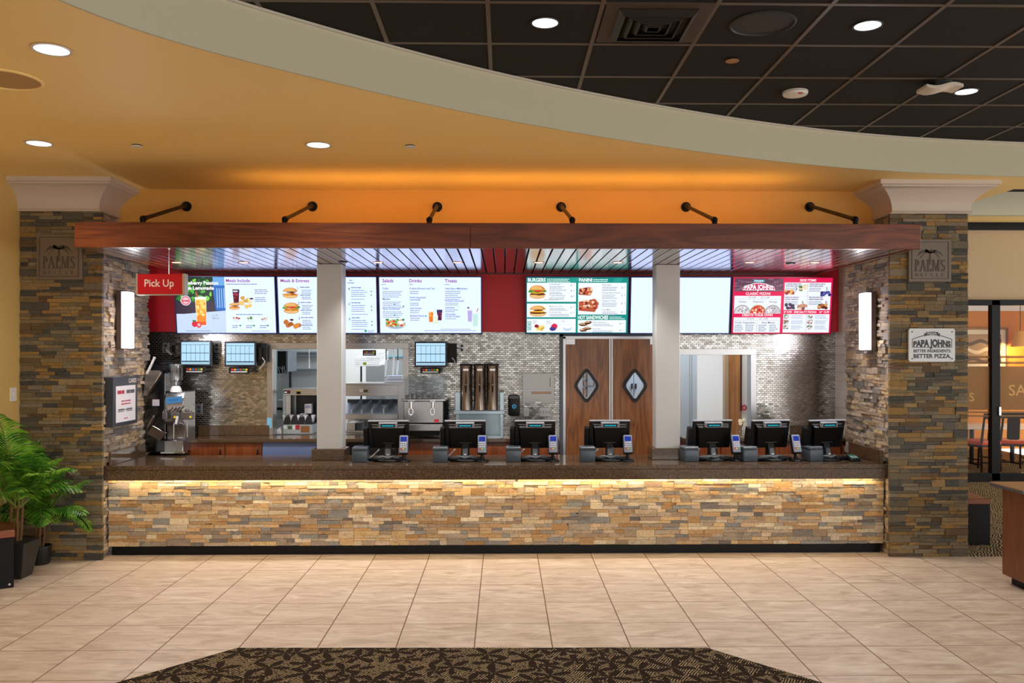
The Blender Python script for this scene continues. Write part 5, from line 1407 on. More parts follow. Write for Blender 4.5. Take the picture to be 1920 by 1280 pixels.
for (p0_, p1_, pc, lab) in ((1060.5, 1142, 1099.5, 'left'), (1148, 1235, 1190, 'right')):
    x0, x1, xc = PX(p0_, yd), PX(p1_, yd), PX(pc, yd); zc = PZ(722.5, yd); rx = (PX(1124, yd) - PX(1076, yd)) / 2; rz = (PZ(689, yd) - PZ(756, yd)) / 2
    inn = diamond(xc, zc, rx * .94, rz * .96)
    mb = MB()
    # leaf as four strips around a rectangular cut, plus the diamond surround
    hx0, hx1, hz0, hz1 = xc - rx * 1.02, xc + rx * 1.02, zc - rz * 1.02, zc + rz * 1.02
    sq = square_ring(xc, zc, (hx0, hx1, hz0, hz1), inn)
    ringplate(mb, sq, inn, yd - .02, yd + .02)
    for a in ((x0, x1, .01, hz0), (x0, x1, hz1, zd - .024), (x0, hx0, hz0, hz1), (hx1, x1, hz0, hz1)): mb.box(a[0], a[1], yd - .02, yd + .02, a[2], a[3])
    # fill corners between the square cut and its resampled ring
    for cx_, cz_ in ((hx0, hz0), (hx1, hz0), (hx1, hz1), (hx0, hz1)):
        best = sorted(sq, key=lambda p: (p[0] - cx_) ** 2 + (p[1] - cz_) ** 2)
        e1 = [p for p in sq if abs(p[0] - cx_) < 1e-6]; e2 = [p for p in sq if abs(p[1] - cz_) < 1e-6]
        if e1 and e2:
            a1 = min(e1, key=lambda p: abs(p[1] - cz_)); a2 = min(e2, key=lambda p: abs(p[0] - cx_)); mb.prism([(cx_, cz_), a1, a2], lambda a, b, d: (a, d, b), yd - .02, yd + .02)
    lf = mb.build('door_leaf', M_WOODD, t, smooth=False)
    mb = MB(); ringplate(mb, diamond(xc, zc, rx * 1.06, rz * 1.06), diamond(xc, zc, rx * .78, rz * .82), yd - .032, yd + .03); mb.build('window_gasket', mat('black_rubber', '17181C', .5), lf)
    mb = MB(); ringplate(mb, diamond(xc, zc, rx * .80, rz * .84), diamond(xc, zc, rx * .74, rz * .79), yd - .026, yd + .02); mb.build('window_bead', mat('white_bead', 'D8E0DC', .4), lf)
    mb = MB(); mb.plate(diamond(xc, zc, rx * .79, rz * .83), yd - .004, yd + .004); mb.build('window_pane', clear('door_glass', (.93, .96, 1), .05), lf)
    for e_ in ((x1, x1 + .022) if lab == 'left' else (x0 - .022, x0),):
        mb = MB(); mb.box(e_[0], e_[1], yd - .028, yd + .02, .01, zd - .024); mb.build('edge_strip', mat('bright_aluminium', 'DADADE', .3, .6), lf)
    hx = x0 if lab == 'left' else x1 - .1
    mb = MB(); mb.box(hx, hx + .10, yd - .034, yd - .0205, zd - .085, zd - .024)
    for q in range(3): mb.cyl((hx + .02 + q * .03, yd - .038, zd - .075), (hx + .02 + q * .03, yd - .033, zd - .075), .004, n=8)
    mb.build('pivot_hinge', mat('bright_aluminium', 'DADADE', .3, .6), lf, bevel=.002)

# things seen through the door windows and the right opening
x0, x1 = PX(1168, 11.2), PX(1240, 11.2)
t = thing('reach_in_cooler', 'pale blue-white cooler with two doors behind the right diamond window', 'cooler', ((x0 + x1) / 2, 11.2, 0))
M_COOL = mat('pale_blue_enamel', 'C4D2DE', .35)
mb = MB(); mb.box(x0, x1, 11.2, 11.85, 0, 2.1); mb.build('body', M_COOL, t, bevel=.01)
xm = PX(1187.5, 11.2)
for a, b in ((x0 + .01, xm - .003), (xm + .003, x1 - .01)):
    mb = MB(); mb.box(a, b, 11.17, 11.199, .12, 2.05); d = mb.build('door', M_COOL, t, bevel=.004)
    hx = xm - .03 if b < xm + .001 else xm + .02
    mb = MB(); mb.box(hx, hx + .012, 11.13, 11.169, PZ(729, 11.15), PZ(719, 11.15)); mb.build('handle', M_BLK, d)
x0, x1 = PX(1098, 11.3), PX(1122, 11.3)
t = thing('wire_shelving', 'white shelving with boxes behind the left diamond window', 'shelving', ((x0 + x1) / 2, 11.3, 0))
for zz in (.3, .9, PZ(729, 11.3), PZ(715, 11.3) , 2.05):
    mb = MB(); mb.box(x0, x1, 11.3, 11.75, zz, zz + .025); mb.build('shelf', mat('shelf_grey', '98A4B4', .4), t)
for a in (x0, x1 - .025):
    for b in (11.3, 11.725):
        mb = MB(); mb.box(a, a + .025, b, b + .025, 0, 2.1); mb.build('upright', M_CHROME, t)
# right opening: cooler door, wood door, red tag
yk = 10.6
x0, x1 = PX(1262, yk), PX(1307, yk)
t = thing('cold_room_door', 'pale blue-white cold room door at the left of the right-hand opening', 'door', ((x0 + x1) / 2, yk, 0))
mb = MB(); mb.box(x0, x1, yk, yk + .08, 0, 2.3); mb.build('panel', M_COOL, t)
mb = MB(); 
for q in (1293, 1297): mb.box(PX(q, yk), PX(q + .8, yk), yk - .004, yk, .1, 2.25)
mb.build('seam', mat('seam_grey', '94A2B0', .4), t)
x0, x1 = PX(1366, yk), PX(1389, yk)
t = thing('wood_door', 'open light wood door standing in the right-hand opening', 'door', ((x0 + x1) / 2, yk, 0))
mb = MB(); mb.box(x0, x1, yk, yk + .045, .01, 2.2); mb.build('leaf', wood('oak_door', '8A5A34', 'B07A4C', 'C89466', 'Z', 6, 10), t)
mb = MB(); mb.box(PX(1359, yk), x0 - .002, yk - .01, yk + .1, 0, 2.25); mb.build('casing', mat('tan_casing', 'B09478', .5), t)
mb = MB(); mb.box(PX(1388, yk), PX(1390.5, yk), yk - .012, yk, PZ(771, yk), 2.2); mb.build('edge_guard', mat('dark_guard', '3A1C12', .5), t)
x0, x1 = PX(1391, yk), PX(1399, yk)
t = thing('door_jamb', 'white door jamb with a red tag beside the open wood door', 'jamb', ((x0 + x1) / 2, yk, 0))
mb = MB(); mb.box(x0, x1 + .3, yk + .0, yk + .1, 0, 2.4); mb.build('jamb', M_WHITE, t)
mb = MB(); p = at(1395.5, 764, yk - .01); mb.lathe(p, [(.022, -.006), (.034, -.006), (.034, .006), (.022, .006), (.022, -.006)], 14, axis=(0, 1, 0), closed=False); mb.build('red_tag', mat('tag_red', 'C01828', .4), t)
p = at(1391, 818, YM - .1); p.z = HB
t = thing('flower_vase', 'tiny white flower in a small vase on the worktop below the right-hand opening', 'flower', p)
mb = MB(); mb.lathe(p, [(.018, .001), (.028, .02), (.028, .05), (.014, .075), (.016, .085)], 14); mb.build('vase', clear('vase_glass', (.9, .95, .95), .15), t)
mb = MB(); R = random.Random(9)
for q in range(5): e = p + Vector((R.uniform(-.03, .03), R.uniform(-.02, .02), R.uniform(.13, .19))); mb.tube([p + Vector((0, 0, .02)), p + Vector((0, 0, .09)), e], .002, 5)
mb.build('stem', mat('stem_green', '2A3A1C', .6), t)
mb = MB()
for q in range(5):
    e = p + Vector((R.uniform(-.03, .035), R.uniform(-.02, .02), R.uniform(.12, .18)))
    for k in range(5): a = k * 1.257; mb.sphere(e + Vector((.012 * math.cos(a), 0, .012 * math.sin(a))), .009, 8, 5, (1, .5, 1))
mb.build('blossom', mat('petal_cream', 'E4DCC0', .6), t)

# ================================================================== KITCHEN PASS-THROUGH (left of the post)
YK = 9.75
def boxthing(name, label, cat, px0, px1, py0, py1, Y, d, m, **k):
    x0, x1 = PX(px0, Y), PX(px1, Y); z0, z1 = PZ(py1, Y, px0), PZ(py0, Y, px0)
    t = thing(name, label, cat, ((x0 + x1) / 2, Y, z0)); mb = MB(); mb.box(x0, x1, Y, Y + d, z0, z1); mb.build(k.get('part', 'body'), m, t, bevel=k.get('bevel', .003)); return t, x0, x1, z0, z1


# counter shelf inside the kitchen that carries the equipment
mb = MB(); mb.box(PX(508, 9.55), PX(762, 9.55), YM + .125, 10.6, HB - .03, HB); o = mb.build('pass_shelf', M_STEEL, bevel=.002); tag(o, 'stainless shelf running inside the kitchen pass-through', 'shelf')
t = thing('kitchen_partition', 'grey stainless panel wall with dark uprights at the back of the pass-through', 'partition', (PX(560, 10.9), 10.9, 0))
mb = MB(); mb.box(PX(508, 10.9), PX(625, 10.9), 10.9, 10.95, 0, 2.4); mb.build('panel', mat('grey_panel', 'A4AAAC', .35, .3), t)
for a in (662, 694, 668):
    mb = MB(); mb.box(PX(545, 10.9), PX(625, 10.9), 10.87, 10.899, PZ(a, 10.9), PZ(a - 3, 10.9)); mb.build('rail', mat('rail_grey', '6A7680', .35, .4), t)
mb = MB(); mb.box(PX(543, 10.85), PX(546.5, 10.85), 10.82, 10.86, .5, PZ(660, 10.85)); mb.build('upright', mat('upright_dark', '141A1C', .4), t)
mb = MB(); mb.tube([(PX(579.5, 10.2), 10.2, 2.6), (PX(579.5, 10.2), 10.2, PZ(672, 10.2))], .006, 6); mb.cyl((PX(579.5, 10.2), 10.2, PZ(690, 10.2)), (PX(579.5, 10.2), 10.2, PZ(672, 10.2)), .010, .008, 10); o = mb.build('pull_cord', mat('cord_white', 'E0E0E2', .5)); tag(o, 'thin white pull cord hanging inside the pass-through left of the post', 'cord')
t, x0, x1, z0, z1 = boxthing('kitchen_monitor', 'dark monitor seen edge-on at the upper left of the pass-through', 'monitor', 520, 537, 658, 700, 9.9, .05, M_BLACKPL, part='casing')
mb = MB(); mb.box(x1 + .002, x1 + .02, 9.88, 10.3, z0 + .02, z1); mb.build('side_arm', mat('arm_grey', '6E7884', .4, .5), t)
mb = MB(); R = random.Random(3)
for q in range(5): mb.tube([Vector((x0 + .02 + q * .015, 9.9, z0 + .08)) + Vector((R.uniform(-.02, .03), -.01, -.04 * k + R.uniform(-.01, .01))) for k in range(4)], .005, 6)
mb.build('cable_bundle', M_GREY, t)
mb = MB(); mb.box(PX(519.5, 9.6), PX(521, 9.6), 9.54, 9.56, HB, 2.3); o = mb.build('green_edge_strip', mat('green_edge', '1E9A6A', .3)); tag(o, 'thin green upright edge strip beside the left jamb of the pass-through', 'strip')
# heated holding cabinet
Y = 9.70
x0, x1 = PX(530, Y), PX(601, Y); zt, zb = PZ(729, Y, 560), HB
t = thing('holding_cabinet', 'stainless heated holding cabinet with a small lit readout, left of the post', 'food warmer', ((x0 + x1) / 2, Y, zb))
mb = MB(); zp = PZ(741, Y, 560); zl = PZ(795, Y, 560)
mb.box(x0, x0 + .03, Y, Y + .5, zl, zp); mb.box(x1 - .03, x1, Y, Y + .5, zl, zp); mb.box(x0, x1, Y + .45, Y + .5, zl, zp); mb.box(x0, x1, Y, Y + .5, zp, zt); mb.box(x0 + .03, x0 + .085, Y + .02, Y + .06, zl, zp)
mb.build('cabinet', M_STEEL, t, bevel=.002)
mb = MB(); mb.box(x0 + .09, x1 - .03, Y + .25, Y + .26, zl, zp); mb.build('dark_interior', mat('dark_interior', '2A2C30', .4), t)
mb = MB(); mb.box(x0 + .01, x0 + .085, Y - .004, Y, zp + .02, zt - .015); mb.box(x0 + .155, x0 + .20, Y - .004, Y, zp + .015, zt - .02); mb.build('control_label', M_BLK, t)
mb = MB(); dashes(mb, x0 + .018, x0 + .05, zp + .03, .016, lambda a, b: (a, Y - .006, b), random.Random(2), .2); mb.build('readout', emis('E8E8E8', .8), t)
mb = MB(); mb.box(x0 + .055, x0 + .078, Y - .005, Y - .004, zp + .03, zp + .05); mb.build('red_light', mat('tag_red', 'C01828', .4), t)
mb = MB(); mb.box(x0 + .158, x0 + .2, Y - .005, Y - .004, zp + .045, zp + .052); mb.build('yellow_light', emis('B8C030', .8), t)
# carton rack (black zig-zag) with white cartons
Y2 = 9.56
x0, x1 = PX(531.5, Y2), PX(585, Y2); zb = PZ(795, Y2, 560); zt = PZ(782, Y2, 560)
t = thing('carton_rack', 'black zig-zag rack of white cartons standing on the control box in the pass-through', 'rack', ((x0 + x1) / 2, Y2, zb))
n = 4; pts = [(x0, zb)]; w_ = (x1 - x0) / n
mb = MB()
for k in range(n):
    a = x0 + k * w_; mb.plate([(a, zb), (a + w_, zb), (a + w_, zb + .012), (a + w_ * .78, zt), (a + w_ * .22, zt), (a, zb + .025)], Y2, Y2 + .14)
mb.build('rack_body', mat('navy_black', '141A24', .4), t)
for k in range(5):
    a = x0 + (k - .0) * w_; mb = MB(); h_ = .03
    mb.plate([(a - w_ * .0, zb + .02), (a + w_ * .24, zt + .018), (a - w_ * .2, zt + .024)], Y2 + .02, Y2 + .11); mb.build('carton', mat('carton_white', 'E6E8EE', .5), t)
for k in (.25, .75): mb = MB(); mb.cyl((x0 + (x1 - x0) * k, Y2 - .003, zb + .012), (x0 + (x1 - x0) * k, Y2, zb + .012), .005, n=8); mb.build('screw', M_CHROME, t)
# control box
Y3 = 9.55
x0, x1 = PX(531, Y3), PX(586, Y3); zb = HB; zt = PZ(795.5, Y3, 560)
t = thing('control_box', 'pale steel control box with labels and a red display below the carton rack', 'control box', ((x0 + x1) / 2, Y3, zb))
mb = MB(); mb.box(x0, x1, Y3, Y3 + .3, zb + .001, zt - .001); mb.build('case', mat('pale_steel', 'B4C0C6', .35, .5), t, bevel=.003)
for a, b, c, d, cc in ((.02, .12, .55, .9, 'E8ECEE'), (.16, .3, .5, .85, '4A5A4A'), (.42, .56, .45, .95, 'B82030'), (.60, .90, .15, .85, '8A5A30'), (.33, .4, .5, .9, 'E8ECEE')):
    mb = MB(); mb.box(x0 + (x1 - x0) * a, x0 + (x1 - x0) * b, Y3 - .003, Y3, zb + (zt - zb) * c, zb + (zt - zb) * d); mb.build('label_panel', mat('lbl' + cc, cc, .4), t)
for px0_, px1_, py0_, py1_, lb in ((571, 584, 757, 775, 'white carton on the upper rack inside the holding cabinet'), (563, 573, 775, 781.5, 'small white printed carton behind the carton rack')):
    yy = 9.73; x0, x1 = PX(px0_, yy), PX(px1_, yy); z0, z1 = PZ(py1_, yy, 570), PZ(py0_, yy, 570)
    o = thing('carton', lb, 'carton', ((x0 + x1) / 2, yy, z0)); mb = MB(); mb.box(x0, x1, yy, yy + .08, z0, z1); mb.build('box', mat('carton_white', 'E6E8EE', .5), o, bevel=.002); mb = MB(); mb.box(x0 + .01, x1 - .01, yy - .002, yy, z0 + (z1 - z0) * .55, z0 + (z1 - z0) * .85); mb.build('print_band', mat('print_lilac', 'A8A8CC', .5), o)
# left: printer-like grey unit and white bag
t, x0, x1, z0, z1 = boxthing('label_printer', 'grey label printer between the left jamb and the holding cabinet', 'printer', 518.5, 529.5, 750, 785, 9.8, .2, mat('printer_grey', '9CA2A8', .4), part='case')
mb = MB(); mb.box(x0, x1, 9.79, 9.799, z0 + .1, z0 + .13); mb.build('paper_slot', M_BLK, t)
x0, x1 = PX(518, 9.6), PX(530, 9.6)
t = thing('paper_bag', 'folded white paper bag lying at the left of the pass-through shelf', 'bag', ((x0 + x1) / 2, 9.62, HB))
mb = MB(); mb.hexa([(x0, 9.56, HB), (x1, 9.56, HB), (x1, 9.8, HB), (x0, 9.8, HB)], [(x0 + .005, 9.57, HB + .045), (x1 - .02, 9.57, HB + .075), (x1 - .02, 9.78, HB + .07), (x0 + .005, 9.78, HB + .05)]); mb.build('bag', mat('paper_white', 'F0EEF0', .6), t, bevel=.006)
mb = MB(); mb.box(x0 + .003, x1 - .01, 9.556, 9.566, HB + .02, HB + .026); mb.build('fold_line', mat('fold_grey', 'C0C0C8', .6), t)
mb = MB(); mb.box(PX(500.5, YM - .02), PX(509, YM - .02), YM - .018, YM - .0155, PZ(802, YM, 505), PZ(783, YM, 505)); o = mb.build('blue_notice', mat('notice_blue', '7EC4E8', .4)); tag(o, 'small light blue notice stuck on the left jamb of the pass-through', 'notice')

# ================================================================== FRY STATION (right of the post)
Y = 9.75
t = thing('fry_station', 'stainless fry holding station with slanted dividers, right of the left post', 'fry station', (PX(700, Y), Y, HB))
x0, x1 = PX(640, Y), PX(746, Y); U0 = PX(760, Y)
mb = MB(); mb.box(x0, x1, Y, Y + .45, PZ(742, Y), PZ(721, Y)); mb.build('heater_hood', M_STEEL, t, bevel=.003)
mb = MB(); mb.box(x0, x1 + .06, Y - .02, Y + .5, PZ(721, Y), PZ(718, Y)); mb.build('top_shelf', M_STEEL, t, bevel=.002)
mb = MB(); mb.box(x1 - .005, x1 + .055, Y + .02, Y + .45, HB, PZ(721, Y)); mb.build('side_panel', M_STEELV, t, bevel=.002)
mb = MB(); mb.box(PX(674, Y), PX(681, Y), Y - .004, Y, PZ(734.5, Y), PZ(729, Y)); mb.build('switch', mat('switch_white', 'E0D8D4', .4), t)
mb = MB(); mb.box(PX(681.5, Y), PX(690, Y), Y - .004, Y, PZ(735, Y), PZ(730, Y)); mb.build('readout', mat('readout_olive', '4A5018', .3), t)
# slanted trough with dividers
zt0, zt1 = PZ(775, Y), PZ(755, Y + .3)
mb = MB(); mb.hexa([(x0, Y, zt0 - .02), (x1, Y, zt0 - .02), (x1, Y + .36, zt1 - .02), (x0, Y + .36, zt1 - .02)], [(x0, Y, zt0), (x1, Y, zt0), (x1, Y + .36, zt1), (x0, Y + .36, zt1)]); mb.build('trough', mat('trough_steel', 'B4BED2', .3, .5), t)
for k, px in enumerate((658, 677, 696, 718)):
    xa = PX(px, Y); mb = MB()
    mb.hexa([(xa, Y + .01, zt0), (xa + .012, Y + .01, zt0), (xa + .075, Y + .34, zt1), (xa + .063, Y + .34, zt1)], [(xa, Y + .01, zt0 + .05), (xa + .012, Y + .01, zt0 + .05), (xa + .075, Y + .34, zt1 + .05), (xa + .063, Y + .34, zt1 + .05)]); mb.build('divider', mat('divider_pale', 'BCC4CC', .35, .3), t)
mb = MB()
for k in range(14): mb.box(x0 + .02 + k * (x1 - x0) / 14.2, x0 + .05 + k * (x1 - x0) / 14.2, Y + .37, Y + .375, zt1 - .01, zt1 + .02)
mb.box(x0, x1, Y + .376, Y + .39, zt1 - .02, zt1 + .04); mb.build('rear_rail', mat('rail_dark', '3A4048', .35, .6), t)
mb = MB(); mb.box(x0, x1, Y - .03, Y, PZ(785, Y), PZ(775.5, Y)); mb.build('front_rail', M_STEEL, t, bevel=.003)
mb = MB(); mb.box(x0, x1, Y + .0, Y + .45, HB + .001, HB + .02); mb.box(x0, x1, Y + .4, Y + .42, HB + .02, PZ(786, Y)); mb.build('lower_deck', M_STEEL, t, bevel=.002)
for px0_, px1_, lb in ((650, 666, 'left'), (668, 676, 'narrow'), (722, 742, 'right')):
    mb = MB(); mb.box(PX(px0_, Y - .02), PX(px1_, Y - .02), Y - .02, Y + .3, HB + .021, PZ(792, Y)); mb.build('drawer_box', M_STEEL if lb != 'narrow' else mat('rail_dark', '3A4048', .35, .6), t, bevel=.003)
# hanging keypad, wire basket, white hoses
bump_bar(680, 704.5, 656, 666.5, 9.62, 'small keypad with coloured buttons hanging under the pass-through head, right of the left post', False)
# wire basket of white rods
Yb = 9.95
t = thing('wire_basket', 'white wire basket with a yellow-green tag hanging in the pass-through', 'basket', (PX(690, Yb), Yb, PZ(687, Yb)))
bx0, bx1 = PX(666, Yb), PX(711, Yb); bz0, bz1 = PZ(686, Yb), PZ(672, Yb)
mb = MB()
def wire(a, b, r=.0035): mb.cyl(a, b, r, n=6)
for k in range(5):
    zz = bz0 + (bz1 - bz0) * k / 4
    wire((bx0, Yb, zz), (bx1, Yb, zz)); wire((bx0 + .07, Yb + .35, zz + .08), (bx1 + .06, Yb + .35, zz + .08)); wire((bx1, Yb, zz), (bx1 + .06, Yb + .35, zz + .08)); wire((bx0, Yb, zz), (bx0 + .07, Yb + .35, zz + .08))
for k in range(16):
    xx = bx0 + (bx1 - bx0) * k / 15; wire((xx, Yb, bz0), (xx, Yb, bz1), .002); wire((xx, Yb, bz0), (xx + .06, Yb + .35, bz0 + .08), .002)
mb.build('wire_frame', mat('white_coated_wire', 'ECEEF2', .4), t)
mb = MB(); mb.box(PX(681, Yb), PX(687, Yb), Yb - .008, Yb - .004, PZ(684, Yb), PZ(679, Yb)); mb.build('tag', mat('lime_tag', 'A8B820', .5), t)
t = thing('kitchen_partition', 'grey steel back panel behind the white wire basket in the pass-through', 'partition', (PX(720, 11.0), 11.0, 0))
mb = MB(); mb.box(PX(686, 11.0), PX(722, 11.0), 11.0, 11.03, HB, PZ(684, 11.0)); mb.build('lower_panel', mat('grey_panel_dark', '8C9294', .4, .3), t)
mb = MB(); mb.box(PX(722.5, 11.0), PX(765, 11.0), 11.0, 11.03, HB, PZ(650, 11.0)); mb.build('side_panel', mat('grey_panel', 'A4AAAC', .35, .3), t)
mb = MB(); mb.box(PX(724, 11.0), PX(757, 11.0), 10.985, 10.999, PZ(669, 11.0), PZ(667, 11.0)); mb.build('blue_cable', mat('cable_blue', '5AA8C0', .5), t)
t = thing('kitchen_post', 'black upright post behind the white wire basket', 'post', (PX(677, 10.3), 10.3, HB))
mb = MB(); mb.box(PX(675.5, 10.3), PX(678.5, 10.3), 10.3, 10.32, HB, PZ(686, 10.3)); mb.build('upright', mat('upright_dark', '141A1C', .4), t)
mb = MB(); mb.box(PX(674, 10.3), PX(680, 10.3), 10.29, 10.33, HB, HB + .01); mb.build('foot_plate', mat('upright_dark', '141A1C', .4), t)
for k, (px, py, lb) in enumerate(((724, 706, 'white hanging hose in the pass-through, left of three'), (738.5, 704, 'white hanging hose in the pass-through, thickest and middle of three'), (746, 704, 'white hanging hose in the pass-through, right of three'))):
    yy = 10.0; t = thing('utility_hose', lb, 'hose', (PX(px, yy), yy, PZ(py, yy)), group=None)
    mb = MB(); mb.tube([(PX(px, yy), yy, 2.3), (PX(px, yy), yy, PZ(675, yy))], .005 if k != 1 else .012, 8); mb.build('cord', M_BLK if k != 1 else mat('white_coated_wire', 'ECEEF2', .4), t)
    mb = MB(); mb.tube([(PX(px, yy), yy, PZ(675, yy)), (PX(px, yy) - .005, yy, PZ(690, yy)), (PX(px, yy) - .012, yy, PZ(py, yy))], [.012, .011, .008], 8); mb.build('sleeve', mat('white_coated_wire', 'ECEEF2', .4), t)
for k, (px0_, px1_, py0_, py1_, lb) in enumerate(((724, 756, 704.5, 710, 'white lidded tub on the pass-through top shelf, uppermost of two'), (719, 757, 710.2, 717.5, 'white lidded tub on the pass-through top shelf, bottom of two'))):
    yy = 9.8; x0, x1 = PX(px0_, yy), PX(px1_, yy); z0, z1 = PZ(py1_, yy), PZ(py0_, yy)
    t = thing('lidded_tub', lb, 'tub', ((x0 + x1) / 2, yy, z0)); mb = MB(); mb.box(x0 + .008, x1 - .008, yy + .005, yy + .25, z0, z1 - .008); mb.build('tub', mat('tub_white', 'E8ECF4', .35), t, bevel=.004); mb = MB(); mb.box(x0, x1, yy, yy + .255, z1 - .008, z1); mb.build('lid', mat('tub_blue_white', 'B8C8E8', .35), t, bevel=.002)

# ================================================================== MILKSHAKE MACHINE (far left)
Ym = 8.80
t = thing('shake_machine', 'tall stainless milkshake machine with a clear hopper at the left end behind the counter', 'milkshake machine', (PX(300, Ym), Ym, HC - .06))
X_ = lambda p: PX(p, Ym); Z_ = lambda p: PZ(p, Ym, 300)
mb = MB(); mb.prism([(8.80, Z_(848)), (9.15, Z_(848)), (9.15, Z_(735)), (8.86, Z_(735)), (8.80, Z_(752)), (8.80, Z_(790)), (8.86, Z_(798)), (8.86, Z_(822)), (8.80, Z_(826))], lambda a, b, d: (d, a, b), X_(308), X_(343)); mb.build('front_cabinet', M_STEELV, t, bevel=.004)
mb = MB(); mb.box(X_(262), X_(307), 8.84, 9.2, Z_(848), Z_(700)); mb.build('side_cabinet', mat('dark_polished_steel', '5A5C5E', .18, 1.0), t, bevel=.006)
# sloped hopper side with bright edges
mb = MB(); mb.plate([(X_(268), Z_(742)), (X_(276), Z_(742)), (X_(303), Z_(698)), (X_(299), Z_(694)), (X_(272), Z_(694))], Ym, Ym + .035); mb.build('hopper_side', M_STEEL, t, bevel=.003)
mb = MB(); mb.tube([(X_(277), Ym - .01, Z_(738)), (X_(302), Ym - .01, Z_(699))], .01, 8); mb.build('hopper_rail', M_CHROME, t)
mb = MB(); mb.obox(((X_(283)), Ym - .0, Z_(685)), .022, .02, .19, Matrix.Rotation(math.radians(25), 3, 'Y')); mb.build('white_paddle', mat('paddle_white', 'E4E4E6', .4), t, bevel=.003)
mb = MB(); mb.box(X_(270), X_(305), 8.84, 9.1, Z_(694), Z_(683)); mb.lathe((X_(296), 8.95, Z_(683)), [(.08, 0), (.08, .015), (.05, .03), (.001, .032)], 18); mb.build('hopper_lid', M_BLACKPL, t, bevel=.004)
mb = MB(); c = Vector((X_(323), 8.9, 0)); mb.lathe((c.x, c.y, 0), [(.058, Z_(722)), (.05, Z_(716)), (.066, Z_(712)), (.066, Z_(688)), (.072, Z_(685)), (.072, Z_(683)), (.062, Z_(682.5)), (.060, Z_(712)), (.046, Z_(717))], 24, closed=False); mb.build('clear_hopper', clear('clear_plastic', (.92, .94, .95), .16), t)
mb = MB(); mb.lathe((c.x, c.y, 0), [(.012, Z_(722)), (.012, Z_(690)), (.02, Z_(686)), (.001, Z_(684))], 12); mb.build('agitator', M_CHROME, t)
mb = MB(); mb.lathe((c.x, c.y, 0), [(.06, Z_(735.2)), (.05, Z_(728)), (.034, Z_(724)), (.001, Z_(724))], 20); mb.build('hopper_base', mat('white_plastic', 'E0E0E2', .4), t)
mb = MB(); mb.plate([(X_(312), Z_(757)), (X_(341), Z_(754)), (X_(341), Z_(742)), (X_(312), Z_(745))], 8.79, 8.805); mb.build('blue_display', emis('5AA0D8', .55), t)
mb = MB(); mb.plate([(X_(318), Z_(752)), (X_(335), Z_(750.5)), (X_(335), Z_(747)), (X_(318), Z_(748.5))], 8.786, 8.79); mb.build('display_lettering', mat('blue_print', '2A6AA8', .4), t)
# dispensing heads
for a, b in ((311, 320), (330, 342), (346, 365)):
    mb = MB(); mb.box(X_(a), X_(b), 8.70, 8.80, Z_(785), Z_(771)); mb.cyl(((X_(a) + X_(b)) / 2, 8.73, Z_(771)), ((X_(a) + X_(b)) / 2, 8.73, Z_(766)), .02, n=12); mb.build('dispensing_head', mat('head_grey', '6E6A6C', .3, .6), t, bevel=.006)
for k, (a, b) in enumerate(((320, 332), (326, 340), (333, 346), (340, 352))):
    mb = MB(); mb.tube([(X_(a), 8.72, Z_(772)), (X_(b), 8.69, Z_(763 - k))], .008, 8); mb.build('lever', M_CHROME, t)
mb = MB(); mb.box(X_(310), X_(366), 8.74, 8.80, Z_(771.5), Z_(769)); mb.build('head_plate', M_CHROME, t, bevel=.002)
for a in (333, 362):
    mb = MB(); mb.box(X_(a), X_(a + 4), 8.695, 8.70, Z_(782), Z_(778)); mb.build('yellow_label', mat('label_yellow', 'E0C030', .5), t)
mb = MB(); mb.obox((X_(339), 8.69, Z_(786)), .022, .006, .08, Matrix.Rotation(.2, 3, 'Y')); mb.build('paper_tag', mat('label_white', 'E0E0E0', .5), t)
for a in (330, 355):
    mb = MB(); mb.tube([(X_(a), 8.74, Z_(790)), (X_(a), 8.74, Z_(822 if a == 330 else 818)), (X_(a) - .06, 8.74, Z_(826 if a == 330 else 818))], .006, 8); mb.build('wire_stand', M_CHROME, t)
mb = MB(); mb.obox((X_(295), 8.80, Z_(812)), .15, .05, .10, Matrix.Rotation(math.radians(32), 3, 'Y')); mb.build('drip_chute', mat('chute_steel', '8A7E76', .25, 1.0), t, bevel=.003)
mb = MB(); mb.tube([(X_(277), 8.79, Z_(803)), (X_(290), 8.79, Z_(778))], .008, 8); mb.build('side_rail', M_CHROME, t)
mb = MB(); mb.box(X_(283), X_(296), 8.835, 8.84, Z_(761), Z_(749)); mb.build('data_plate', mat('plate_lilac', 'C4C0D0', .4), t)
mb = MB()
for k in range(6): mb.box(X_(275), X_(282), 8.832, 8.84, Z_(766 - k * 3.2) , Z_(765 - k * 3.2))
mb.build('vent_slots', M_BLK, t)
mb = MB(); mb.box(X_(308), X_(352), 8.70, 8.80, Z_(848), Z_(845)); mb.build('drip_tray', M_CHROME, t, bevel=.002)

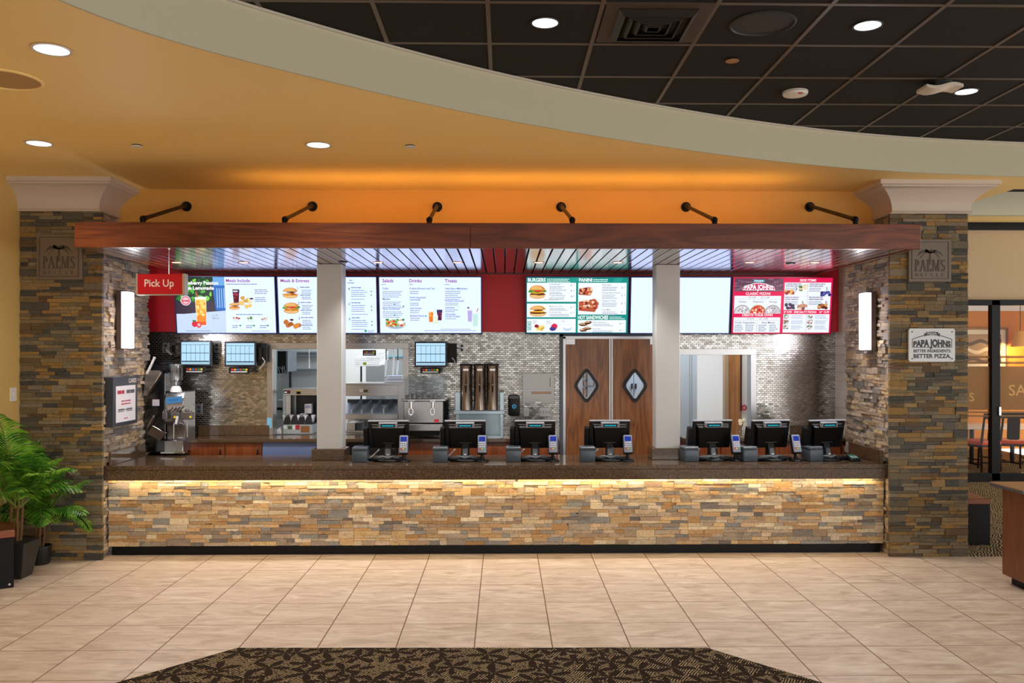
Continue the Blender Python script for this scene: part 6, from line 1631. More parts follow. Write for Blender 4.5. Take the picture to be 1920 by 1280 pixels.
# ================================================================== JUICE DISPENSER
Yj = 9.02
X_ = lambda p: PX(p, Yj); Z_ = lambda p: PZ(p, Yj, 795)
t = thing('juice_dispenser', 'stainless twin-bowl juice dispenser with clear bowls on the back worktop', 'drink dispenser', (X_(796), Yj, HB))
mb = MB(); mb.box(X_(757), X_(831), Yj, Yj + .34, Z_(793), Z_(752)); mb.build('body', M_STEELV, t, bevel=.006)
mb = MB(); mb.box(X_(753), X_(836), Yj - .02, Yj + .35, Z_(752), Z_(747)); mb.build('top_deck', M_CHROME, t, bevel=.006)
mb = MB(); mb.box(X_(757), X_(831), Yj - .10, Yj + .0, Z_(806), Z_(794)); mb.build('drip_tray', M_STEEL, t, bevel=.004)
mb = MB(); mb.box(X_(761), X_(831), Yj + .0, Yj + .3, HB + .03, Z_(794)); mb.build('base', M_BLACKPL, t)
for a in (763, 827):
    mb = MB(); mb.cyl((X_(a), Yj - .03, HB + .0005), (X_(a), Yj - .03, Z_(806)), .012, n=10); mb.build('leg', M_CHROME, t)
mb = MB()
for k in range(12): mb.box(X_(832), X_(838), Yj + .02, Yj + .3, Z_(790 - k * 3.2), Z_(788.6 - k * 3.2))
mb.build('side_vent', M_BLK, t)
for a0, a1, am in ((757, 792, 771.5), (796, 831, 812)):
    x0, x1 = X_(a0), X_(a1); z0, z1 = Z_(746.5), Z_(711); th = .005; y0, y1 = Yj + .02, Yj + .31
    mb = MB()
    for b in ((x0, x0 + th, y0, y1), (x1 - th, x1, y0, y1), (x0, x1, y0, y0 + th), (x0, x1, y1 - th, y1)): mb.box(b[0], b[1], b[2], b[3], z0, z1)
    bw = mb.build('clear_bowl', clear('clear_plastic_bowl', (.94, .96, .97), .08), t)
    mb = MB(); mb.box(x0 - .006, x1 + .006, y0 - .006, y1 + .006, z1, z1 + .015); mb.box(x0 + .02, x1 - .02, y0 + .02, y1 - .02, z1 + .015, z1 + .03); mb.build('bowl_lid', clear('clear_plastic', (.92, .94, .95), .16), t)
    mb = MB(); xm = X_(am)
    for s_ in (-.055, 0, .055): mb.cyl((xm + s_, Yj + .1, z0), (xm + s_, Yj + .1, z0 + (.03 if s_ else .045)), .02 if s_ else .014, n=12)
    mb.build('spray_base', mat('dark_plastic_base', '2A2A30', .4), t)
    mb = MB(); mb.cyl((xm, Yj - .05, Z_(752)), (xm, Yj - .05, Z_(765)), .014, n=12); mb.box(xm - .03, xm + .03, Yj - .06, Yj - .02, Z_(754), Z_(750)); mb.build('spout', M_CHROME, t, bevel=.002)
    mb = MB(); ring = []
    for i in range(19): aa = 2 * PI * i / 18; ring.append((xm + .022 * math.cos(aa), Yj - .055, Z_(771) + .035 * math.sin(aa)))
    mb.tube(ring, .006, 8); mb.build('push_lever', mat('lever_white', 'E4E4E8', .3), t)
mb = MB(); mb.box(X_(814), X_(823), Yj - .003, Yj, Z_(791), Z_(786)); mb.build('red_badge', mat('tag_red', 'C01828', .4), t)

# ================================================================== TEA URNS AND STAND
Yu = 9.06
X_ = lambda p: PX(p, Yu); Z_ = lambda p: PZ(p, Yu, 900)
t = thing('urn_stand', 'pale steel stand carrying the three tea urns on the back worktop', 'stand', (X_(898), Yu, HB))
M_PALE = mat('pale_blue_steel', 'AFC2CC', .28, .8)
mb = MB(); mb.box(X_(851), X_(946), Yu - .02, YM - .02, Z_(776), Z_(770)); mb.build('top_shelf', M_PALE, t, bevel=.003)
for a in ((855, 859), (938, 944)):
    mb = MB(); mb.box(X_(a[0]), X_(a[1]), Yu - .015, Yu + .25, HB + .001, Z_(776)); mb.build('side_leg', M_PALE, t, bevel=.002)
mb = MB(); mb.box(X_(858), X_(941), Yu + .2, Yu + .22, HB + .001, Z_(776)); mb.build('back_panel', M_PALE, t)
mb = MB(); mb.box(X_(858), X_(940), Yu - .01, Yu + .2, HB + .001, HB + .02); mb.build('lower_shelf', M_PALE, t)
for a in ((852, 863), (937, 945)):
    mb = MB(); mb.box(X_(a[0]), X_(a[1]), Yu + .1, Yu + .12, Z_(770), Z_(736)); mb.build('side_guard', M_PALE, t, bevel=.003)
M_URN = steel('urn_steel', 'A89C94', .16, 'Z')
up = None
for k, (px, lb) in enumerate(((873.5, 'tall stainless tea urn with black tap, left of three'), (899.5, 'tall stainless tea urn with black tap, middle of three'), (923.5, 'tall stainless tea urn with black tap, right of three'))):
    zb = Z_(769.5); c = Vector((X_(px), Yu + .05, zb)); r_ = .064; h_ = Z_(685) - zb
    if up is None:
        up = thing('tea_urn', lb, 'tea urn', (0, 0, 0), group='tea urns on the stand')
        mb = MB(); mb.lathe((0, 0, 0), [(r_ - .004, .001), (r_, .006), (r_, h_ - .006), (r_ + .003, h_)], 28); mb.build('body', M_URN, up)
        mb = MB(); mb.lathe((0, 0, h_), [(r_ + .006, .0005), (r_ + .006, .012), (r_ - .005, .018), (.001, .019)], 28); mb.build('lid', M_BLACKPL, up)
        mb = MB(); mb.box(-.028, .028, -r_ - .004, -r_ + .02, h_ - .055, h_ - .035); mb.build('name_label', mat('label_white', 'E0E0E0', .5), up)
        mb = MB(); zt = Z_(728) - zb; mb.cyl((0, -r_ + .002, zt), (0, -r_ - .035, zt), .011, n=12); mb.cyl((0, -r_ - .03, zt + .015), (0, -r_ - .03, zt - .035), .011, .008, 12); mb.lathe((0, -r_ - .03, zt + .015), [(.008, 0), (.014, .008), (.008, .022), (.001, .024)], 12); mb.build('tap', M_BLACKPL, up)
        mb = MB(); mb.cyl((0, -r_ - .01, zt + .035), (0, -r_ + .002, zt + .035), .007, n=8); mb.build('rivet', M_CHROME, up)
        up.location = c
    else: dup(up, c, lb)

# ================================================================== SOAP DISPENSER AND TOWEL CABINET
Ys = YM - .10
x0, x1 = PX(953, Ys), PX(975, Ys); z0, z1 = PZ(780, Ys), PZ(740, Ys)
t = thing('soap_dispenser', 'black wall soap dispenser with a blue hand emblem left of the towel cabinet', 'soap dispenser', ((x0 + x1) / 2, Ys, z0))
mb = MB(); mb.plate(rrect(x0, x1, z0, z1, .03), Ys, YM - .001); mb.build('body', M_BLACKPL, t, bevel=.012, seg=2)
mb = MB(); mb.plate(rrect(x0 + .006, x1 - .006, z1 - .045, z1 - .008, .016), Ys - .004, Ys + .02); mb.build('hood', mat('gloss_black', '22242A', .12), t, bevel=.003)
mb = MB(); cx_ = (x0 + x1) / 2; cz_ = (z0 + z1) / 2 - .01
mb.plate([(cx_ + .024 * math.cos(2 * PI * i / 18), cz_ + .024 * math.sin(2 * PI * i / 18)) for i in range(18)], Ys - .002, Ys + .001); mb.build('emblem', emis('3AB0E0', .5), t)
mb = MB(); mb.box(cx_ - .012, cx_ - .002, Ys - .004, Ys - .0015, cz_ - .012, cz_ + .014); mb.box(cx_ + .002, cx_ + .012, Ys - .004, Ys - .0015, cz_ - .014, cz_ + .010); mb.build('hand_mark', mat('gloss_black', '22242A', .12), t)
x0, x1 = PX(979, YM), PX(1040, YM); z0, z1 = PZ(757, YM), PZ(699, YM)
t = thing('towel_cabinet', 'recessed stainless towel cabinet in the mosaic wall left of the swing doors', 'towel dispenser', ((x0 + x1) / 2, YM - .02, z0))
mb = MB(); mb.box(x0, x1, YM - .022, YM - .001, z0, z1); mb.build('frame', M_STEEL, t, bevel=.003)
zm = z0 + (z1 - z0) * .44
mb = MB(); mb.box(x0 + .006, x1 - .006, YM - .028, YM - .0225, zm + .004, z1 - .006); d = mb.build('upper_door', mat('satin_steel', '918F8C', .22, 1.0), t, bevel=.002)
mb = MB(); mb.box(x1 - .055, x1 - .05, YM - .030, YM - .0285, zm + .04, z1 - .05); mb.build('sight_slot', M_BLK, d)
mb = MB(); mb.box(x0 + .006, x1 - .006, YM - .027, YM - .0225, z0 + .006, zm - .004); mb.build('lower_panel', mat('satin_steel', '918F8C', .22, 1.0), t, bevel=.002)
mb = MB(); mb.box(x0 + .1, x1 - .04, YM - .029, YM - .0275, zm - .04, zm - .012); mb.build('paper_slot', mat('slot_tan', 'A88A74', .5), t)
mb = MB(); mb.box((x0 + x1) / 2 - .035, (x0 + x1) / 2 + .03, YM - .029, YM - .0275, z0 + .008, z0 + .022); mb.build('maker_plate', mat('label_white', 'E0E0E0', .5), t)

# ================================================================== POINT-OF-SALE TERMINALS
M_POSG = mat('pos_grey', '5E646C', .35); M_POSD = mat('pos_dark', '121317', .36, spec=.3); M_TEAL = emis('2AC0C8', 1.0); M_LCD = emis('0A2A40', .6)


def make_pos():
    t = thing('register', 'register', 'cash register', (0, 0, 0), group='registers on the front counter')
    # base with splayed feet
    mb = MB()
    mb.prism([(-.14, -.02), (-.05, -.09), (.05, -.09), (.14, -.02), (.14, .07), (.04, .10), (-.04, .10), (-.14, .07)], lambda a, b, d: (a, b, d), .0005, .022)
    for s in (-1, 1): mb.tube([(s * .05, -.03, .03), (s * .13, -.045, .028), (s * .185, -.02, .018)], [.020, .018, .014], 10)
    mb.build('base', M_POSD, t, bevel=.004)
    mb = MB(); mb.hexa([(-.042, .0, .022), (.042, .0, .022), (.042, .07, .022), (-.042, .07, .022)], [(-.034, .035, .17), (.034, .035, .17), (.034, .08, .17), (-.034, .08, .17)]); mb.build('neck', M_POSD, t, bevel=.006)
    mb = MB(); mb.hexa([(-.026, -.022, .022), (.026, -.022, .022), (.026, .005, .022), (-.026, .005, .022)], [(-.024, .012, .12), (.024, .012, .12), (.024, .034, .12), (-.024, .034, .12)]); nk = mb.build('neck_cover', M_POSG, t, bevel=.006)
    mb = MB(); mb.sphere((0, -.012, .062), .012, 12, 8, (1, .5, .5)); mb.sphere((.004, -.016, .038), .006, 10, 6, (1, .6, 1)); mb.build('logo_mark', mat('white_vinyl', 'F0E2D8', .4), nk)
    mb = MB(); mb.tube([(-.12, .03, .03), (-.05, -.02, .045), (0, -.04, .035), (.05, -.02, .045), (.12, .03, .03)], .012, 10); mb.build('cradle', M_POSG, t)
    mb = MB(); mb.box(-.06, .06, .03, .08, .165, .19); mb.build('hinge_bar', mat('hinge_teal_black', '1E2A2E', .3), t, bevel=.004)
    # tilted monitor seen from behind: local frame rotated about X
    M = Matrix.Translation((0, .045, .23)) @ Matrix.Rotation(math.radians(14), 4, 'X')
    mb = MB(); mb.xf = M; mb.box(-.195, .195, .012, .035, -.125, .145); mb.build('monitor', M_POSD, t, bevel=.006)
    mb = MB(); mb.xf = M
    o = [(-.165, .115), (.165, .115), (.145, -.115), (-.145, -.115)]; i_ = [(-.15, .095), (.15, .095), (.13, -.10), (-.13, -.10)]
    vs = [(a, .012, b) for a, b in o] + [(a, -.028, b) for a, b in i_]
    mb.add(vs, [(0, 1, 5, 4), (1, 2, 6, 5), (2, 3, 7, 6), (3, 0, 4, 7), (4, 5, 6, 7)]); mb.build('back_cover', mat('pos_black', '08090B', .4, spec=.2), t)
    mb = MB(); mb.xf = M
    for s in (-1, 1): mb.add([(s * .165, .008, .122), (s * .09, .006, .122), (s * .09, .006, .098), (s * .13, .006, .098)], [(0, 1, 2, 3)])
    mb.build('vent_panel', mat('pos_silver', '8E9298', .35), t)
    mb = MB(); mb.xf = M; mb.box(-.195, .195, .004, .036, .1455, .156); mb.build('top_edge', mat('pos_silver', '8E9298', .35), t, bevel=.003)
    mb = MB(); mb.xf = M; mb.box(-.088, .088, -.032, .01, .096, .145); pd = mb.build('customer_display', mat('pos_silver', '8E9298', .35), t, bevel=.003)
    mb = MB(); mb.xf = M; mb.box(-.068, .068, -.0335, -.0315, .104, .136); mb.build('display_window', M_LCD, pd)
    mb = MB(); dashes(mb, -.055, .055, .115, .012, lambda a, b: (a, -.0345, b), random.Random(5), .25); mb.v = [tuple(M @ Vector(v)) for v in mb.v]; mb.build('display_lettering', M_TEAL, pd)
    mb = MB(); mb.xf = M; mb.box(-.24, -.1955, -.01, .055, -.10, .085); mb.build('card_reader', M_BLACKPL, t, bevel=.006)
    mb = MB(); mb.tube([(-.1, .12, .10), (-.16, .10, .04), (-.2, .03, .012), (-.185, -.03, .008), (-.22, -.02, .008)], .007, 6); mb.build('cable', mat('white_cable', 'D8D8DA', .5), t)
    return t


def make_printer():
    t = thing('receipt_printer', 'printer', 'receipt printer', (0, 0, 0), group='receipt printers beside the registers')
    M_PR = mat('printer_slate', '46525E', .35)
    mb = MB(); mb.box(-.07, .07, -.07, .09, .0005, .115); mb.build('body', M_PR, t, bevel=.008, seg=2)
    mb = MB(); mb.box(-.071, .071, -.06, .09, .1155, .142); mb.build('cover', mat('printer_lid', '555F6A', .32), t, bevel=.006)
    mb = MB(); mb.box(-.05, .05, -.045, -.005, .1405, .1435); mb.build('paper_slot', M_BLK, t)
    mb = MB(); mb.box(-.0725, .0725, -.071, .088, .112, .1165); mb.build('seam', mat('printer_seam', '232A32', .4), t)
    return t


def make_card():
    t = thing('card_terminal', 'terminal', 'card terminal', (0, 0, 0), group='card terminals on stands')
    mb = MB(); mb.lathe((0, 0, 0), [(.06, .0005), (.06, .010), (.05, .018), (.02, .024), (.016, .05), (.016, .095)], 20); mb.build('stand', M_BLACKPL, t)
    M = Matrix.Translation((0, -.005, .165)) @ Matrix.Rotation(math.radians(-18), 4, 'X')
    mb = MB(); mb.xf = M; mb.box(-.046, .046, .002, .03, -.095, .09); mb.build('cradle', M_BLACKPL, t, bevel=.006)
    mb = MB(); mb.xf = M; mb.box(-.04, .04, -.018, .0015, -.085, .085); b = mb.build('terminal', mat('terminal_silver', '8A92A8', .35), t, bevel=.008, seg=2)
    mb = MB(); mb.xf = M; mb.box(-.030, .030, -.0195, -.0175, .025, .07); mb.build('screen', emis('1E3AA8', .8), b)
    for r in range(4):
        for c in range(3):
            mb = MB(); mb.xf = M; mb.box(-.028 + c * .0195, -.012 + c * .0195, -.0215, -.018, .006 - r * .020, .017 - r * .020); cc = ('C8CCD8', 'C8CCD8', 'C8CCD8') if r < 3 else ('D04030', 'E0C040', '40B060')
            mb.build('key', mat('key_' + cc[c], cc[c], .4), b, bevel=.001)
    mb = MB(); mb.xf = M; mb.box(-.041, .041, -.016, .001, -.094, -.0855); mb.build('card_slot', M_BLK, t)
    return t


YS = 8.22
where = ['nearest the left post', 'in front of the tea urns', 'in front of the soap dispenser', 'in front of the wooden swing doors', 'just right of the right post', 'in front of the right-hand opening', 'at the far right beside the stone pillar']
ps, pr, pc = make_pos(), make_printer(), make_card()
spec = [(727.5, 676, 757, 0), (872, 826, 904, 0), (1003.5, 962.5, 1037, 0), (1144, 1101, 1177, 0), (1338, 1293, 1379, 7), (1448, 1402, 1492, 9), (1554, 1524, None, 12)]
for k, (a, b, c, rot) in enumerate(spec):
    rz = math.radians(rot)
    p = at(a, 700, YS); p.z = HC
    lb = 'black cash register with a teal display, ' + where[k]
    if k == 0: ps.location = p; ps['label'] = lb
    else: dup(ps, p, lb, rz)
    p = at(b, 700, YS - .03); p.z = HC; lb = 'grey receipt printer left of the register ' + where[k]
    if k == 0: pr.location = p; pr['label'] = lb
    else: dup(pr, p, lb, rz)
    if c:
        p = at(c, 700, YS - .04); p.z = HC; lb = 'silver card terminal on a stand at the register ' + where[k]
        if k == 0: pc.location = p; pc['label'] = lb
        else: dup(pc, p, lb, rz)
p = at(1600, 700, YS - .03); p.z = HC
t = thing('pin_pad', 'small black pin pad lying flat on the counter at its right end', 'pin pad', p, .3)
t.rotation_euler = (0, 0, 0)
mb = MB(); mb.hexa([(p.x - .05, p.y - .06, p.z + .0005), (p.x + .05, p.y - .06, p.z + .0005), (p.x + .05, p.y + .09, p.z + .0005), (p.x - .05, p.y + .09, p.z + .0005)], [(p.x - .045, p.y - .055, p.z + .025), (p.x + .045, p.y - .055, p.z + .025), (p.x + .045, p.y + .085, p.z + .05), (p.x - .045, p.y + .085, p.z + .05)]); mb.build('body', M_BLACKPL, t, bevel=.006)
for r in range(4):
    for c in range(3):
        mb = MB(); yy = p.y - .04 + r * .022; xx = p.x - .028 + c * .024; zz = p.z + .028 + (r * .022 + .015) * .18; mb.box(xx, xx + .017, yy, yy + .014, zz - .002, zz + .003); mb.build('key', mat(('key_teal', 'key_C8CCD8', 'key_C8CCD8')[r % 3], ('40B0A0', 'C8CCD8', 'C8CCD8')[r % 3], .4), t)
mb = MB(); mb.box(p.x - .032, p.x + .032, p.y + .052, p.y + .078, p.z + .045, p.z + .0505); mb.build('screen', mat('lcd_grey', '5A6A60', .3), t)
# ================================================================== PALMS AT THE LEFT
def m_leaf():
    m, n, b = nt('palm_leaf'); v = mapped(n)
    c = ramp(n, noise(n, v, 9, 3), ((.3, '1C4412'), (.48, '44821F'), (.66, '8CBC3C')))
    n.links.new(c, b.inputs['Base Color']); b.inputs['Roughness'].default_value = .35
    MC['palm_leaf'] = m; return m


M_LEAF = m_leaf(); M_STALK = mat('palm_stalk', '6A7A34', .5); M_TRUNK = mat('palm_trunk', '6B4A2C', .8, bump=.5, bscale=60)


def frond(root, base, yaw, elev, L, droop, seed, nleaf=26):
    R = random.Random(seed); pts = []; p = Vector(base); d = Vector((math.cos(yaw) * math.cos(elev), math.sin(yaw) * math.cos(elev), math.sin(elev))); st = L / 16
    for i in range(17):
        pts.append(p.copy()); p = p + d * st; d = (d + Vector((0, 0, -droop / 16 * (0.3 + 1.5 * i / 16)))).normalized()
    mb = MB(); mb.tube(pts, [.008 * (1 - .75 * i / 16) + .0015 for i in range(17)], 6)
    mb.m = 1
    for k in range(nleaf):
        f = .22 + .78 * k / (nleaf - 1); idx = f * 16; i = min(15, int(idx)); c = pts[i].lerp(pts[i + 1], idx - i); t = (pts[i + 1] - pts[i]).normalized()
        side = t.cross(Vector((0, 0, 1))); side = side.normalized() if side.length > .05 else Vector((1, 0, 0))
        up = side.cross(t)
        ln = L * .34 * (math.sin(PI * min(1, .18 + f * .80)) ** .7) * R.uniform(.88, 1.1)
        for s in (-1, 1):
            dirn = (side * s * .82 + t * .62 + up * R.uniform(.05, .3)).normalized(); a = c.copy(); prev = None; w0 = .0062 * (L / .9) + .003
            seg = 5; vs = []
            for j in range(seg + 1):
                u = j / seg; w = w0 * (math.sin(PI * (.12 + .88 * u)) if j < seg else 0.02) * .95 + .0006
                n_ = (dirn.cross(up)).normalized() if dirn.cross(up).length > .01 else t
                vs += [a + n_ * w, a + up * w * .25, a - n_ * w]
                a = a + dirn * (ln / seg); dirn = (dirn + Vector((0, 0, -.20 - .1 * R.random()))).normalized()
            mb.add(vs, [(j * 3 + q, j * 3 + q + 1, j * 3 + q + 4, j * 3 + q + 3) for j in range(seg) for q in range(2)])
    mb.v = [(max(x, XL + .015), min(y, YP - .03), max(z, .01)) for x, y, z in mb.v]
    mb.build('frond', [M_STALK, M_LEAF], root)


def clampx(yaw, base, L, xmin):
    return base.x + math.cos(yaw) * L > xmin


fl = atz(64, 1062, 0)
t = thing('potted_palm', 'short potted palm in a small round black pot in front of the left pillar', 'potted palm', (fl.x, fl.y + .1, 0))
c = Vector((fl.x, fl.y + .1, 0))
mb = MB(); mb.lathe(c, [(.070, .0), (.078, .01), (.090, .15), (.094, .152), (.094, .165), (.084, .165), (.082, .15), (.001, .148)], 28); mb.build('pot', mat('black_pot', '17181A', .45), t)
mb = MB()
for k in range(5):
    a = k * 1.25; mb.tube([c + Vector((.02 * math.cos(a), .02 * math.sin(a), .145)), c + Vector((.035 * math.cos(a), .035 * math.sin(a), .26)), c + Vector((.03 * math.cos(a + .3), .03 * math.sin(a + .3), .36))], [.013, .011, .008], 7)
mb.build('stem', M_TRUNK, t)
R = random.Random(17)
for k in range(16): frond(t, c + Vector((.02 * math.cos(k), .02 * math.sin(k), .33)), -2.9 + k * .62, R.uniform(.45, 1.25), R.uniform(.46, .64), R.uniform(1.2, 2.0), 50 + k, 20)
fl = atz(32, 1088, 0)
c = Vector((fl.x - .07, fl.y + .12, 0))
t = thing('potted_palm', 'tall leafy potted palm in a tapered dark planter behind the bench at the left edge', 'potted palm', c)
mb = MB()
r0, r1, hp = .085, .135, .30
mb.hexa([(c.x - r0, c.y - r0, 0), (c.x + r0, c.y - r0, 0), (c.x + r0, c.y + r0, 0), (c.x - r0, c.y + r0, 0)], [(c.x - r1, c.y - r1, hp), (c.x + r1, c.y - r1, hp), (c.x + r1, c.y + r1, hp), (c.x - r1, c.y + r1, hp)]); mb.build('planter', mat('grey_black_planter', '2C2B28', .55), t, bevel=.004)
mb = MB(); mb.box(c.x - r1 + .012, c.x + r1 - .012, c.y - r1 + .012, c.y + r1 - .012, hp, hp + .004); mb.build('soil', mat('soil', '2A1E14', .9, bump=.6, bscale=90), t)
mb = MB()
for k in range(6):
    a = k * 1.05; mb.tube([c + Vector((.03 * math.cos(a), .03 * math.sin(a), hp)), c + Vector((.045 * math.cos(a), .045 * math.sin(a), .5)), c + Vector((.05 * math.cos(a + .3), .05 * math.sin(a + .3), .66))], [.014, .012, .008], 7)
mb.build('stem', M_TRUNK, t)
for k in range(21):
    yaw = -3.0 + k * .31; L = R.uniform(.66, .90); el = (.75, 1.05, 1.3)[k % 3] + R.uniform(-.1, .1)
    if c.x + math.cos(yaw) * L * math.cos(el) < XL + .12: yaw = -yaw * .4 - .6; 
    if math.cos(yaw) > .2: L *= .72
    if math.sin(yaw) > .5: L *= .8
    frond(t, c + Vector((.03 * math.cos(k), .03 * math.sin(k), .58)), yaw, el, L, R.uniform(.9, 1.7), 90 + k, 28)
c2 = Vector((at(88, 930, 7.55).x - .03, 7.5, 0))

# bench with black end panel at the left edge
bc = atz(26, 1101, 0)
t = thing('bench', 'wood topped bench with black metal end panels at the left edge', 'bench', (0, 0, 0))
mb = MB(); mb.box(-.14, 0, 0, .40, .0, .40); mb.build('end_panel', M_BLK, t, bevel=.004)
mb = MB(); mb.box(-.29, -.22, 0, .40, .0, .40); mb.build('end_panel', M_BLK, t, bevel=.004)
mb = MB(); mb.box(-.295, .008, -.012, .42, .401, .462); mb.build('top', wood('bench_wood', '4A2012', '7A3E22', '96562E', 'X', 6, 12), t, bevel=.006)
mb = MB(); mb.cyl((-.03, -.004, .03), (-.03, 0, .03), .009, n=10); mb.build('bolt', M_CHROME, t)
t.location = (bc.x, bc.y, 0); t.rotation_euler = (0, 0, math.radians(31))

# wall switch on the left wall
p = atx(24, 739, XL)
t = thing('light_switch', 'white light switch on the tan wall at the left edge', 'switch', p)
mb = MB(); mb.box(XL + .0005, XL + .007, p.y - .05, p.y + .05, p.z - .062, p.z + .062); mb.build('cover_plate', M_WHITE, t, bevel=.002)
mb = MB(); mb.box(XL + .007, XL + .012, p.y - .012, p.y + .012, p.z - .02, p.z + .02); mb.build('rocker', M_WHITE, t, bevel=.002)

# ================================================================== RIGHT SIDE: BENCH, CABINET, DINING ROOM
yb = 8.30
x0, x1 = X2R + .03, at(1857, 980, yb).x
t = thing('bench', 'wood topped black bench beside the right stone pillar', 'bench', ((x0 + x1) / 2, yb, 0))
zt = at(1840, 935, yb).z
mb = MB(); mb.box(x0, x1, yb, yb + .9, .004, zt - .055); mb.build('base_panel', M_BLK, t, bevel=.004)
mb = MB(); mb.box(x0 - .0, x1 + .005, yb - .01, yb + .92, zt - .054, zt); mb.build('top', wood('bench_wood', '4A2012', '7A3E22', '96562E', 'X', 6, 12), t, bevel=.005)
xa = 4.06; yn = 6.62; yf = 6.95
zt = .815
t = thing('wood_cabinet', 'wood laminate cabinet with grey edged top cut off by the right edge', 'cabinet', (xa + .5, yn, 0))
mb = MB(); mb.box(xa, xa + 1.0, yn, yf, .075, zt - .03); mb.build('body', wood('cabinet_laminate_right', '44200F', '6C3A1E', '86502C', 'Z', 12, 20, .45), t, bevel=.002)
mb = MB(); mb.box(xa + .06, xa + 1.0, yn + .05, yf - .03, 0, .0745); mb.build('plinth', M_BLK, t)
mb = MB(); mb.box(xa - .07, xa + 1.05, yn - .06, yf + .06, zt - .0295, zt - .006); mb.build('top_edge', mat('slate_edge', '3E4450', .4), t, bevel=.002)
mb = MB(); mb.box(xa - .068, xa + 1.05, yn - .058, yf + .058, zt - .0055, zt + .002); mb.build('top_surface', mat('tan_top', '9A7244', .4), t)

# dining furniture seen through the glass
def chair(x, y, rz, label):
    t = thing('dining_chair', label, 'chair', (0, 0, 0), group='dining chairs behind the glass')
    Mw = mat('dark_walnut', '24140C', .5, spec=.1)
    mb = MB(); mb.prism(rrect(-.23, .23, -.22, .22, .06), lambda a, b, d: (a, b, d), .43, .49); mb.build('seat', mat('orange_red_vinyl', 'D04420', .4, spec=.2), t, bevel=.015, seg=2)
    for sx in (-1, 1):
        mb = MB(); mb.tube([(sx * .20, .19, .42), (sx * .205, .22, .0)], [.02, .014], 8); mb.build('leg', Mw, t)
        mb = MB(); mb.tube([(sx * .20, -.20, .0), (sx * .20, -.19, .45), (sx * .20, -.25, .88)], [.016, .02, .016], 8); mb.build('leg', Mw, t)
        mb = MB(); mb.tube([(sx * .20, .20, .2), (sx * .20, -.195, .2)], .011, 6); mb.build('stretcher', Mw, t)
    mb = MB(); mb.box(-.21, .21, -.265, -.24, .84, .93); mb.prism(rrect(-.09, .09, .5, .85, .03), lambda a, b, d: (a, d - (b - .5) * .12, b), -.215, -.195); mb.build('backrest', Mw, t, bevel=.004)
    mb = MB(); mb.box(-.2, .2, -.19, .19, .395, .43); mb.build('seat_frame', Mw, t)
    t.location = (x, y, .003); t.rotation_euler = (0, 0, rz); return t


def zat(px, py, Y): return at(px, py, Y)
ch = chair(at(1838, 830, 13.5).x, 13.5, .35, 'dark wood chair with orange-red seat behind the left glass pane')
r = dup(ch, (at(1893, 830, 13.6).x, 13.6, .003), 'dark wood chair with orange-red seat behind the right glass pane', -.3)
for px, Y, lb in ((1822, 14.4, 'white topped dining table behind the left glass pane'), (1898, 14.5, 'white topped dining table behind the right glass pane')):
    x = at(px, 800, Y).x; zt = at(px, 797, Y).z
    t = thing('dining_table', lb, 'table', (x, Y, .003), group=None)
    mb = MB(); mb.box(x - .4, x + .4, Y - .4, Y + .4, zt - .035, zt); mb.build('tabletop', mat('table_white', 'E6DECF', .4), t, bevel=.005)
    mb = MB(); mb.cyl((x, Y, .03), (x, Y, zt - .036), .035, n=14); mb.build('column', M_BLK, t)
    mb = MB(); mb.box(x - .26, x + .26, Y - .03, Y + .03, .004, .03); mb.box(x - .03, x + .03, Y - .26, Y + .26, .004, .0305); mb.build('foot', M_BLK, t)
yw = 16.58
x0, x1 = at(1800, 640, yw).x, at(1889, 640, yw).x; z0, z1 = at(1850, 694, yw).z, at(1850, 614, yw).z
t = thing('framed_picture', 'framed brown landscape picture on the orange dining room wall', 'picture', ((x0 + x1) / 2, yw, z0))
mb = MB(); 
for a in ((x0, x1, z0, z0 + .04), (x0, x1, z1 - .04, z1), (x0, x0 + .04, z0, z1), (x1 - .04, x1, z0, z1)): mb.box(a[0], a[1], yw - .03, yw, a[2], a[3])
mb.build('frame', mat('gold_brown_frame', '8A5A2A', .4, .4), t, bevel=.004)
mb = MB(); mb.box(x0 + .03, x1 - .03, yw - .012, yw - .002, z0 + .03, z1 - .03); mb.build('mount', mat('mount_cream', 'D8CCB0', .6), t)
mb = MB(); b = .13; mb.box(x0 + b, x1 - b, yw - .016, yw - .0125, z0 + b, z1 - b)
mb.m = 1; zz = z0 + b; hh = z1 - z0 - 2 * b
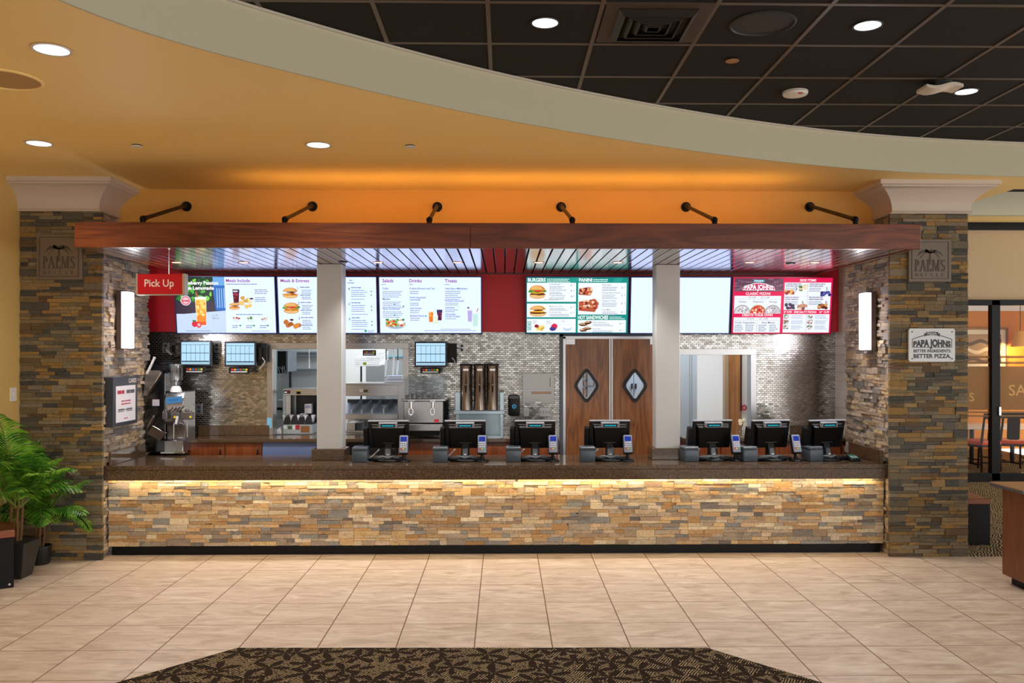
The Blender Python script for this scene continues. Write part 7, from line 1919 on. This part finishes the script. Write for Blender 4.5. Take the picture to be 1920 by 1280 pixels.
for k, f in enumerate((.18, .5, .78)):
    pts = [(x0 + b + (x1 - x0 - 2 * b) * i / 14, zz + hh * (f + .06 * math.sin(i * .7 + k * 2))) for i in range(15)]
    mb.m = 1 + k % 2
    mb.plate(pts + [(a, q - hh * .12) for a, q in pts[::-1]], yw - .019, yw - .0165)
mb.build('print', [mat('print_tan', '9A7A58', .6), mat('print_dark', '4A3424', .6), mat('print_pale', 'D0BEA0', .6)], t)
xl = at(1913, 640, 16.3).x
t = thing('pendant_lamp', 'warm glowing lamp at the right edge of the dining room', 'lamp', (xl, 16.3, at(1913, 655, 16.3).z))
zl = at(1913, 650, 16.3).z
mb = MB(); mb.lathe((xl, 16.3, zl), [(.16, 0), (.15, .1), (.11, .24), (.05, .3), (.04, .3), (.10, .24), (.14, .1), (.15, 0)], 24, closed=False); mb.build('shade', mat('amber_shade', 'F0B050', .5), t)
mb = MB(); mb.sphere((xl, 16.3, zl + .08), .06); mb.build('bulb', emis('FFC870', 8), t)
mb = MB(); mb.cyl((xl, 16.3, zl + .3), (xl, 16.3, at(1900, 577, 16.6).z + .3), .006, n=8); mb.build('stem', M_BLK, t)
l = D.lights.new('pendant_bulb', 'POINT'); l.energy = 28; l.color = (1, .65, .25); l.shadow_soft_size = .06; o = D.objects.new('pendant_bulb', l); COL.objects.link(o); o.location = (xl, 16.25, zl - .06)

# repeats share a group
GROUPS = {'base_cabinet': 'base cabinets behind the counter', 'back_worktop': 'back worktops', 'menu_screen': 'menu screens over the back wall', 'order_monitor': 'order monitors on the mosaic wall', 'bump_bar': 'keypads with coloured buttons',
          'wall_plate': 'electrical plates on the mosaic wall', 'plaque': 'palm plaques on the pillars', 'wall_sconce': 'sconces on the pillars', 'utility_hose': 'hoses hanging in the pass-through', 'lidded_tub': 'tubs on the pass-through shelf',
          'dining_table': 'dining tables behind the glass', 'canopy_sensor': 'dark fittings in the canopy', 'potted_palm': 'palms by the left pillar', 'carton': 'white cartons in the pass-through', 'pillar_left': 'stone pillars', 'pillar_right': 'stone pillars', 'column': 'white posts on the counter'}
for o in D.objects:
    if o.parent is None and 'category' in o and 'group' not in o:
        g_ = GROUPS.get(o.name.split('.')[0])
        if g_: o['group'] = g_
